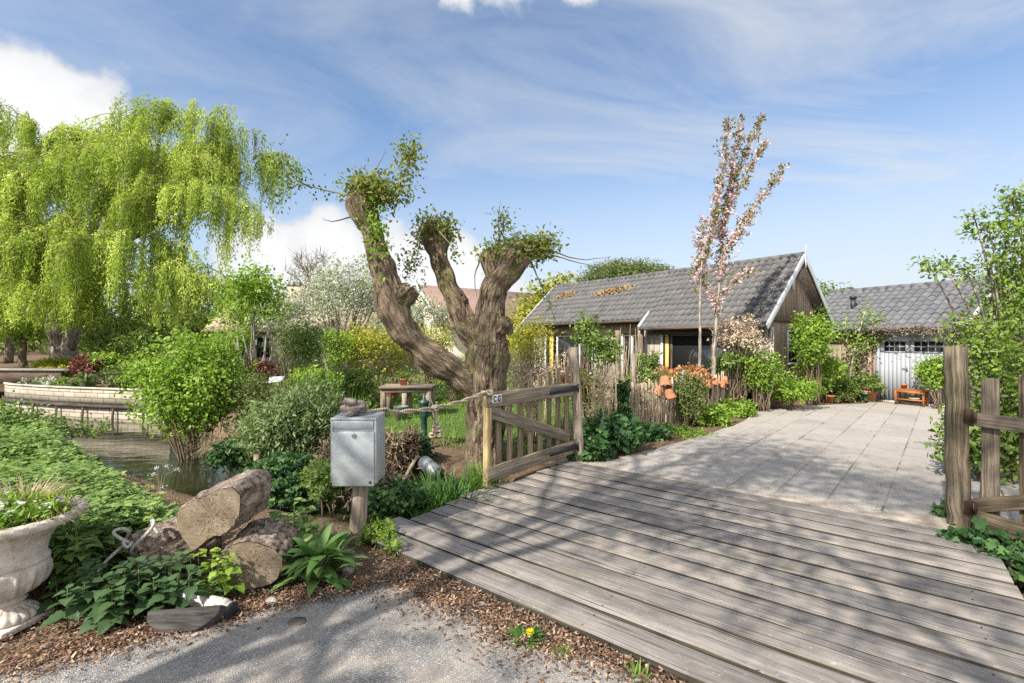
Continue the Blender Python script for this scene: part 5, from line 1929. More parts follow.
def garage():
    t = thing('garage', 'grey pantiled garage with pale double doors at the end of the drive', 'garage', GF0)
    ze, zr, q0, q1 = 2.14, 3.58, -0.32, 2.3
    sl = GN * (q1 - q0) + Vector((0, 0, zr - ze)); Ls = sl.length
    slb = -GN * (q1 - q0) + Vector((0, 0, zr - ze))
    ta, tb = -0.9, 3.65
    mb = MB()
    slab_in(mb, gp(ta + .02, q0 + 0.02, ze + 0.01), GR, tb - ta - .04, sl, Ls - 0.04, 0.07, 0.03)
    slab_in(mb, gp(ta + .02, 2 * q1 - q0 - 0.02, ze + 0.01), GR, tb - ta - .04, slb, Ls - 0.04, 0.07, 0.03)
    rf = mb.build('roof', M['beam'], t)
    pantiles('tile_field', M['tiles2'], gp(ta, q0, ze), GR, tb - ta, sl, Ls, rf, 0.225, 0.30, 5)
    pantiles('tile_field', M['tiles2'], gp(ta, 2 * q1 - q0, ze), GR, tb - ta, slb, Ls, rf, 0.3, 0.4, 6)
    ridge_caps('ridge', M['tiles2'], gp(ta, q1, zr + 0.02), gp(tb, q1, zr + 0.02), rf)
    for (w0, w1) in ((q0 - .04, q1), (2 * q1 - q0 + .04, q1)):
        mb = MB(); mb.beam(gp(tb + .03, w0, ze - .04), gp(tb + .03, w1, zr + (.003 if w0 < 1 else 0)), 0.03, 0.18); mb.build('bargeboard', M['whitepaint'], t)
    mb = MB(); mb.tube([gp(ta, q0 - .06, ze - 0.03), gp(tb, q0 - .06, ze - 0.03)], 0.05, 12); mb.build('gutter', M['black'], t, smooth=True)
    mb = MB(); boards(mb, gp(-1.0, 0, 0), gp(1.55, 0, 0), 0, 2.12, 0.14); mb.build('wall', M['siding'], t)
    mb = MB(); boards(mb, gp(3.30, 0, 0), gp(tb - 0.1, 0, 0), 0, 2.12, 0.14); mb.build('wall', M['siding_grey'], t)
    mb = MB(); mb.beam(gp(tb - 0.1, 0.03, 1.06), gp(tb - .1, 4.6, 1.06), 0.05, 2.12)
    mb.prism([gp(tb - .08, 0, 2.13), gp(tb - .08, 4.6, 2.13), gp(tb - .08, q1, zr - .13)], -GR * 0.03); mb.build('side_wall', M['siding_grey'], t)
    t0, t1 = gt(880), gt(948)
    tm = gt(909.5)
    mb = MB()
    mb.beam(gp(t0 - 0.04, -0.02, 0), gp(t0 - 0.04, -0.02, 2.0), 0.09, 0.08, GR); mb.beam(gp(t1 + 0.04, -0.02, 0), gp(t1 + 0.04, -0.02, 2.0), 0.09, 0.08, GR)
    mb.beam(gp(t0 - 0.08, -0.02, 2.045), gp(t1 + 0.08, -0.02, 2.045), 0.09, 0.09)
    mb.build('door_frame', M['greypaint'], t)
    mb = MB(); mb.beam(gp(t0 - 0.1, -0.12, 0.035), gp(t1 + 0.1, -0.12, 0.035), 0.3, 0.06); mb.build('threshold', M['pebble'], t)
    zw0, zw1 = 1.50, 1.80
    for k, (a, b) in enumerate(((t0 + 0.005, tm - 0.004), (tm + 0.004, t1 - 0.005))):
        wa, wb = a + 0.11, b - 0.10
        mb = MB()
        n = 7
        for i in range(n):
            c = a + (i + .5) * (b - a) / n
            mb.beam(gp(c, 0.0, 0.07), gp(c, 0.0, zw0 - 0.03), 0.03, (b - a) / n - 0.003, GR)
        mb.beam(gp(a, 0.0, (zw1 + 1.99) / 2), gp(b, 0.0, (zw1 + 1.99) / 2), 0.032, 1.99 - zw1)
        mb.beam(gp((a + wa) / 2, 0.0, zw0 - .03), gp((a + wa) / 2, 0.0, zw1), 0.031, wa - a, GR); mb.beam(gp((b + wb) / 2, 0.0, zw0 - .03), gp((b + wb) / 2, 0.0, zw1), 0.031, b - wb, GR)
        mb.beam(gp(wa, 0.0, zw0 - .01), gp(wb, 0.0, zw0 - .01), 0.05, 0.04)
        d = mb.build('door', M['greypaint'], t)
        mb = MB()
        for i in range(1, 4):
            c = wa + i * (wb - wa) / 4
            mb.beam(gp(c, -0.004, zw0), gp(c, -0.004, zw1), 0.03, 0.025, GR)
        mb.beam(gp(wa, -0.006, (zw0 + zw1) / 2), gp(wb, -0.006, (zw0 + zw1) / 2), 0.03, 0.025)
        mb.build('glazing_bars', M['greypaint'], d)
        mb = MB(); mb.beam(gp(wa, 0.012, (zw0 + zw1) / 2), gp(wb, 0.012, (zw0 + zw1) / 2), 0.008, zw1 - zw0); mb.build('pane', M['glass'], d)
        if k == 0:
            mb = MB(); mb.tube([gp(b - .05, -0.02, 1.02), gp(b - .05, -0.06, 1.02), gp(b - .16, -0.06, 1.02)], 0.011, 8); mb.beam(gp(b - .05, -0.018, 0.92), gp(b - .05, -0.018, 1.08), 0.006, 0.04, GR); mb.build('handle', M['zinc'], d)
    # flue with a lead skirt
    mb = MB(); c = gp(0.43, 1.0, 2.86); mb.tube([c - Vector((0, 0, .1)), c + Vector((0, 0, .36))], 0.07, 14); mb.tube([c + Vector((0, 0, .36)), c + Vector((0, 0, .46))], 0.10, 14)
    fl = mb.build('flue', M['black'], t, smooth=False)
    mb = MB(); mb.beam(c - sl.normalized() * 0.25 + Vector((0, 0, .045)), c + sl.normalized() * .1 + Vector((0, 0, .045)), 0.30, 0.02); mb.build('flashing', M['zinc'], fl)
    return t


garage()


# ------------------------------------------------------------------ houses beyond the garden
def far_houses():
    t = thing('red_roofed_house', 'red-tiled gabled house with white bargeboards far behind the pollard', 'house', (-5.4, 27, 0))
    a = Vector((-5.4, 27, 5.0)); d = Vector((.8, .6, 0)); n = Vector((.6, -.8, 0))
    e0, e1 = a + n * 3.0 - Vector((0, 0, 2.4)), a - n * 3.0 - Vector((0, 0, 2.4))
    for nm, e in (('roof', e0), ('roof', e1)):
        s = a - e
        slab(nm, M['redtiles'], e, d, 10, s, s.length + 0.02, 0.1, t)
    for e in (e0, e1):
        mb = MB(); mb.beam(e - d * .04, a - d * .04 + Vector((0, 0, .03 if e is e0 else .026)), 0.05, 0.28); mb.build('bargeboard', M['whitepaint'], t)
    mb = MB(); g = d * 0.3; dn = Vector((0, 0, -.15))
    i0, i1 = e0 - n * .35, e1 + n * .35
    mb.prism([Vector((i0.x, i0.y, 0)) + g, Vector((i1.x, i1.y, 0)) + g, i1 + g + Vector((0, 0, .12)), a + g + dn, i0 + g + Vector((0, 0, .12))], d * 9.4); mb.build('wall', M['render'], t)
    c = a - Vector((0, 0, 2.1)) + d * 0.27
    mb = MB(); mb.beam(c + n * .55, c - n * .55, 0.06, 1.2); w_ = mb.build('window', M['whitepaint'], t)
    mb = MB()
    for k in (-.27, .27): mb.beam(c - d * .035 + n * (k + .22), c - d * .035 + n * (k - .22), 0.01, 1.05)
    mb.build('pane', M['glass'], w_)

    t = thing('cream_house', 'pale cream house with a brick chimney half hidden by blossom on the left', 'house', (-14, 32, 0))
    x0, x1, y0, y1, zr, ze = -18.5, -8.5, 29.5, 35.5, 4.75, 2.7
    ym = (y0 + y1) / 2
    mb = MB(); mb.prism([(x0, y0, 0), (x0, y1, 0), (x0, y1, ze), (x0, ym, zr - .12), (x0, y0, ze)], (x1 - x0, 0, 0)); mb.build('wall', M['render'], t)
    s = Vector((0, ym - y0 + .5, zr - ze + .34)); slab('roof', M['brick2'], (x0 - .3, y0 - .5, ze - .28), (1, 0, 0), x1 - x0 + .6, s, s.length, 0.1, t)
    s = Vector((0, -(y1 + .5 - ym), zr - ze + .34)); slab('roof', M['brick2'], (x0 - .3, y1 + .5, ze - .28), (1, 0, 0), x1 - x0 + .6, s, s.length, 0.1, t)
    mb = MB(); mb.box((-14.2, ym - 0.7, 4.75), (1.0, 0.7, 1.4)); ch = mb.build('chimney', M['brick'], t)
    mb = MB(); mb.box((-14.2, ym - .7, 5.49), (1.1, .8, .08)); mb.tube([(-14.4, ym - .7, 5.5), (-14.4, ym - .7, 5.75)], 0.12, 10); mb.tube([(-14.0, ym - .7, 5.5), (-14.0, ym - .7, 5.7)], 0.12, 10); mb.build('chimney_cap', M['beam'], ch)
    for x in (-16.9, -15.2, -12.2, -10.2):
        mb = MB(); mb.beam((x - .55, y0 - .02, 1.45), (x + .55, y0 - .02, 1.45), 0.06, 1.4); w_ = mb.build('window', M['whitepaint'], t)
        mb = MB()
        for k in (-.26, .26): mb.beam((x + k - .2, y0 - .055, 1.45), (x + k + .2, y0 - .055, 1.45), 0.01, 1.2)
        mb.build('pane', M['glass'], w_)


M['brick2'] = mat_noise('sandy_roof_tiles', [(0.3, (0.34, 0.26, 0.18)), (0.7, (0.48, 0.39, 0.29))], 5, bscale=14, bump=0.6)
far_houses()


# ------------------------------------------------------------------ retaining wall and footbridge over the canal
def retaining_wall():
    t = thing('retaining_wall', 'curved pale block retaining wall holding up the planted bank across the water', 'wall', WALL_L[4])
    pts = WALL_L
    # smooth the line
    P = []
    for i in range(len(pts) - 1):
        p0, p1, p2, p3 = pts[max(i - 1, 0)], pts[i], pts[i + 1], pts[min(i + 2, len(pts) - 1)]
        for j in range(3):
            u = j / 3
            P.append(0.5 * ((2 * p1) + (p2 - p0) * u + (2 * p0 - 5 * p1 + 4 * p2 - p3) * u * u + (3 * p1 - p0 - 3 * p2 + p3) * u ** 3))
    P.append(pts[-1])
    def sweep(mb, z0, z1, off, th):
        vs, gs, Ls = [], [], 0.0
        for i, p in enumerate(P):
            d = (P[min(i + 1, len(P) - 1)] - P[max(i - 1, 0)]).normalized(); nn = Vector((d.y, -d.x, 0))
            if i: Ls += (p - P[i - 1]).length
            for (o_, z) in ((off, z0), (off, z1), (off - th, z1), (off - th, z0)):
                vs.append(p + nn * o_ + Vector((0, 0, z))); gs.append((Ls + z0 * 7, z, o_))
        fs = [(i * 4 + k, i * 4 + (k + 1) % 4, i * 4 + 4 + (k + 1) % 4, i * 4 + 4 + k) for i in range(len(P) - 1) for k in range(4)]
        mb.add(vs, fs, gs)
    mb = MB()
    for (z0, z1, off) in [(-0.78, -0.13, 0.0), (-0.03, 0.40, 0.03)]:
        sweep(mb, z0, z1, off, 0.05)
    mb.build('planking', M['walling'], t)
    for nm, z0, z1, off, th, mt in (('capping', 0.404, 0.45, 0.06, 0.17, 'siding_grey'), ('waling', -0.128, -0.034, 0.10, 0.12, 'beam')):
        mb = MB(); sweep(mb, z0, z1, off, th); mb.build(nm, M[mt], t)
    L = 0.0
    for i in range(len(P) - 1):
        a, b = P[i], P[i + 1]
        d = (b - a); nn = Vector((d.y, -d.x, 0)).normalized()
        for k in range(1 if i % 2 == 0 else 0):
            p = a + nn * 0.09
            mb = MB(); mb.tube([p + nn * 0.06 + Vector((0, 0, -1.0)), p + Vector((0, 0, -0.13))], 0.032, 9); mb.build('pile', M['beam'], t, smooth=True)
    return t


retaining_wall()


def footbridge():
    t = thing('footbridge', 'low brown footbridge with a pale deck edge at the far left of the canal', 'footbridge', (-17, 16.2, 0))
    mb = MB(); mb.beam((-30, 16.25, 0.65), (-14.9, 15.9, 0.60), 0.12, 0.42); mb.build('side_beam', M['siding'], t)
    mb = MB(); mb.beam((-30, 16.6, 0.90), (-14.6, 16.25, 0.85), 0.95, 0.06); mb.build('deck', M['siding_grey'], t)
    for x in (-16.75, -20.5):
        mb = MB(); mb.beam((x, 16.4, -0.9), (x, 16.4, 0.5), 0.22, 0.22); mb.build('post', M['beam'], t)


footbridge()


# ------------------------------------------------------------------ trees and plants
def lobes(rx, ry, rz, k=7, seed=0, s=0.5):
    rd = random.Random(seed)
    E = [((0, 0, 0), (rx * 0.78, ry * 0.78, rz * 0.78))]
    for i in range(k):
        a = 2.4 * i + rd.uniform(-.5, .5); el = rd.uniform(-0.5, 1.0)
        f = rd.uniform(0.55, 0.8)
        q = s * rd.uniform(0.7, 1.2)
        E.append(((rx * f * math.cos(a) * math.cos(el), ry * f * math.sin(a) * math.cos(el), rz * f * math.sin(el)), (rx * q, ry * q, rz * q)))
    return E


_seed = [100]


def bush(name, label, cat, px, py, Y, rpx, rpy, n, size, mat, tmpl='oval', group=None, nst=10, r0=0.016, cr=None, surf=0.45, stem_mat='twig', width=1.0, ry=None, per=20, droop=0.2, part='foliage', ks=7, zbase=None, s=0.5, sprig=0.22):
    _seed[0] += 1
    c = W(px, py, Y)
    rx, rz = rpx * Y / FPX, rpy * Y / FPX
    zb = gz(c.x, c.y) if zbase is None else zbase
    base = Vector((c.x, c.y, zb))
    E = [((e[0][0], e[0][1], e[0][2] + c.z - zb), e[1]) for e in lobes(rx, ry or rx * 0.8, rz, ks, _seed[0], s)]
    return shrub(name, label, cat, base, E, n, size, mat, tmpl, per, cr or max(0.05, 0.17 * min(rx, rz)), surf * 0.75, droop, nst, r0, stem_mat, group, width, part, spread=min(0.15, rx * .3), sprig=sprig)


def tree(name, label, cat, px, base_py, Y, tops, n, size, mat, tmpl='diamond', r0=0.2, bark='bark_dark', group=None, per=24, cr=0.35, limbs=True, surf=0.45, base_z=None):
    """trunk with limbs and a crown made of ellipsoids given in picture terms (px, py, rpx, rpy, depth offset)"""
    b = W(px, base_py, Y)
    b.z = gz(b.x, b.y) if base_z is None else base_z
    t = thing(name, label, cat, b, group)
    E = []
    for (x, y, rx, ry_, dy) in tops:
        c = W(x, y, Y + dy)
        E.append((tuple(c), (rx * Y / FPX, rx * Y / FPX * 0.8, ry_ * Y / FPX)))
    o, cc = leafy('crown', M[mat], tmpl, E, n, size, per, cr, surf, 0.2, t)
    if limbs:
        mb = MB()
        f = Vector(np.mean([e[0] for e in E], 0)); fork = b.lerp(f, 0.45)
        fork.x = b.x * .7 + fork.x * .3
        mb.tube(curve_pts(b, fork, 5, 0, 0.02), [r0 * (1.2 - 0.4 * i / 5) for i in range(6)], 10)
        for e in E:
            mb.tube(curve_pts(fork, e[0], 6, 0.05, 0.03), [r0 * (0.6 - 0.45 * i / 6) for i in range(7)], 7)
        for i in rng.choice(len(cc), min(30, len(cc)), replace=False):
            e = min(E, key=lambda q: (Vector(q[0]) - Vector(cc[i])).length)
            mb.tube(curve_pts(e[0], cc[i], 4, 0.03, 0.04), [r0 * 0.16 * (1 - 0.7 * j / 4) for j in range(5)], 5)
        mb.build('trunk', M[bark], t, smooth=True)
    return t


# far trees closing the view
far = [('dark_tree', 'mid', 8, 40, [(-30, 300, 45, 40, 0), (25, 305, 40, 38, 2)], 'dense green tree behind the footbridge at the far left', 7000),
       ('leafy_tree', 'fresh', -20, 30, [(10, 312, 42, 26, 0), (-35, 300, 40, 34, 1), (45, 318, 28, 22, 1)], 'bright green tree with a dark leaning trunk behind the footbridge', 7000),
       ('evergreen_tree', 'mid', 112, 27, [(110, 335, 34, 30, 0), (85, 325, 24, 24, 1), (140, 325, 26, 30, 1)], 'shady green tree below the willow, right of its forked trunk', 6000),
       ('leafy_tree', 'mid', 190, 36, [(180, 300, 50, 40, 0), (220, 310, 40, 34, 2)], 'mid green tree behind the round bush, under the willow fringe', 6500),
       ('leafy_tree', 'fresh', 262, 30, [(250, 310, 26, 34, 0), (236, 330, 24, 30, 1)], 'young bright tree just left of the cream house', 4500),
       ('leafy_tree', 'yellowgreen', 540, 24, [(545, 310, 30, 24, 0), (520, 330, 26, 22, 1), (560, 290, 18, 14, 0)], 'yellow-green tree beside the left end of the house roof', 5200)]
for (nm, mt, px, Y, tops, lab, n) in far:
    tree(nm, lab, 'tree', px if px > -10 else 22, 372, Y, tops, n, 0.0075 * Y, mt, 'oval', 0.007 * Y, 'bark_dark', 'trees closing the garden view', 20, 0.012 * Y)
for (px, w_, h, lab) in ((352, 34, 30, 'grey-green distant tree behind the white blossom'), (585, 30, 22, 'distant green tree crown seen over the left end of the house roof'), (470, 40, 20, 'distant tree behind the red-tiled house')):
    tree('distant_tree', lab, 'tree', px, 372, 55, [(px, 318, w_, h, 0), (px + 20, 325, w_ * .7, h * .7, 2), (px - 22, 328, w_ * .7, h * .7, 2)], 4200, 0.42, 'olive', 'oval', 0.4, 'bark_grey', 'distant trees on the horizon', 18, 0.6)
tree('domed_tree', 'dense rounded evergreen crown rising behind the house ridge', 'tree', 625, 372, 36, [(610, 283, 32, 20, 0), (645, 280, 34, 15, 1), (628, 276, 34, 13, 0), (590, 288, 14, 12, 0)], 26000, 0.16, 'olive', 'diamond', 0.4, 'bark_dark', None, 24, 0.26, True, 0.8)
tree('leafy_tree', 'green tree between the house gable and the garage roof', 'tree', 838, 372, 24, [(826, 300, 20, 14, 0), (843, 310, 18, 14, 0)], 3500, 0.14, 'mid', 'oval', 0.12, 'bark_grey', 'trees closing the garden view', 20, 0.25)
# a long far wood on the horizon
n = 26000
a = rng.uniform(-1.3, 1.25, n)
r = rng.uniform(85, 130, n)
hh = 5 + 3.5 * np.array([noise.noise(Vector((x * 9, 3, 0))) for x in a])
P = np.stack([np.sin(a) * r, np.cos(a) * r, rng.random(n) ** 0.7 * hh], 1)
o = leaf_mesh('far_wood', M['olive'], 'oval', P, rdir(n), rdir(n) + np.array([0, -1, .6]), rng.uniform(0.8, 1.6, n), rng.random(n))
tag(o, 'low hazy wood along the horizon behind the houses', 'wood', None, 'stuff')


# bare tree between the willow and the pollard
def bare_tree():
    b = W(310, 372, 42); b.z = 0
    t = thing('bare_tree', 'pale leafless tree showing above the cream house', 'tree', b)
    mb, tips = tree_limbs(b, 3, 5, 0.22, 8.2, 0.42, 0.25, 14, 8, (0, 0), 1.2)
    for q in tips:
        for _ in range(4):
            e = q + Vector((random.uniform(-.8, .8), random.uniform(-.8, .8), random.uniform(-.2, 1.2)))
            mb.tube([q - (e - q) * .2, q.lerp(e, .5) + Vector((0, 0, .05)), e], [0.02, 0.014, 0.006], 4)
    mb.build('branches', M['bark_grey'], t)


bare_tree()


M['twig_willow'] = mat_noise('yellow_willow_twigs', [(0.3, (0.20, 0.17, 0.06)), (0.7, (0.36, 0.31, 0.12))], 3)
# ------------------------------------------------------------------ weeping willow
def willow():
    Y0 = 22.0
    b = W(64, 376, Y0); b.z = 0.38
    t = thing('weeping_willow', 'huge weeping willow trailing bright yellow-green fronds over the canal', 'tree', b)
    L = [(30, 150, 62, 42, 0), (115, 158, 52, 36, 1), (190, 140, 62, 38, 0), (243, 172, 44, 36, 0.5), (150, 178, 70, 40, -1.5), (75, 205, 85, 50, -2), (190, 215, 62, 40, -2), (-30, 190, 70, 60, 0), (20, 245, 80, 45, -3), (120, 260, 80, 38, -3), (-60, 260, 60, 50, -3), (205, 170, 40, 30, 1.5), (60, 300, 70, 25, -3.2), (155, 285, 50, 25, -3.2)]
    mb = MB()
    base = b + Vector((0, 0, -0.2))
    forkp = W(64, 346, Y0)
    mb.tube([base, b.lerp(forkp, .5), forkp], [0.62, 0.50, 0.46], 14, jit=0.05)
    for (dx_, top) in ((-8, (46, 296)), (8, (84, 292))):
        q = W(64 + dx_, 336, Y0); e = W(top[0], top[1], Y0)
        mb.tube([forkp + Vector((dx_ * .02, 0, -.25)), q, e], [0.30, 0.29, 0.24], 12, jit=0.05)
    for (x, y, rx, ry_, dy) in L:
        s0 = W(46 if x < 90 else 84, 298, Y0)
        mb.tube(curve_pts(s0, W(x, y, Y0 + dy), 8, 0.12, 0.03), [0.26 - 0.21 * i / 8 for i in range(9)], 7)
    mb.build('trunk', M['bark_grey'], t, smooth=True)
    wts = np.array([l[2] * l[3] for l in L], float); wts /= wts.sum()
    P, D, V_ = [], [], []
    rd = random.Random(4)
    tw = MB()
    # arching twigs grow out of each limb's lobe; curtains of thin strands hang along them
    for s in range(700):
        l = L[rng.choice(len(L), p=wts)]
        c = W(l[0], l[1], Y0 + l[4]); rx, rz = l[2] * Y0 / FPX, l[3] * Y0 / FPX
        d = rng.normal(size=3); d /= np.linalg.norm(d)
        d[2] = abs(d[2]) * 0.95 - 0.1
        if d[1] > 0.2: d[1] *= -0.5
        q0 = np.array(c) + d * np.array([rx, rx * 0.8, rz]) * rd.uniform(0.45, 0.75)
        od = np.array([d[0], d[1], 0.0]); od /= max(0.2, np.linalg.norm(od))
        La = rd.uniform(0.9, 2.6)
        arch = []
        for i in range(10):
            u = i / 9
            arch.append(q0 + od * La * u * 0.9 + np.array([0, 0, 1]) * (La * (0.75 * u - 0.95 * u * u)) + np.array([-0.12 * u, 0, 0]))
        tw.tube([tuple(p) for p in arch], [0.028 - 0.022 * i / 9 for i in range(10)], 5)
        tone = 0.12 + 0.62 * rd.random() ** 1.1
        hang = rd.uniform(0.8, 2.2) if rd.random() < 0.75 else rd.uniform(2.4, 4.2)
        for k in range(rd.randint(6, 11)):
            u = rd.uniform(0.15, 1.0)
            i0 = min(8, int(u * 9))
            cur = arch[i0] + (arch[i0 + 1] - arch[i0]) * (u * 9 - i0) + rng.normal(size=3) * 0.07
            vel = np.array([od[0] * 0.7 + rd.uniform(-.3, .3), od[1] * 0.7 + rd.uniform(-.3, .3), rd.uniform(-0.2, 0.45)])
            ln = hang * rd.uniform(0.45, 1.1)
            st = tone + rd.uniform(-.1, .1)
            strand = [cur.copy()]
            step = 0.075
            for i in range(int(ln / step)):
                vel = vel + np.array([-0.035, 0, -0.22])
                vel[:2] *= 0.88
                vel /= max(1.0, np.linalg.norm(vel))
                cur = cur + vel * step
                if cur[2] < 1.9 + 0.7 * rd.random(): break
                if i % 6 == 5: strand.append(cur.copy())
                for _ in range(3):
                    P.append(cur + rng.normal(size=3) * 0.055)
                    D.append(vel + rng.normal(size=3) * 0.5)
                    V_.append(st + rd.random() * 0.25)
            if k % 3 == 0 and len(strand) > 2:
                tw.tube([tuple(p) for p in strand], 0.008, 3, cap=False)
    tw.build('twigs', M['twig_willow'], t)
    P = np.array(P); D = np.array(D)
    n = len(P)
    leaf_mesh('fronds', M['willow'], 'slim', P, D, rdir(n) + np.array([0, -.4, .5]), rng.uniform(0.09, 0.17, n), np.array(V_), t, None, 1.3)
    return n


willow()
hdg = bush('clipped_hedge', 'low clipped yellow-green hedge at the foot of the willow trunk', 'hedge', 63, 366, 19.5, 27, 8, 9000, 0.07, 'yellowgreen', 'oval', None, 0, surf=1.0, ks=10, cr=0.06, zbase=0.4, s=0.45, sprig=0)


def dark_trunk():
    pass


# ------------------------------------------------------------------ planting on the retaining wall
wallplants = [('red_shrub', 'small dark red shrub on the bank behind the retaining wall', 'shrub', 88, 368, 16.0, 15, 13, 1500, 0.09, 'redleaf'),
              ('ground_cover', 'pale silvery ground cover spilling over the left of the retaining wall', 'plant', 45, 385, 15.6, 26, 8, 1800, 0.07, 'bloom_pale'),
              ('leafy_shrub', 'yellowish shrub on the bank left of the red one', 'shrub', 52, 374, 16.6, 18, 8, 1300, 0.08, 'yellowgreen'),
              ('leafy_shrub', 'bright green shrub on the bank right of the red one', 'shrub', 108, 365, 16.2, 16, 13, 1600, 0.09, 'fresh'),
              ('iris_clump', 'dark green spiky clump at the wall edge under the red shrub', 'plant', 84, 383, 15.0, 12, 9, 900, 0.13, 'rosemary'),
              ('leafy_shrub', 'grey-green shrub at the right end of the retaining wall', 'shrub', 122, 378, 14.8, 18, 13, 1900, 0.08, 'olive'),
              ('leafy_shrub', 'large shady shrub between the red shrub and the round bush', 'shrub', 138, 352, 17.5, 22, 26, 2600, 0.10, 'mid'),
              ('ground_cover', 'low green ground cover along the middle of the retaining wall', 'plant', 68, 386, 15.2, 24, 7, 1600, 0.07, 'mid')]
for a in wallplants:
    bush(*a, group='plants on the canal bank', nst=5, tmpl='slim' if a[0] == 'iris_clump' else 'oval')

# ------------------------------------------------------------------ big bush and planting on the near bank
bush('round_bush', 'big bright green bush leaning over the canal', 'bush', 190, 390, 9.4, 50, 64, 17000, 0.068, 'fresh', 'oval', None, 26, 0.02, 0.14, 0.3, ry=0.95, ks=16, s=0.42)
bush('sapling', 'slim pale-stemmed young tree right of the round bush', 'tree', 256, 292, 10.4, 26, 48, 2500, 0.07, 'fresh', 'oval', None, 8, 0.035, 0.12, 0.25, 'bark_grey', ks=9)
bush('dark_shrub', 'dark green shrub in front of the white blossom', 'shrub', 300, 345, 11.5, 26, 32, 3200, 0.055, 'mid', ks=14, surf=0.15, cr=0.16, s=0.35)
bush('blossom_tree', 'small tree covered in pale white blossom behind the mailbox', 'tree', 340, 292, 15.5, 48, 40, 11000, 0.065, 'bloom_pale', 'oval', None, 26, 0.06, 0.22, 0.3, 'bark_grey', ks=12)
bush('leafy_shrub', 'pale blossoming shrub left of the pollard trunk', 'shrub', 398, 322, 15, 22, 40, 4500, 0.06, 'bloom_pale', ks=8)
bush('yellow_shrub', 'bright yellow-green shrub behind the garden table', 'shrub', 374, 352, 13.5, 34, 34, 5200, 0.065, 'yellowgreen', ks=15, s=0.33, surf=.2)
bush('yellow_shrub', 'yellowing shrub just left of the pollard trunk above the table', 'shrub', 430, 345, 14, 26, 28, 3200, 0.065, 'yellowgreen', ks=8)
bush('leafy_shrub', 'mixed green shrub left of the garden table', 'shrub', 352, 385, 12.5, 24, 18, 3200, 0.06, 'mid', ks=8)
bush('rosemary_bush', 'large feathery grey-green bush left of the mailbox', 'bush', 296, 425, 7.6, 50, 46, 15000, 0.075, 'rosemary', 'slim', None, 22, 0.012, 0.09, 0.35, width=1.4, ks=10, zbase=-0.15)
bush('leafy_shrub', 'loose grey-green shrub between the sapling and the feathery bush', 'shrub', 262, 398, 9.2, 26, 26, 4200, 0.055, 'olive', 'slim', width=1.6, ks=8)
bush('red_shrub', 'dark reddish shrub on the bank below the sapling', 'shrub', 262, 372, 10.2, 14, 14, 1500, 0.06, 'redleaf', ks=6)
bush('dead_shrub', 'brown dead clump on the ditch bank left of the feathery bush', 'plant', 246, 432, 8.3, 16, 13, 1600, 0.05, 'deadstalk', 'slim', ks=6, width=1.4)
bush('ivy_mound', 'ivy tumbling down the far ditch bank beside the round bush', 'ivy', 240, 455, 8.0, 26, 18, 3000, 0.065, 'ivy', 'ivy', 'ivy on the ditch bank', 4, ry=0.5, ks=8)
bush('ivy_mound', 'ivy covering the ditch bank behind the log pile', 'ivy', 285, 480, 6.6, 40, 26, 6000, 0.06, 'ivy', 'ivy', 'ivy on the ditch bank', 4, ry=0.45, ks=8, zbase=-.4)
bush('ivy_mound', 'bright young ivy low on the bank left of the mailbox post', 'ivy', 328, 478, 6.0, 22, 22, 2400, 0.05, 'mid', 'ivy', 'ivy on the ditch bank', 4, ry=0.4, ks=7, zbase=-.4)
bush('dead_shrub', 'brown tangle of dead stems behind the mailbox', 'plant', 345, 470, 6.4, 26, 40, 3000, 0.08, 'deadstalk', 'slim', None, 24, 0.008, 0.09, 0.2, ks=6, zbase=-.2)
bush('dead_shrub', 'brown dry stalks between the mailbox and the hand pump', 'plant', 398, 452, 6.9, 16, 26, 1600, 0.12, 'deadstalk', 'slim', None, 22, 0.007, 0.06, 0.2, ks=5)
bush('ivy_mound', 'dark evergreen tuft beside the green hand pump', 'ivy', 416, 452, 7.3, 14, 20, 2200, 0.05, 'ivy', 'ivy', 'ivy on the ditch bank', 5, ks=6)
bush('ivy_mound', 'shady ivy mat between the mailbox post and the bridge planks', 'ivy', 390, 500, 5.4, 30, 20, 3400, 0.05, 'ivy', 'ivy', 'ivy on the ditch bank', 4, ry=0.35, ks=7, zbase=-.5)
bush('dead_shrub', 'low brown twigs hanging over the ditch by the bridge', 'plant', 372, 492, 5.5, 22, 22, 1300, 0.09, 'deadstalk', 'slim', None, 26, 0.006, 0.09, 0.2, ks=6, zbase=-.4)


def clump(name, label, cat, base, n, L0, L1, wd, mat, spread, bend=(0.6, 1.8), tilt=0.6, group=None, seg=6, part='blades'):
    base = Vector(base)
    t = thing(name, label, cat, base, group)
    a = rng.uniform(0, 6.28, n); r = np.sqrt(rng.random(n)) * spread
    P = np.stack([base.x + r * np.cos(a), base.y + r * np.sin(a), np.full(n, base.z)], 1)
    a2 = a + rng.normal(size=n) * 0.7
    k = rng.uniform(0.1, 1.0, n) * tilt
    D = np.stack([np.cos(a2) * k, np.sin(a2) * k, np.ones(n)], 1)
    blades(part, M[mat], P, D, rng.uniform(L0, L1, n), wd, rng.uniform(bend[0], bend[1], n), rng.random(n), seg, t)
    return t


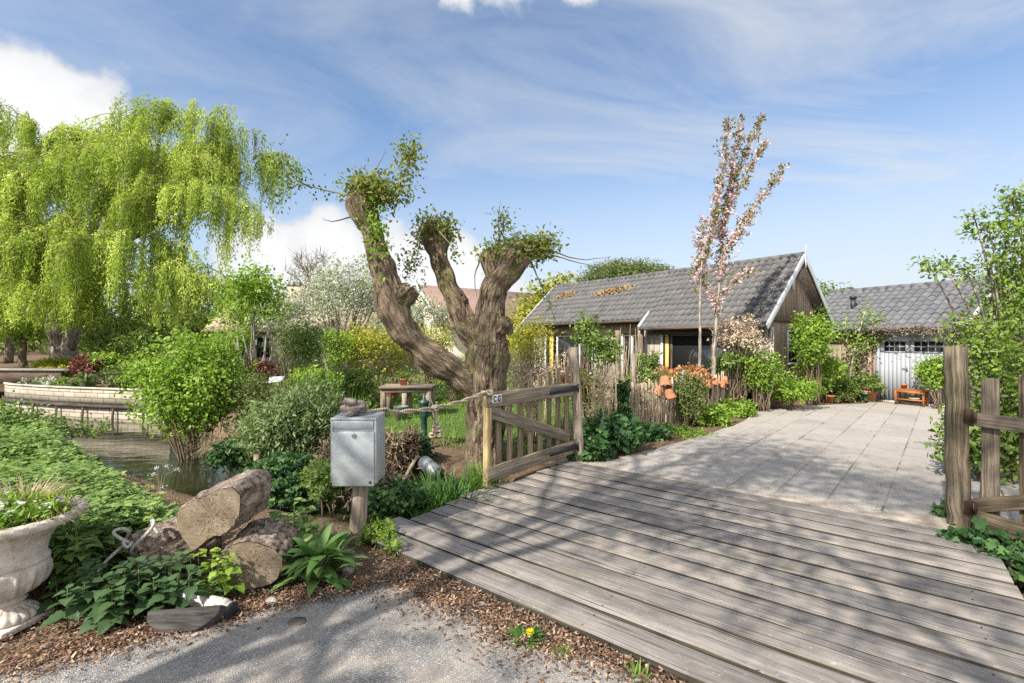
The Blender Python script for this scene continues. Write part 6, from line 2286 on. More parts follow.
clump('strap_leaf_clump', 'lush green strap-leaved clump between the pollard foot and the bridge', 'plant', (-0.74, 5.70, -0.25), 380, 0.32, 0.66, 0.028, 'strap', 0.34, (0.8, 2.2), 0.7)
clump('strap_leaf_clump', 'smaller strap-leaved clump in front of the metal tube', 'plant', (-0.95, 5.35, -0.35), 220, 0.25, 0.55, 0.022, 'strap', 0.25, (0.8, 2.2), 0.7)
clump('grass_tuft', 'grass tuft at the foot of the gate stile', 'grass tuft', (-0.42, 6.15, -0.05), 260, 0.15, 0.4, 0.010, 'grass', 0.22, (0.6, 2.0), 0.7)
clump('grass_tuft', 'straw-coloured grass hanging over the water by the round bush', 'grass tuft', G(232, 452, -0.1), 400, 0.3, 0.7, 0.010, 'dry', 0.2, (1.5, 3.0), 0.9)
clump('tall_reed_clump', 'tall green reed blades behind the feathery bush', 'plant', W(338, 432, 8.2) - Vector((0, 0, .4)), 160, 0.7, 1.2, 0.018, 'strap', 0.3, (0.1, 0.5), 0.3)

for a in (('leafy_shrub', 'pale fresh shrub before the cream house, left of the white blossom', 'shrub', 284, 318, 13.5, 30, 26, 3600, 0.06, 'bloom_pale'),
          ('leafy_shrub', 'loose bright green shrub below the cream house windows', 'shrub', 232, 345, 13.0, 22, 22, 2600, 0.06, 'fresh'),
          ('leafy_shrub', 'bright shrub between the dark shrub and the yellow one', 'shrub', 338, 350, 13.0, 20, 24, 2600, 0.06, 'fresh'),
          ('leafy_shrub', 'low light green shrub beneath the dark shrub', 'shrub', 310, 380, 10.5, 30, 16, 3000, 0.055, 'fresh'),
          ('leafy_shrub', 'pale shrub in front of the red-tiled house, between the pollard limbs', 'shrub', 430, 318, 19.0, 26, 22, 3000, 0.07, 'bloom_pale'),
          ('leafy_shrub', 'light green shrub at the far edge of the lawn right of the table', 'shrub', 452, 372, 14.0, 22, 16, 2400, 0.06, 'fresh')):
    bush(*a, group='garden shrubs behind the mailbox', ks=13, s=0.36, surf=.3)

# lawn between the ditch and the house
sheet('lawn', [Vector((-6.5, 11.2, 0)), Vector((-2.0, 9.2, 0)), Vector((0.2, 8.4, 0)), Vector((1.2, 9.3, 0)), Vector((3.2, 14, 0)), Vector((1.0, 20, 0)), Vector((-9, 20, 0))], mat_noise('lawn_soil', [(0.3, (0.05, 0.075, 0.018)), (0.7, (0.10, 0.15, 0.03))], 3, bscale=40, bump=0.8), 0.002, None, 0.1, 6)
n = 26000
P = np.stack([rng.uniform(-6.5, 3.0, n), 7.6 + 12 * rng.random(n) ** 1.3, np.zeros(n)], 1)
dc, _, _ = seg_dist(P[:, 0], P[:, 1], CANAL)
P = P[(dc > 2.0) & (P[:, 1] > 7.5 - 0.45 * P[:, 0] * (P[:, 0] < 0)) & (P[:, 0] < (P[:, 1] - 7.2) * 0.75)]
P[:, 2] = height(P[:, 0], P[:, 1]) - 0.005
n = len(P)
o = blades('lawn_grass', M['grass'], P, rdir(n) * 0.55 + np.array([0, 0, 1]), rng.uniform(0.06, 0.16, n), 0.012, rng.uniform(0.3, 1.6, n), rng.random(n), 3)
tag(o, 'short bright green grass of the garden lawn', 'grass', None, 'stuff')

n = 30000
P = np.stack([rng.uniform(-24, 3.0, n), 8 + 22 * rng.random(n) ** 1.5, np.zeros(n)], 1)
dc, _, _ = seg_dist(P[:, 0], P[:, 1], CANAL)
P = P[(dc > 2.0) & ((P[:, 0] + 1.29) * V.x + (P[:, 1] - 4.29) * V.y > 2.4) & (P[:, 0] < (P[:, 1] - 8.5) * 0.6) & ((P[:, 0] < -3.2) | (P[:, 1] > 13))]
P[:, 2] = height(P[:, 0], P[:, 1]) + rng.random(len(P)) ** 2 * 0.28
n = len(P)
o = leaf_mesh('undergrowth', M['mid'], 'oval', P, rdir(n) + np.array([0, 0, .3]), rdir(n) * .7 + np.array([0, 0, 1]), rng.uniform(.06, .16, n), rng.random(n))
tag(o, 'low leafy undergrowth between the garden shrubs', 'undergrowth', None, 'stuff')

# ------------------------------------------------------------------ nettles on the left bank
def nettle_stalks(pos, hts, mat, name, size=0.10, parent=None, origin=None, tmpl='nettle', levels=6, width=1.15):
    P, D, N_, S, Vr = [], [], [], [], []
    for (x, y, z), h in zip(pos, hts):
        a0 = random.uniform(0, 6.28)
        lean = np.array([random.gauss(0, .12), random.gauss(0, .12), 1.0])
        tone = random.random() * 0.5
        for k in range(levels):
            f = (k + 1.0) / levels
            c = np.array([x, y, z]) + lean * h * (0.25 + 0.75 * f)
            for s in (0, math.pi):
                for q in ((0,) if k < levels - 1 else (0, math.pi / 2)):
                    a = a0 + k * math.pi / 2 + s + q + random.gauss(0, .25)
                    d = np.array([math.cos(a), math.sin(a), random.uniform(-.55, .25) + 0.35 * (f > .95)])
                    P.append(c + d * 0.015); D.append(d); N_.append((random.gauss(0, .2), random.gauss(0, .2), 1)); S.append(size * (1.15 - 0.55 * f ** 2) * random.uniform(.8, 1.2)); Vr.append(tone + 0.25 * f + random.random() * .3)
    return leaf_mesh(name, mat, tmpl, np.array(P), np.array(D), np.array(N_), np.array(S), np.array(Vr), parent, origin, width)


pos, hts = [], []
tries = 0
while len(pos) < 2700 and tries < 90000:
    tries += 1
    Y = 2.9 + 9.5 * random.random() ** 1.25
    px = random.uniform(-90, 190)
    x = (px - 512) / FPX * Y
    d, i, _ = seg_dist(np.array([x]), np.array([Y]), CANAL)
    w0 = np.interp(i[0], range(len(CW0)), CW0)
    if d[0] < w0 + 0.10: continue
    if (P0 - Vector((x, Y, 0))).dot(V) < -1.0: continue        # far side
    if (Vector((x, Y, 0)) - P0).dot(V) > 0.5: continue
    if Y < 4.0 and px > 70 and x > -3.0 and Y < 3.75: continue
    if math.hypot(x - UC.x, Y - UC.y) < 0.30: continue
    g = G(px, 640)
    if Y < 3.0 + 0.25 * (px / 100): continue
    if x > -2.05 and Y < 4.4: continue
    z = gz(x, Y)
    h = random.uniform(0.28, 0.52) + 0.16 * noise.noise(Vector((x, Y, 0))) + (0.12 if Y > 6 else 0)
    # the bank falls away to the water: shorter growth towards it
    lim = float(np.interp(px, [-90, 0, 40, 75, 100, 150, 175], [397, 409, 430, 454, 476, 506, 520])) + random.gauss(0, 7)
    h = min(h, (EYE - (lim - 341.5) / FPX * Y - z) * 0.95)
    if h < 0.14: continue
    pos.append((x, Y, z))
    hts.append(h)
o = nettle_stalks(pos, hts, M['nettle'], 'nettles', 0.092)
tag(o, 'mass of stinging nettles covering the left canal bank', 'nettles', None, 'stuff')


def nettle_plant(name, label, pts, h0, h1, mat, size, levels=6, group=None):
    c = Vector(pts[0]); c = Vector((c.x, c.y, gz(c.x, c.y)))
    t = thing(name, label, 'plant', c, group)
    hs_ = [random.uniform(h0, h1) for _ in pts]
    mb = MB()
    for p, h in zip(pts, hs_):
        mb.tube([(p[0], p[1], p[2] - .02), (p[0], p[1], p[2] + h)], [0.005, 0.003], 5)
    mb.build('stems', M['stemgreen'], t)
    nettle_stalks(pts, hs_, mat, 'leaves', size, t, None, 'nettle', levels, 1.3)
    return t


pts = [(-2.50 + random.gauss(0, .17), 3.14 + random.gauss(0, .07), 0.0) for _ in range(40)]
nettle_plant('nettle_plant', 'dark broad-leaved nettle clump in front of the log pile', pts, 0.14, 0.36, M['dknettle'], 0.105, 5)
pts = [(-2.06 + random.gauss(0, .06), 3.36 + random.gauss(0, .03), 0.0) for _ in range(7)]
nettle_plant('nettle_plant', 'yellowing nettle sprig between the two front logs', pts, 0.18, 0.36, M['fresh'], 0.085, 4)
pts = [(-1.72 + random.gauss(0, .12), 3.95 + random.gauss(0, .08), 0.0) for _ in range(9)]
nettle_plant('nettle_plant', 'nettle tuft behind the broad-leaved plant, right of the top log', pts, 0.3, 0.5, M['nettle'], 0.11, 6)


def comfrey():
    c = Vector((-1.46, 3.62, 0))
    t = thing('broad_leaved_plant', 'fresh broad-leaved comfrey plant right of the log pile', 'plant', c)
    n = 84
    P, D, L_ = [], [], []
    for i in range(n):
        a = 2.4 * i; el = random.uniform(0.25, 1.25)
        P.append((c.x + 0.06 * math.cos(a) + random.gauss(0, .05), c.y + 0.06 * math.sin(a), random.uniform(0.02, 0.22)))
        D.append((math.cos(a) * math.cos(el), math.sin(a) * math.cos(el), math.sin(el)))
        L_.append(random.uniform(0.17, 0.31))
    blades('leaves', M['comfrey'], P, D, np.array(L_), 0.10, rng.uniform(0.7, 1.9, n), rng.random(n), 7, t)
    mb = MB()
    for i in range(0, n, 2):
        mb.tube([(c.x, c.y, 0), P[i]], [0.008, 0.006], 5)
    mb.build('stalks', M['twig'], t)


comfrey()
bush('weed_clump', 'small yellow-green weeds at the foot of the mailbox post', 'plant', 374, 534, 4.35, 14, 8, 240, 0.045, 'fresh', 'oval', None, 0, ry=0.12, ks=6, zbase=0.0)
bush('weed_clump', 'low weed sprouting at the near left corner of the bridge', 'plant', 388, 545, 4.05, 9, 5, 130, 0.035, 'fresh', 'oval', None, 0, ry=0.08, ks=4, zbase=0.0)


def dandelion():
    c = G(524, 642)
    t = thing('dandelion', 'single yellow dandelion in flower at the road edge beside the bridge', 'flower', c)
    n = 60
    a = rng.uniform(0, 6.28, n); k = rng.uniform(0.5, 1.6, n)
    blades('leaves', M['strap'], np.stack([c.x + .03 * np.cos(a), c.y + .03 * np.sin(a), np.full(n, .005)], 1), np.stack([np.cos(a) * k, np.sin(a) * k, np.ones(n)], 1), rng.uniform(.06, .13, n), 0.018, rng.uniform(.6, 1.6, n), rng.random(n), 4, t)
    h = Vector((c.x + 0.035, c.y - 0.03, 0.075))
    mb = MB(); mb.tube([c, h], [0.003, 0.003], 5); mb.build('stem', M['twig'], t)
    P = np.repeat(np.array([tuple(h)]), 46, 0); a = rng.uniform(0, 6.28, 46)
    leaf_mesh('flower_head', M['yellowpetal'], 'slim', P, np.stack([np.cos(a), np.sin(a), rng.uniform(.05, 1.2, 46)], 1), rdir(46) * .2 + np.array([0, 0, 1]), 0.028, rng.random(46), t, None, 2.0)


dandelion()
for (px, py, s, lab) in ((562, 655, 0.05, 'tiny bright weed on the mulch right of the dandelion'), (640, 688, 0.09, 'small green weed at the road edge at the bottom of the picture')):
    c = G(px, py if py < 683 else 679)
    clump('weed', lab, 'weed', c, 60, 0.02, s, 0.008, 'grass', 0.05, (.5, 2), 1.2, None, 3)


def cow_parsley():
    b = W(160, 500, 4.6); b.z = gz(b.x, b.y)
    t = thing('cow_parsley', 'white-flowered cow parsley stem standing above the nettles at the water', 'flower', b)
    mb = MB()
    top = W(160, 478, 4.6)
    P = []
    for q in ((157, 468), (168, 466), (177, 469), (163, 487), (152, 474)):
        e = W(q[0], q[1], 4.6)
        mb.tube([b, b.lerp(top, .6), top.lerp(e, .3), e], [0.006, .005, .004, .002], 5)
        for _ in range(26):
            P.append(np.array(e) + rng.normal(size=3) * np.array([.018, .018, .008]))
    mb.build('stem', M['twig'], t)
    n = len(P)
    leaf_mesh('flower_heads', M['white'], 'flower', np.array(P), rdir(n) * np.array([1, 1, .2]), rdir(n) * .4 + np.array([0, 0, 1]), 0.014, rng.random(n), t)


cow_parsley()
# cow parsley and lacy growth along the top of the left bank
bush('weed_clump', 'tall lacy weeds rising from the nettles near the canal', 'plant', 75, 440, 9.2, 34, 26, 2600, 0.05, 'mid', 'oval', 'weeds on the left bank', 14, 0.006, 0.09, 0.2, ks=8, zbase=0.0)
bush('weed_clump', 'tall lacy weeds at the left edge below the footbridge', 'plant', 8, 425, 8.4, 34, 28, 2600, 0.06, 'nettle', 'oval', 'weeds on the left bank', 14, 0.006, 0.09, 0.2, ks=8, zbase=0.0)

# ------------------------------------------------------------------ leaf litter
def litter():
    P = []
    edge = [G(x, y) for x, y in road_px]
    for _ in range(21000):
        i = random.randrange(len(edge) - 1)
        p = edge[i].lerp(edge[i + 1], random.random())
        off = random.gauss(0.10, 0.16) if random.random() < .5 else random.uniform(-0.05, 0.75)
        nrm = Vector((0.35, 1, 0)).normalized() if p.x < -1.4 else Vector((.62, .78, 0))
        q = p + nrm * off + Vector((random.gauss(0, .05), random.gauss(0, .05), 0))
        r = q - P0
        if r.dot(V) > -0.01 and r.dot(U) > -0.15: continue
        P.append((q.x, q.y, max(0.008, gz(q.x, q.y)) + random.uniform(0, .018)))
    for _ in range(1500):                     # thinner spread on the asphalt by the bridge
        q = B(random.uniform(0, 4), -abs(random.gauss(0, .22)) - .02)
        P.append((q.x, q.y, 0.009 + random.uniform(0, .012)))
    P = np.array(P); n = len(P)
    o = leaf_mesh('leaf_litter', M['chips'], 'chip', P, rdir(n) * np.array([1, 1, .25]), rdir(n) * .35 + np.array([0, 0, 1]), rng.uniform(0.008, 0.034, n) * rng.uniform(0.6, 1.2, n), rng.random(n) ** 1.3)
    tag(o, 'brown leaf litter and wood chips along the road edge', 'leaf litter', None, 'stuff')
    # sparse bits on the deck and drive
    P = []
    for _ in range(420):
        q = B(random.uniform(-.05, 4.4), random.uniform(0, 7) if random.random() < .5 else random.uniform(3.3, 4.3)); P.append((q.x, q.y, 0.043 if (q - P0).dot(V) < 3.6 else 0.012))
    P = np.array(P); n = len(P)
    o = leaf_mesh('fallen_bits', M['chips'], 'chip', P, rdir(n) * np.array([1, 1, .1]), rdir(n) * .2 + np.array([0, 0, 1]), rng.uniform(0.008, 0.026, n), rng.random(n) * .6 + .4)
    tag(o, 'scattered dry bits lying on the bridge deck and drive', 'leaf litter', None, 'stuff')


litter()


def joint_weeds():
    P = []
    for _ in range(900):
        k = random.choice([3, 4, 5, 6, 7, 8, 9, 10])
        dn = -5.6 + 0.5 * k
        dl = 6.5 + random.random() ** 1.3 * 8
        if noise.noise(Vector((dl * 0.9, k * 3.7, 0))) < 0.12: continue
        q = DN * dn + DD * dl + DN * random.gauss(0, .012)
        if (q - P0).dot(V) < 3.9 or (q - F0_).dot(FN_) < 0.6: continue
        P.append((q.x, q.y, 0.006))
    P = np.array(P); n = len(P)
    o = blades('joint_weeds', M['grass'], P, rdir(n) * .9 + np.array([0, 0, 1]), rng.uniform(.015, .05, n), .006, rng.uniform(.5, 2, n), rng.random(n), 3)
    tag(o, 'tiny weeds growing in the joints of the paving', 'weeds', None, 'stuff')


F0_, FN_ = Vector((1.55, 8.35, 0)), Vector((0.707, -0.707, 0))
joint_weeds()


# ------------------------------------------------------------------ stick fence and the border in front of the house
F0, F1 = Vector((1.55, 8.35, 0)), Vector((6.35, 13.15, 0))
FD = (F1 - F0).normalized(); FL = (F1 - F0).length; FN = Vector((FD.y, -FD.x, 0))


def fs_(px):
    k = (px - 512) / FPX
    return (k * F0.y - F0.x) / (FD.x - k * FD.y)


def stick_fence():
    t = thing('stick_fence', 'fence of rough upright hazel sticks bordering the drive', 'fence', F0)
    n = 98
    for i in range(n):
        s = FL * (0.06 + 0.94 * (i + random.uniform(-.3, .3)) / n)
        p = F0 + FD * s
        h = 0.95 + random.uniform(-.14, .12)
        q = p + FD * random.gauss(0, .05) + FN * random.gauss(0, .03) + Vector((0, 0, h))
        mb = MB()
        r = random.uniform(0.013, 0.024)
        mb.tube(curve_pts(p + FN * random.uniform(-.03, .03) - Vector((0, 0, .03)), q, 4, 0, 0.012), [r * 1.05, r, r, r * .95, r * .9], 7, jit=0.06)
        mb.build('stick', M['stick'], t, smooth=True)
    for z in (0.35, 0.72):
        mb = MB()
        pts = [F0 + FD * (FL * k / 30) + FN * (0.035 * (-1) ** k) + Vector((0, 0, z + random.uniform(-.02, .02))) for k in range(31)]
        mb.tube(pts, 0.012, 6); mb.build('rail', M['stick'], t, smooth=True)
    return t


stick_fence()


def terracotta(px, py, s_off, tilt, r, lab, grp):
    s = fs_(px)
    p = F0 + FD * s + FN * s_off
    z = EYE - (py - 341.5) / FPX * p.y
    c = Vector((p.x, p.y, z))
    mb = MB()
    h = r * 1.75
    prof = [(r * .62, h * .5), (r * .66, h * .49), (r * .93, -h * .22), (r * .94, -h * .23), (r * 1.06, -h * .23), (r * 1.07, -h * .5), (r * .98, -h * .5), (r * .9, -h * .1), (r * .55, h * .44), (0, h * .44)]
    mb.lathe(prof, (0, 0, 0), 24)
    o = mb.build('terracotta_pot', M['terra'], None, (0, 0, 0), smooth=False)
    o.location = c
    o.rotation_euler = (tilt[0], tilt[1], random.uniform(0, 6))
    b = o.modifiers.new('bevel', 'BEVEL'); b.width = 0.006; b.segments = 2; b.limit_method = 'ANGLE'
    tag(o, lab, 'flowerpot', grp)


for a in ((664, 382, .02, (.35, -.3), .125, 'upended terracotta pot, the topmost of the left cluster of three on the stick fence'),
          (655, 391, .05, (.2, .45), .105, 'upended terracotta pot, lower left in the cluster of three on the stick fence'),
          (665, 394, .10, (-.25, .2), .115, 'upended terracotta pot, lower right in the cluster of three on the stick fence'),
          (698, 376, -.05, (.2, .1), .105, 'upended terracotta pot on the fence under the pale lantern, set highest of the right row'),
          (700, 384, .04, (.1, .25), .10, 'upended terracotta pot on the fence, leftmost low one of the right row'),
          (707, 383, .0, (.15, -.1), .115, 'upended terracotta pot on the fence just left of the cherry trunk'),
          (714, 381, .02, (-.1, .15), .10, 'upended terracotta pot on the fence right of the cherry trunk'),
          (719, 384, .08, (.3, .3), .095, 'upended terracotta pot, lower of the two at the right end of the row'),
          (724, 380, .0, (.15, -.3), .11, 'upended terracotta pot on the fence, last of its row on the right')):
    terracotta(*a, 'terracotta pots upended on the fence sticks')


def lantern():
    p = F0 + FD * fs_(698) - FN * 0.35
    z0 = 0.75
    t = thing('garden_lantern', 'small grey-capped lantern on a stake behind the fence pots', 'lantern', p)
    mb = MB(); mb.tube([p, p + Vector((0, 0, z0))], 0.02, 8); mb.build('stake', M['zinc'], t)
    mb = MB(); mb.lathe([(.05, z0), (.085, z0 + .03), (.09, z0 + .22), (.06, z0 + .26)], (p.x, p.y, 0), 16); mb.build('glass', M['milky'], t, smooth=True)
    mb = MB(); mb.lathe([(.10, z0 + .25), (.10, z0 + .27), (.05, z0 + .33), (.018, z0 + .36), (0, z0 + .39)], (p.x, p.y, 0), 16); mb.build('cap', M['zinc'], t)


lantern()

# border plants, from the gate to the gable
bush('ivy_mound', 'dark ivy swallowing the foot of the fence beside the left gate post', 'ivy', 606, 436, 7.9, 34, 20, 6500, 0.085, 'ivy', 'ivy', 'ivy along the drive edge', 6, ry=0.4, ks=9)
bush('ivy_mound', 'dark ivy spilling onto the bridge corner by the gate post', 'ivy', 590, 452, 7.35, 20, 10, 2000, 0.085, 'ivy', 'ivy', 'ivy along the drive edge', 2, ry=0.25, ks=7, zbase=0.0)
bush('ivy_mound', 'ivy running along the fence foot, right of the big ivy mound', 'ivy', 640, 436, 8.9, 26, 12, 3000, 0.075, 'ivy', 'ivy', 'ivy along the drive edge', 3, ry=0.35, ks=8)
bush('climbing_ivy', 'ivy climbing a dead stump in the stick fence', 'ivy', 622, 405, 8.6, 8, 26, 800, 0.065, 'ivy', 'ivy', None, 8, ks=6)
bush('leafy_shrub', 'low green herbs at the fence foot left of the olive bush', 'plant', 668, 433, 9.6, 20, 8, 1800, 0.05, 'mid', 'oval', 'plants at the fence foot', 3, ks=6)
bush('leafy_shrub', 'fresh green leafy perennials at the fence foot below the pots', 'plant', 706, 417, 10.6, 26, 13, 4600, 0.06, 'fresh', 'oval', 'plants at the fence foot', 8, ks=9, ry=.5)
bush('weed_clump', 'low green weeds on the soil strip between the ivy and the paving', 'weed', 690, 436, 9.3, 22, 5, 1500, 0.045, 'fresh', 'oval', 'plants at the fence foot', 0, ks=8, ry=.35, zbase=0.0)
bush('leafy_shrub', 'fresh green perennials at the right end of the stick fence', 'plant', 736, 410, 11.8, 16, 10, 2600, 0.06, 'fresh', 'oval', 'plants at the fence foot', 5, ks=7, ry=.5)
bush('olive_bush', 'rounded olive-green bush standing in front of the stick fence', 'bush', 688, 398, 10.2, 17, 24, 4200, 0.045, 'olive', 'oval', None, 16, 0.012, ks=9)
bush('orange_shrub', 'shrub with orange-red young leaves behind the fence', 'shrub', 680, 376, 11.6, 30, 12, 2300, 0.06, 'orange', 'oval', None, 14, ks=9)
bush('feathery_shrub', 'feathery yellow-green shrub behind the gate pickets', 'shrub', 530, 344, 9.3, 22, 34, 3600, 0.05, 'yellowgreen', 'slim', None, 24, 0.012, 0.13, 0.15, width=1.6, ks=14, s=0.35)
bush('dry_shrub', 'dry straw-coloured flower stalks behind the gate', 'plant', 530, 385, 8.8, 26, 24, 1900, 0.08, 'beige', 'slim', 'dry stalks behind the fence', 22, 0.007, 0.1, 0.3, 'twig_pale', ks=7)
bush('climber', 'glossy green climber on the post at the recessed front', 'climber', 587, 336, 12.2, 9, 18, 850, 0.085, 'mid', 'oval', None, 10, ks=8, cr=.14)
bush('climber', 'glossy green climber lower down beside the glazed door', 'climber', 604, 352, 11.5, 12, 14, 1300, 0.08, 'mid', 'oval', None, 10, ks=8, cr=.14)
bush('leafy_shrub', 'rounded green shrub behind the fence beside the glazed door', 'shrub', 647, 362, 12.0, 13, 10, 1300, 0.06, 'mid', 'oval', 'shrubs behind the fence', 10, ks=8)
bush('leafy_shrub', 'loose yellow-green shrub behind the left part of the fence', 'shrub', 582, 390, 8.6, 18, 22, 2200, 0.055, 'yellowgreen', 'oval', 'shrubs behind the fence', 14, ks=9)
bush('leafy_shrub', 'pale green shrub behind the fence, left of the orange one', 'shrub', 640, 385, 10.6, 30, 16, 3600, 0.055, 'mid', 'oval', 'shrubs behind the fence', 12, ks=9)
bush('red_shrub', 'few reddish blooms behind the gate pickets', 'shrub', 567, 385, 8.0, 9, 16, 500, 0.05, 'orange', 'oval', None, 8, ks=5)


def stalk_clump(name, label, base, n, h0, h1, spread, r=0.006, heads=True, mat='twig_pale', group=None):
    base = Vector(base)
    t = thing(name, label, 'plant', base, group)
    mb = MB(); P = []
    for _ in range(n):
        a = random.uniform(0, 6.28); k = spread * math.sqrt(random.random())
        b = base + Vector((k * math.cos(a), k * math.sin(a), 0))
        h = random.uniform(h0, h1)
        e = b + Vector((random.gauss(0, .10), random.gauss(0, .10), h))
        mb.tube(curve_pts(b, e, 4, 0, .02), [r, r, r * .8, r * .7, r * .5], 5, var=random.random())
        if heads:
            for _ in range(14):
                P.append(tuple(e + Vector((random.gauss(0, .035), random.gauss(0, .035), random.gauss(-.06, .07)))))
    mb.build('stalks', M[mat], t, smooth=True)
    if heads:
        n = len(P)
        leaf_mesh('seed_heads', M['beige'], 'slim', np.array(P), rdir(n) + np.array([0, 0, .6]), rdir(n), 0.06, rng.random(n), t, None, 1.5)
    return t


stalk_clump('dry_stalks', 'tall dry straw stalks standing in the border before the recessed front', Vector((2.55, 10.6, 0)), 22, 1.2, 2.3, 0.22, .006, False)
stalk_clump('dry_stalks', 'dry straw stalks just right of the tall gate post', Vector((1.45, 8.0, 0)), 60, 0.6, 1.35, 0.30)
stalk_clump('dry_stalks', 'dry stalks behind the fence, left of the terracotta cluster', Vector((2.3, 9.2, 0)), 50, 0.6, 1.1, 0.45)
stalk_clump('dry_stalks', 'dry stalks against the left wall of the house behind the gate', Vector((0.9, 10.5, 0)), 26, 0.9, 1.6, 0.4)
for (px, Y, h, r, lab) in ((633, 10.2, 1.55, .055, 'bare pale wooden pole standing behind the dry stalks'), (610, 9.4, 1.25, .05, 'shorter bare wooden pole behind the left part of the fence')):
    x = (px - 512) / FPX * Y
    mb = MB(); mb.tube([(x, Y, -.05), (x + .02, Y, h * .5), (x + .01, Y, h)], [r, r * .95, r * .9], 12, jit=.05)
    tag(mb.build('wooden_pole', M['postgrey'], None, (x, Y, 0), smooth=True), lab, 'pole')


# columnar cherry
def cherry():
    YC = 11.9
    b = W(712, 405, YC); b.z = 0
    t = thing('cherry_tree', 'slender upright cherry in pink blossom with bronze young leaves before the house', 'tree', b)
    mb = MB()
    r = random.Random(8)
    main = [(713, 408), (714, 350), (717, 310), (720, 275), (722, 240), (728, 205), (738, 170), (752, 140), (762, 116)]
    sec = [[(698, 408), (700, 350), (700, 300), (701, 270), (704, 250), (714, 225), (720, 190), (726, 150), (727, 120)],
           [(720, 275), (730, 245), (742, 222), (760, 200), (775, 180), (784, 165)],
           [(722, 240), (727, 200), (733, 165), (738, 140), (741, 118)],
           [(701, 290), (697, 265), (700, 240), (706, 215)],
           [(718, 300), (730, 285), (742, 275), (752, 268)],
           [(702, 265), (713, 235), (717, 205), (720, 180)],
           [(726, 215), (738, 190), (752, 165), (764, 145), (768, 140)],
           [(718, 310), (708, 290), (700, 275)],
           [(726, 250), (740, 235), (752, 212)]]
    P, Vb, PB = [], [], []

    def run(pts, r0, r1, dy):
        q = [W(x, y, YC + dy * i / len(pts)) for i, (x, y) in enumerate(pts)]
        q[0].z = max(q[0].z, 0.0)
        mb.tube(q, [r0 + (r1 - r0) * i / (len(q) - 1) for i in range(len(q))], 7)
        return q

    def dress(q, dens, w_, ztop):
        for i in range(len(q) - 1):
            L = (q[i + 1] - q[i]).length
            for _ in range(int(L * dens * 1.7)):
                p = q[i].lerp(q[i + 1], r.random())
                if p.z < 1.9: continue
                f = (p.z - 1.9) / (ztop - 1.9)
                ww = w_ * (1 - 0.55 * f) * (0.4 if r.random() < .45 else 1)
                c = p + Vector((r.gauss(0, ww), r.gauss(0, ww), r.gauss(0, ww * .8)))
                green = r.random() < 0.30 + 0.40 * max(0, f) ** 1.5
                for _ in range(9 if not green else 7):
                    (PB if green else P).append(tuple(c + Vector((r.gauss(0, .035), r.gauss(0, .035), r.gauss(0, .035)))))
    qm = run(main, .062, .006, 0.2)
    dress(qm[3:], 26, 0.13, 7.6)
    for i, s in enumerate(sec):
        q = run(s, .04 if i == 0 else .016, .005, r.uniform(-.4, .4))
        dress(q[3:] if i == 0 else q, 30, 0.11, 7.6)
    mb.build('trunk', M['bark_grey'], t, smooth=True)
    n = len(P); leaf_mesh('blossom', M['pink'], 'flower', np.array(P), rdir(n), rdir(n) + np.array([0, -.3, .3]), rng.uniform(.045, .075, n), rng.random(n), t)
    n = len(PB); leaf_mesh('young_leaves', M['bronze'], 'oval', np.array(PB), rdir(n) + np.array([0, 0, .3]), rdir(n) + np.array([0, 0, .6]), rng.uniform(.05, .085, n), rng.random(n), t)


cherry()

bush('hydrangea', 'beige dried-flower shrub under the right end of the eave', 'shrub', 738, 336, 12.4, 24, 20, 3000, 0.055, 'beige', 'oval', None, 26, 0.01, ks=10)
bush('leafy_shrub', 'dark green shrub under the big dark window', 'shrub', 728, 362, 12.3, 14, 10, 1700, 0.07, 'mid', 'oval', 'shrubs before the gable', 6, ks=6)
bush('leafy_shrub', 'bright green shrub at the house corner below the meter box', 'shrub', 762, 372, 12.4, 19, 28, 3800, 0.065, 'fresh', 'oval', 'shrubs before the gable', 14, ks=10)
bush('leafy_shrub', 'low bright green ground shrub along the gable foot', 'shrub', 790, 392, 12.7, 26, 13, 3800, 0.065, 'fresh', 'oval', 'shrubs before the gable', 8, ks=9)
bush('leafy_shrub', 'tall bright green shrub climbing the gable wall', 'shrub', 813, 342, 13.6, 18, 34, 3900, 0.075, 'fresh', 'oval', 'shrubs before the gable', 18, ks=11)
bush('leafy_shrub', 'bright green shrub right of the gable by the brown wall', 'shrub', 822, 372, 14.3, 18, 22, 3400, 0.07, 'fresh', 'oval', 'shrubs before the gable', 12, ks=9)
bush('leafy_shrub', 'small dark shrub at the foot of the brown garage wall', 'shrub', 840, 386, 14.6, 16, 14, 2200, 0.06, 'mid', 'oval', 'shrubs before the gable', 8, ks=7)
bush('ivy_mound', 'ivy strip at the paving edge below the brown garage wall', 'ivy', 842, 397, 14.4, 22, 6, 1500, 0.06, 'olive', 'oval', None, 3, ks=7, ry=.3)


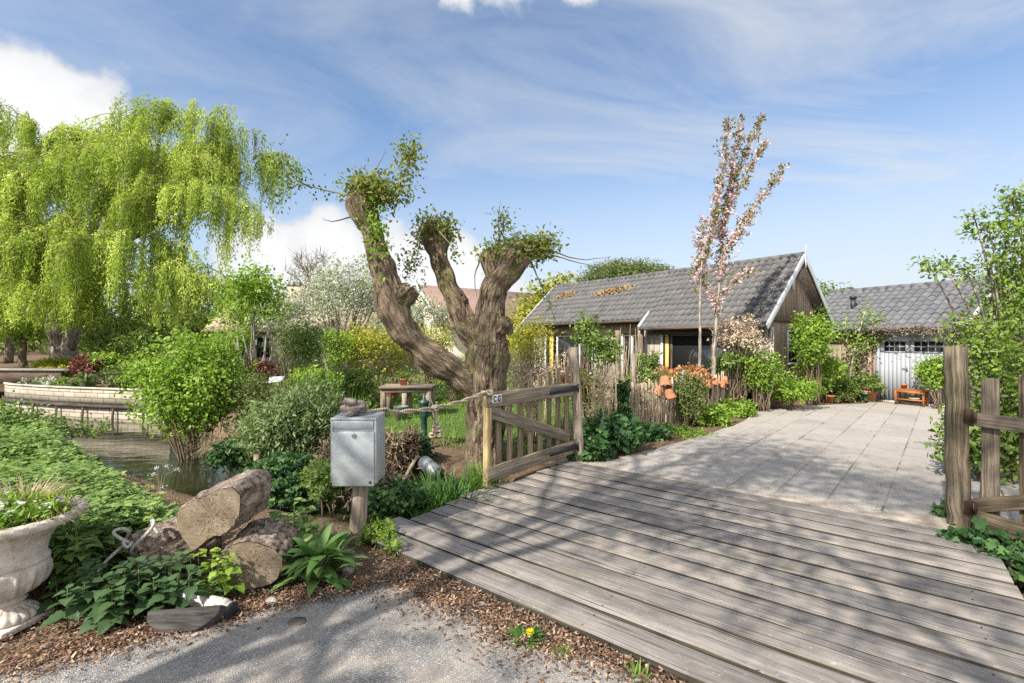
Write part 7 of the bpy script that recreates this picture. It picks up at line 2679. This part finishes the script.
def espalier():
    Y = 14.6
    b = W(850, 403, Y); b.z = 0
    t = thing('young_tree', 'young pale-stemmed tree with sparse leaves before the brown garage wall', 'tree', b)
    mb = MB()
    runs = [[(850, 404), (851, 385), (851, 368), (854, 352), (858, 338), (862, 322), (866, 308)], [(851, 368), (849, 350), (846, 332), (845, 318)], [(854, 352), (864, 342), (874, 336), (884, 332)], [(851, 360), (860, 352), (866, 340)], [(849, 350), (838, 338), (832, 330)], [(858, 338), (872, 322), (882, 318)]]
    P = []
    for i, s in enumerate(runs):
        q = [W(x, y, Y + (-.1 * j if i else 0)) for j, (x, y) in enumerate(s)]
        q[0].z = max(0, q[0].z)
        mb.tube(q, [(.055 if i == 0 else .022) * (1 - .75 * j / len(q)) for j in range(len(q))], 8)
        for j in range(2, len(q)):
            for _ in range(95):
                P.append(np.array(q[j - 1].lerp(q[j], random.random())) + rng.normal(size=3) * .13)
    mb.build('trunk', M['bark_grey'], t, smooth=True)
    n = len(P); leaf_mesh('leaves', M['fresh'], 'oval', np.array(P), rdir(n), rdir(n) + np.array([0, 0, .8]), rng.uniform(.05, .10, n), rng.random(n), t)


espalier()


def wisteria():
    a, b = gp(gt(868, -.5), -0.5, 2.16), gp(gt(975, -.5), -0.5, 2.14)
    t = thing('wisteria', 'brown wisteria vine with mauve buds along the garage eave', 'climber', (gp(3.4, -.5, 0)))
    mb = MB()
    for k in range(3):
        pts = [a.lerp(b, i / 14) + Vector((random.gauss(0, .05), random.gauss(0, .05), random.gauss(0, .05) + .03 * math.sin(i + k))) for i in range(15)]
        mb.tube(pts, [.014 * random.uniform(.5, 1)] * 15, 6)
    g = gp(3.4, -.45, 0)
    mb.tube(curve_pts(g, a.lerp(b, .8), 6, 0, .02), .035, 7)
    mb.build('vines', M['twig'], t, smooth=True)
    P = []
    for _ in range(620):
        f = random.random() ** .9
        P.append(np.array(a.lerp(b, f)) + rng.normal(size=3) * np.array([.09, .09, .10]) + np.array([0, 0, -.03]))
    n = len(P); leaf_mesh('buds', M['purple'], 'slim', np.array(P), rdir(n) + np.array([0, 0, -.4]), rdir(n), rng.uniform(.05, .10, n), rng.random(n), t, None, 1.6)


wisteria()

# things before the garage
bush('flowering_shrub', 'pale green-white shrub in a pot before the right garage door', 'shrub', 934, 375, 12.9, 16, 17, 3600, 0.06, 'fresh', 'oval', None, 12, ks=9, zbase=0.0)
bush('flowering_shrub', 'white blooms topping the shrub before the right garage door', 'flower', 936, 362, 12.95, 12, 6, 700, 0.045, 'white', 'flower', None, 0, ks=6, zbase=0.6)


def bench():
    o = gp(2.55, -0.38, 0)
    t = thing('wooden_bench', 'small orange-brown bench with a shelf before the garage doors', 'bench', o)

    def at(a, q, z): return gp(2.55 + a, -0.38 + q, z)
    mb = MB(); mb.beam(at(-.36, 0, .44), at(.36, 0, .44), .30, .035); mb.build('seat', M['bench'], t, bevel=.003)
    for a in (-.32, .32):
        for q in (-.12, .12):
            mb = MB(); mb.beam(at(a, q, 0), at(a, q, .42), .045, .045, GR); mb.build('leg', M['bench'], t)
    mb = MB(); mb.beam(at(-.33, 0, .16), at(.33, 0, .16), .26, .025); mb.build('shelf', M['bench'], t)
    mb = MB(); mb.beam(at(-.295, -.135, .385), at(.295, -.135, .385), .02, .07); mb.build('apron', M['bench'], t)


bench()


def pot(name, label, c, r, h, mat, plant=None, cat='flowerpot'):
    c = Vector(c)
    mb = MB(); mb.lathe([(r * .68, 0), (r * .95, h * .82), (r * 1.05, h * .83), (r * 1.06, h), (r * .95, h), (r * .9, h * .85), (0, h * .84)], c, 22)
    tag(mb.build(name, M[mat], None, c), label, cat)


pot('terracotta_pot', 'terracotta pot with a bushy plant left of the garage doors', gp(gt(877), -0.45, 0) , .20, .34, 'terra')
bush('potted_plant', 'bushy green plant in the terracotta pot left of the garage doors', 'plant', 873, 383, 14.1, 9, 9, 900, 0.07, 'mid', 'oval', None, 5, ks=6, zbase=.3)
pot('terracotta_pot', 'small terracotta pot at the paving edge by the young tree', G(830, 402.5), .13, .22, 'terra')
pot('glazed_pot', 'teal glazed pot between the young tree and the terracotta pot', gp(gt(866.5, -.5), -0.5, 0), .16, .28, 'teal')
mb = MB(); c = gp(gt(858), -0.3, 0.42); mb.box(c, (.34, .26, .40), math.atan2(GR.y, GR.x)); mb.box(c + Vector((0, 0, .215)), (.40, .32, .03), math.atan2(GR.y, GR.x)); mb.box(c - Vector((0, 0, .31)), (.10, .10, .22), 0)
tag(mb.build('garden_box', M['black'], None, c, bevel=.01), 'black box on a short leg against the brown garage wall', 'box')
pot('flowerpot', 'small clay pot standing on the orange-brown bench', gp(2.38, -.38, .458), .08, .13, 'terra')
mb = MB(); mb.lathe([(.0, 0), (.11, .0), (.13, .05), (.12, .055), (.10, .015), (0, .012)], gp(2.62, -.38, .176), 18)
tag(mb.build('bowl', M['twig_pale'], None, gp(2.62, -.38, .176), smooth=True), 'shallow straw-coloured bowl on the shelf of the bench', 'bowl')

# ------------------------------------------------------------------ garden things under the pollard
def garden_table():
    Y = 11.8
    def p(px, z, dy=0): return Vector(((px - 512) / FPX * Y, Y + dy, z))
    t = thing('garden_table', 'weathered grey garden table on the lawn behind the rope', 'table', p(408, 0))
    xa, xb = p(383, 0).x, p(434, 0).x
    mb = MB()
    for k in range(5):
        mb.beam((xa, Y - .3 + k * .16, .70), (xb, Y - .3 + k * .16, .70), .15, .05)
    mb.build('top', M['postgrey'], t)
    for x in (xa + .08, p(407, 0).x, xb - .08):
        for y in (-.26, .3):
            mb = MB(); mb.beam((x, Y + y, 0), (x, Y + y, .675), .11, .11, (1, 0, 0)); mb.build('leg', M['postgrey'], t)
    mb = MB(); mb.beam((xa + .1, Y - .30, .62), (xb - .1, Y - .30, .62), .04, .10); mb.build('apron', M['postgrey'], t)
    c = p(404, .725, -.05)
    pot('flowerpot', 'small clay pot with a plant on the garden table', c, .10, .17, 'terra')
    bush('potted_plant', 'leafy plant in the pot on the garden table', 'plant', 404, 375, Y - .05, 7, 5, 400, .05, 'mid', 'oval', None, 4, ks=5, zbase=.88)
    c = Vector((xa + .62, Y - .75, 0))
    mb = MB(); mb.lathe([(.13, 0), (.17, .30), (.18, .31), (.16, .31), (.12, .02), (0, .02)], c, 20)
    bk = mb.build('bucket', M['zinc'], None, c); tag(bk, 'grey zinc bucket on the lawn in front of the table', 'bucket')
    P = np.array([tuple(p(388 + random.gauss(0, 3.5), .52 + random.gauss(0, .04), .25)) for _ in range(80)])
    o = leaf_mesh('red_flowers', M['redpetal'], 'flower', P, rdir(80), rdir(80) + np.array([0, -1, .4]), .07, rng.random(80), None, tuple(p(388, 0, .25)))
    tag(o, 'bright red flowers glowing behind the left table leg', 'flowers')


M['redpetal'] = mat_leaf('red_petals', [(0.45, 0.02, 0.02), (0.60, 0.05, 0.04)], .6, .2, tmul=(1, 1, 1))
garden_table()


def hand_pump():
    c = Vector(((424 - 512) / FPX * 8.1, 8.1, 0))
    t = thing('hand_pump', 'dark green cast-iron hand pump beside the pollard', 'pump', c)
    mb = MB(); mb.lathe([(.10, 0), (.10, .03), (.055, .06), (.05, .5), (.075, .53), (.08, .56), (.075, .74), (.09, .76), (.09, .79), (.03, .82), (.02, .90), (0, .92)], c, 18); mb.build('body', M['greeniron'], t, smooth=True)
    mb = MB(); mb.tube([c + Vector((.05, 0, .62)), c + Vector((.13, 0, .62)), c + Vector((.17, 0, .58)), c + Vector((.17, 0, .48))], [.035, .03, .028, .028], 10); mb.build('spout', M['greeniron'], t, smooth=True)
    mb = MB(); mb.tube([c + Vector((0, 0, .88)), c + Vector((.1, -.02, .86)), c + Vector((.17, -.02, .70)), c + Vector((.19, -.02, .25))], .013, 8); mb.build('handle', M['zinc'], t, smooth=True)


hand_pump()
c = Vector(((432 - 512) / FPX * 6.5, 6.5, -.07))
mb = MB()
ax = Vector((.5, -.75, -.12)).normalized()
mb.tube([c + Vector((0, 0, .14)) - ax * .25, c + Vector((0, 0, .14)) + ax * .2, c + Vector((0, 0, .14)) + ax * .2, c + Vector((0, 0, .14)) - ax * .2], [.10, .10, .09, .09], 22, cap=False)
tag(mb.build('metal_tube', M['zinc'], None, c, smooth=False), 'short grey metal tube lying on the ditch bank by the strap leaves', 'tube')
mb = MB(); mb.tube([W(400, 487, 6.0), W(410, 468, 6.2), W(418, 456, 6.4)], [.022, .02, .016], 8, jit=.08)
tag(mb.build('stick', M['stick'], None, W(400, 487, 6.0), smooth=True), 'pale stick leaning on the ditch bank left of the metal tube', 'stick')
for (px, py, Y, h, lab) in ((257, 462, 7.4, .55, 'short dark stake in the ditch bank below the reddish shrub'), (299, 478, 6.9, .5, 'short dark stake in the ditch bank behind the log pile')):
    c = W(px, py, Y)
    mb = MB(); mb.tube([c - Vector((0, 0, h)), c + Vector((0, 0, .12))], [.05, .05], 10, jit=.05)
    tag(mb.build('stake', M['post'], None, c, smooth=True), lab, 'stake')
c = W(273, 384, 9.6)
mb = MB(); mb.prism([c + Vector((-.14, 0, 0)), c + Vector((.14, .05, .02)), c + Vector((.15, .2, .12)), c + Vector((-.13, .15, .1))], Vector((0, -.02, .03))); mb.tube([Vector((c.x, c.y + .1, 0)), c + Vector((0, .1, .04))], .02, 6)
tag(mb.build('garden_label', M['plate'], None, c), 'pale blank plate on a stake among the shrubs by the sapling', 'plate')

# ------------------------------------------------------------------ right-hand shrub, ivy, bits
def right_shrub():
    Y = 6.3
    b = Vector((6.9, 6.5, 0))
    t = thing('large_shrub', 'large glossy green shrub overhanging the right gate', 'shrub', b)
    L = [(1000, 335, 42, 38, 0), (1050, 300, 60, 70, .2), (1012, 290, 26, 26, 0), (975, 328, 16, 12, -.2), (958, 322, 10, 7, -.2), (985, 352, 26, 16, -.3), (1008, 385, 34, 32, -.2), (1050, 400, 50, 50, 0), (985, 375, 16, 14, -.3),
         (1015, 250, 22, 22, 0), (988, 228, 15, 9, -.1), (974, 216, 8, 7, -.1), (1012, 200, 12, 14, 0), (1030, 205, 20, 22, .1), (945, 267, 14, 5, -.2), (928, 264, 8, 4, -.2), (968, 274, 12, 6, -.2), (990, 262, 12, 9, -.1), (1020, 225, 16, 12, 0), (965, 345, 9, 6, -.3)]
    E = [(tuple(W(x, y, Y + dy)), (rx * Y / FPX, min(.6, max(.12, rx * Y / FPX)), ry_ * Y / FPX)) for (x, y, rx, ry_, dy) in L]
    P, V_ = [], []
    E2 = E
    o, cc = leafy('foliage', M['fresh2'], 'oval', E2, 13500, 0.056, 8, 0.07, 0.15, 0.2, t, None, 0.95)
    mb = MB()
    for i, e in enumerate(E):
        b2 = b + Vector((random.uniform(-.15, .15), random.uniform(-.2, .2), 0))
        mid = b2.lerp(Vector(e[0]), .55) + Vector((.25, 0, .12))
        pts = []
        for k in range(9):
            u = k / 8
            pts.append(b2 * (1 - u) ** 2 + mid * 2 * u * (1 - u) + Vector(e[0]) * u * u)
        mb.tube(pts, [.035 - .028 * k / 8 for k in range(9)], 7)
        # twigs in the lobe
        for _ in range(5):
            q = Vector(e[0]) + Vector([random.uniform(-.8, .8) * e[1][k] for k in range(3)])
            mb.tube([Vector(e[0]), Vector(e[0]).lerp(q, .5) + Vector((0, 0, .02)), q], [.008, .006, .003], 5)
    mb.build('branches', M['bark_grey'], t, smooth=True)


M['fresh2'] = mat_leaf('glossy_leaves', [(0.06, 0.11, 0.018), (0.12, 0.20, 0.03), (0.20, 0.29, 0.05), (0.32, 0.38, 0.09)], 0.4, 0.38, 0.4)
right_shrub()
bush('leafy_shrub', 'green shrub low behind the right gate boards', 'shrub', 990, 440, 6.2, 40, 40, 3800, 0.07, 'mid', 'oval', None, 12, ks=8)
bush('ivy_mound', 'ivy trailing beside the bridge under the right gate', 'ivy', 1014, 562, 3.95, 26, 18, 480, 0.085, 'ivy', 'ivy', 'ivy along the drive edge', 2, ry=.3, ks=7, cr=.06, zbase=-.15)
bush('ivy_mound', 'ivy leaves at the foot of the knotty right post', 'ivy', 968, 536, 4.25, 14, 5, 130, 0.07, 'ivy', 'ivy', 'ivy along the drive edge', 0, ry=.14, ks=5, cr=.05, zbase=0.0)
bush('ivy_mound', 'few ivy leaves left of the knotty right post', 'ivy', 940, 508, 4.95, 6, 4, 50, 0.065, 'ivy', 'ivy', 'ivy along the drive edge', 0, ry=.08, ks=3, cr=.03, zbase=0.0)
c = W(986, 374, 7.2)
mb = MB(); mb.lathe([(.0, .07), (.08, .07), (.10, .0), (.10, -.04), (.0, -.05)], c, 16); mb.tube([(c.x, c.y, 0), (c.x, c.y, c.z - .03)], .014, 6)
tag(mb.build('blue_cap', M['blue'], None, c), 'small blue cap on a stake behind the right gate', 'cap')
mb = MB(); mb.tube([(4.95, 5.05, 0), (4.97, 5.05, .45), (4.99, 5.04, .86)], [.028, .026, .022], 8, jit=.06)
tag(mb.build('stake', M['stick'], None, (4.95, 5.05, 0), smooth=True), 'thin pale stake behind the gap of the right gate', 'stake')


# ------------------------------------------------------------------ roadside trees behind the viewer: they cast the dapple on the bridge
def shade_tree(label, b, h, seed, n, lean, r=.19, spread=0.42):
    b = Vector(b)
    t = thing('roadside_tree', label, 'tree', b, 'roadside trees casting dappled shade')
    mb, tips = tree_limbs(b, 3, seed, r, h, spread, 0.42, 11, 6, lean, 0.9)
    mb.build('trunk', M['bark_grey'], t, smooth=True)
    P = []
    for q in tips:
        for _ in range(n // len(tips)):
            P.append(np.array(q) + rng.normal(size=3) * .32)
    m = len(P)
    P = np.array(P)
    leaf_mesh('crown', M['mid'], 'oval', P, rdir(m), rdir(m) + np.array([0, 0, .8]), .10, rng.random(m), t)


shade_tree('sparse tall tree beside the road, nearer the bridge, casting dappled shade', (-5.2, -1.2, 0), 9.5, 3, 9500, (.4, .3))
shade_tree('sparse tall tree further along the road, casting dappled shade', (-1.6, -4.6, 0), 10.5, 12, 10500, (.2, .2))
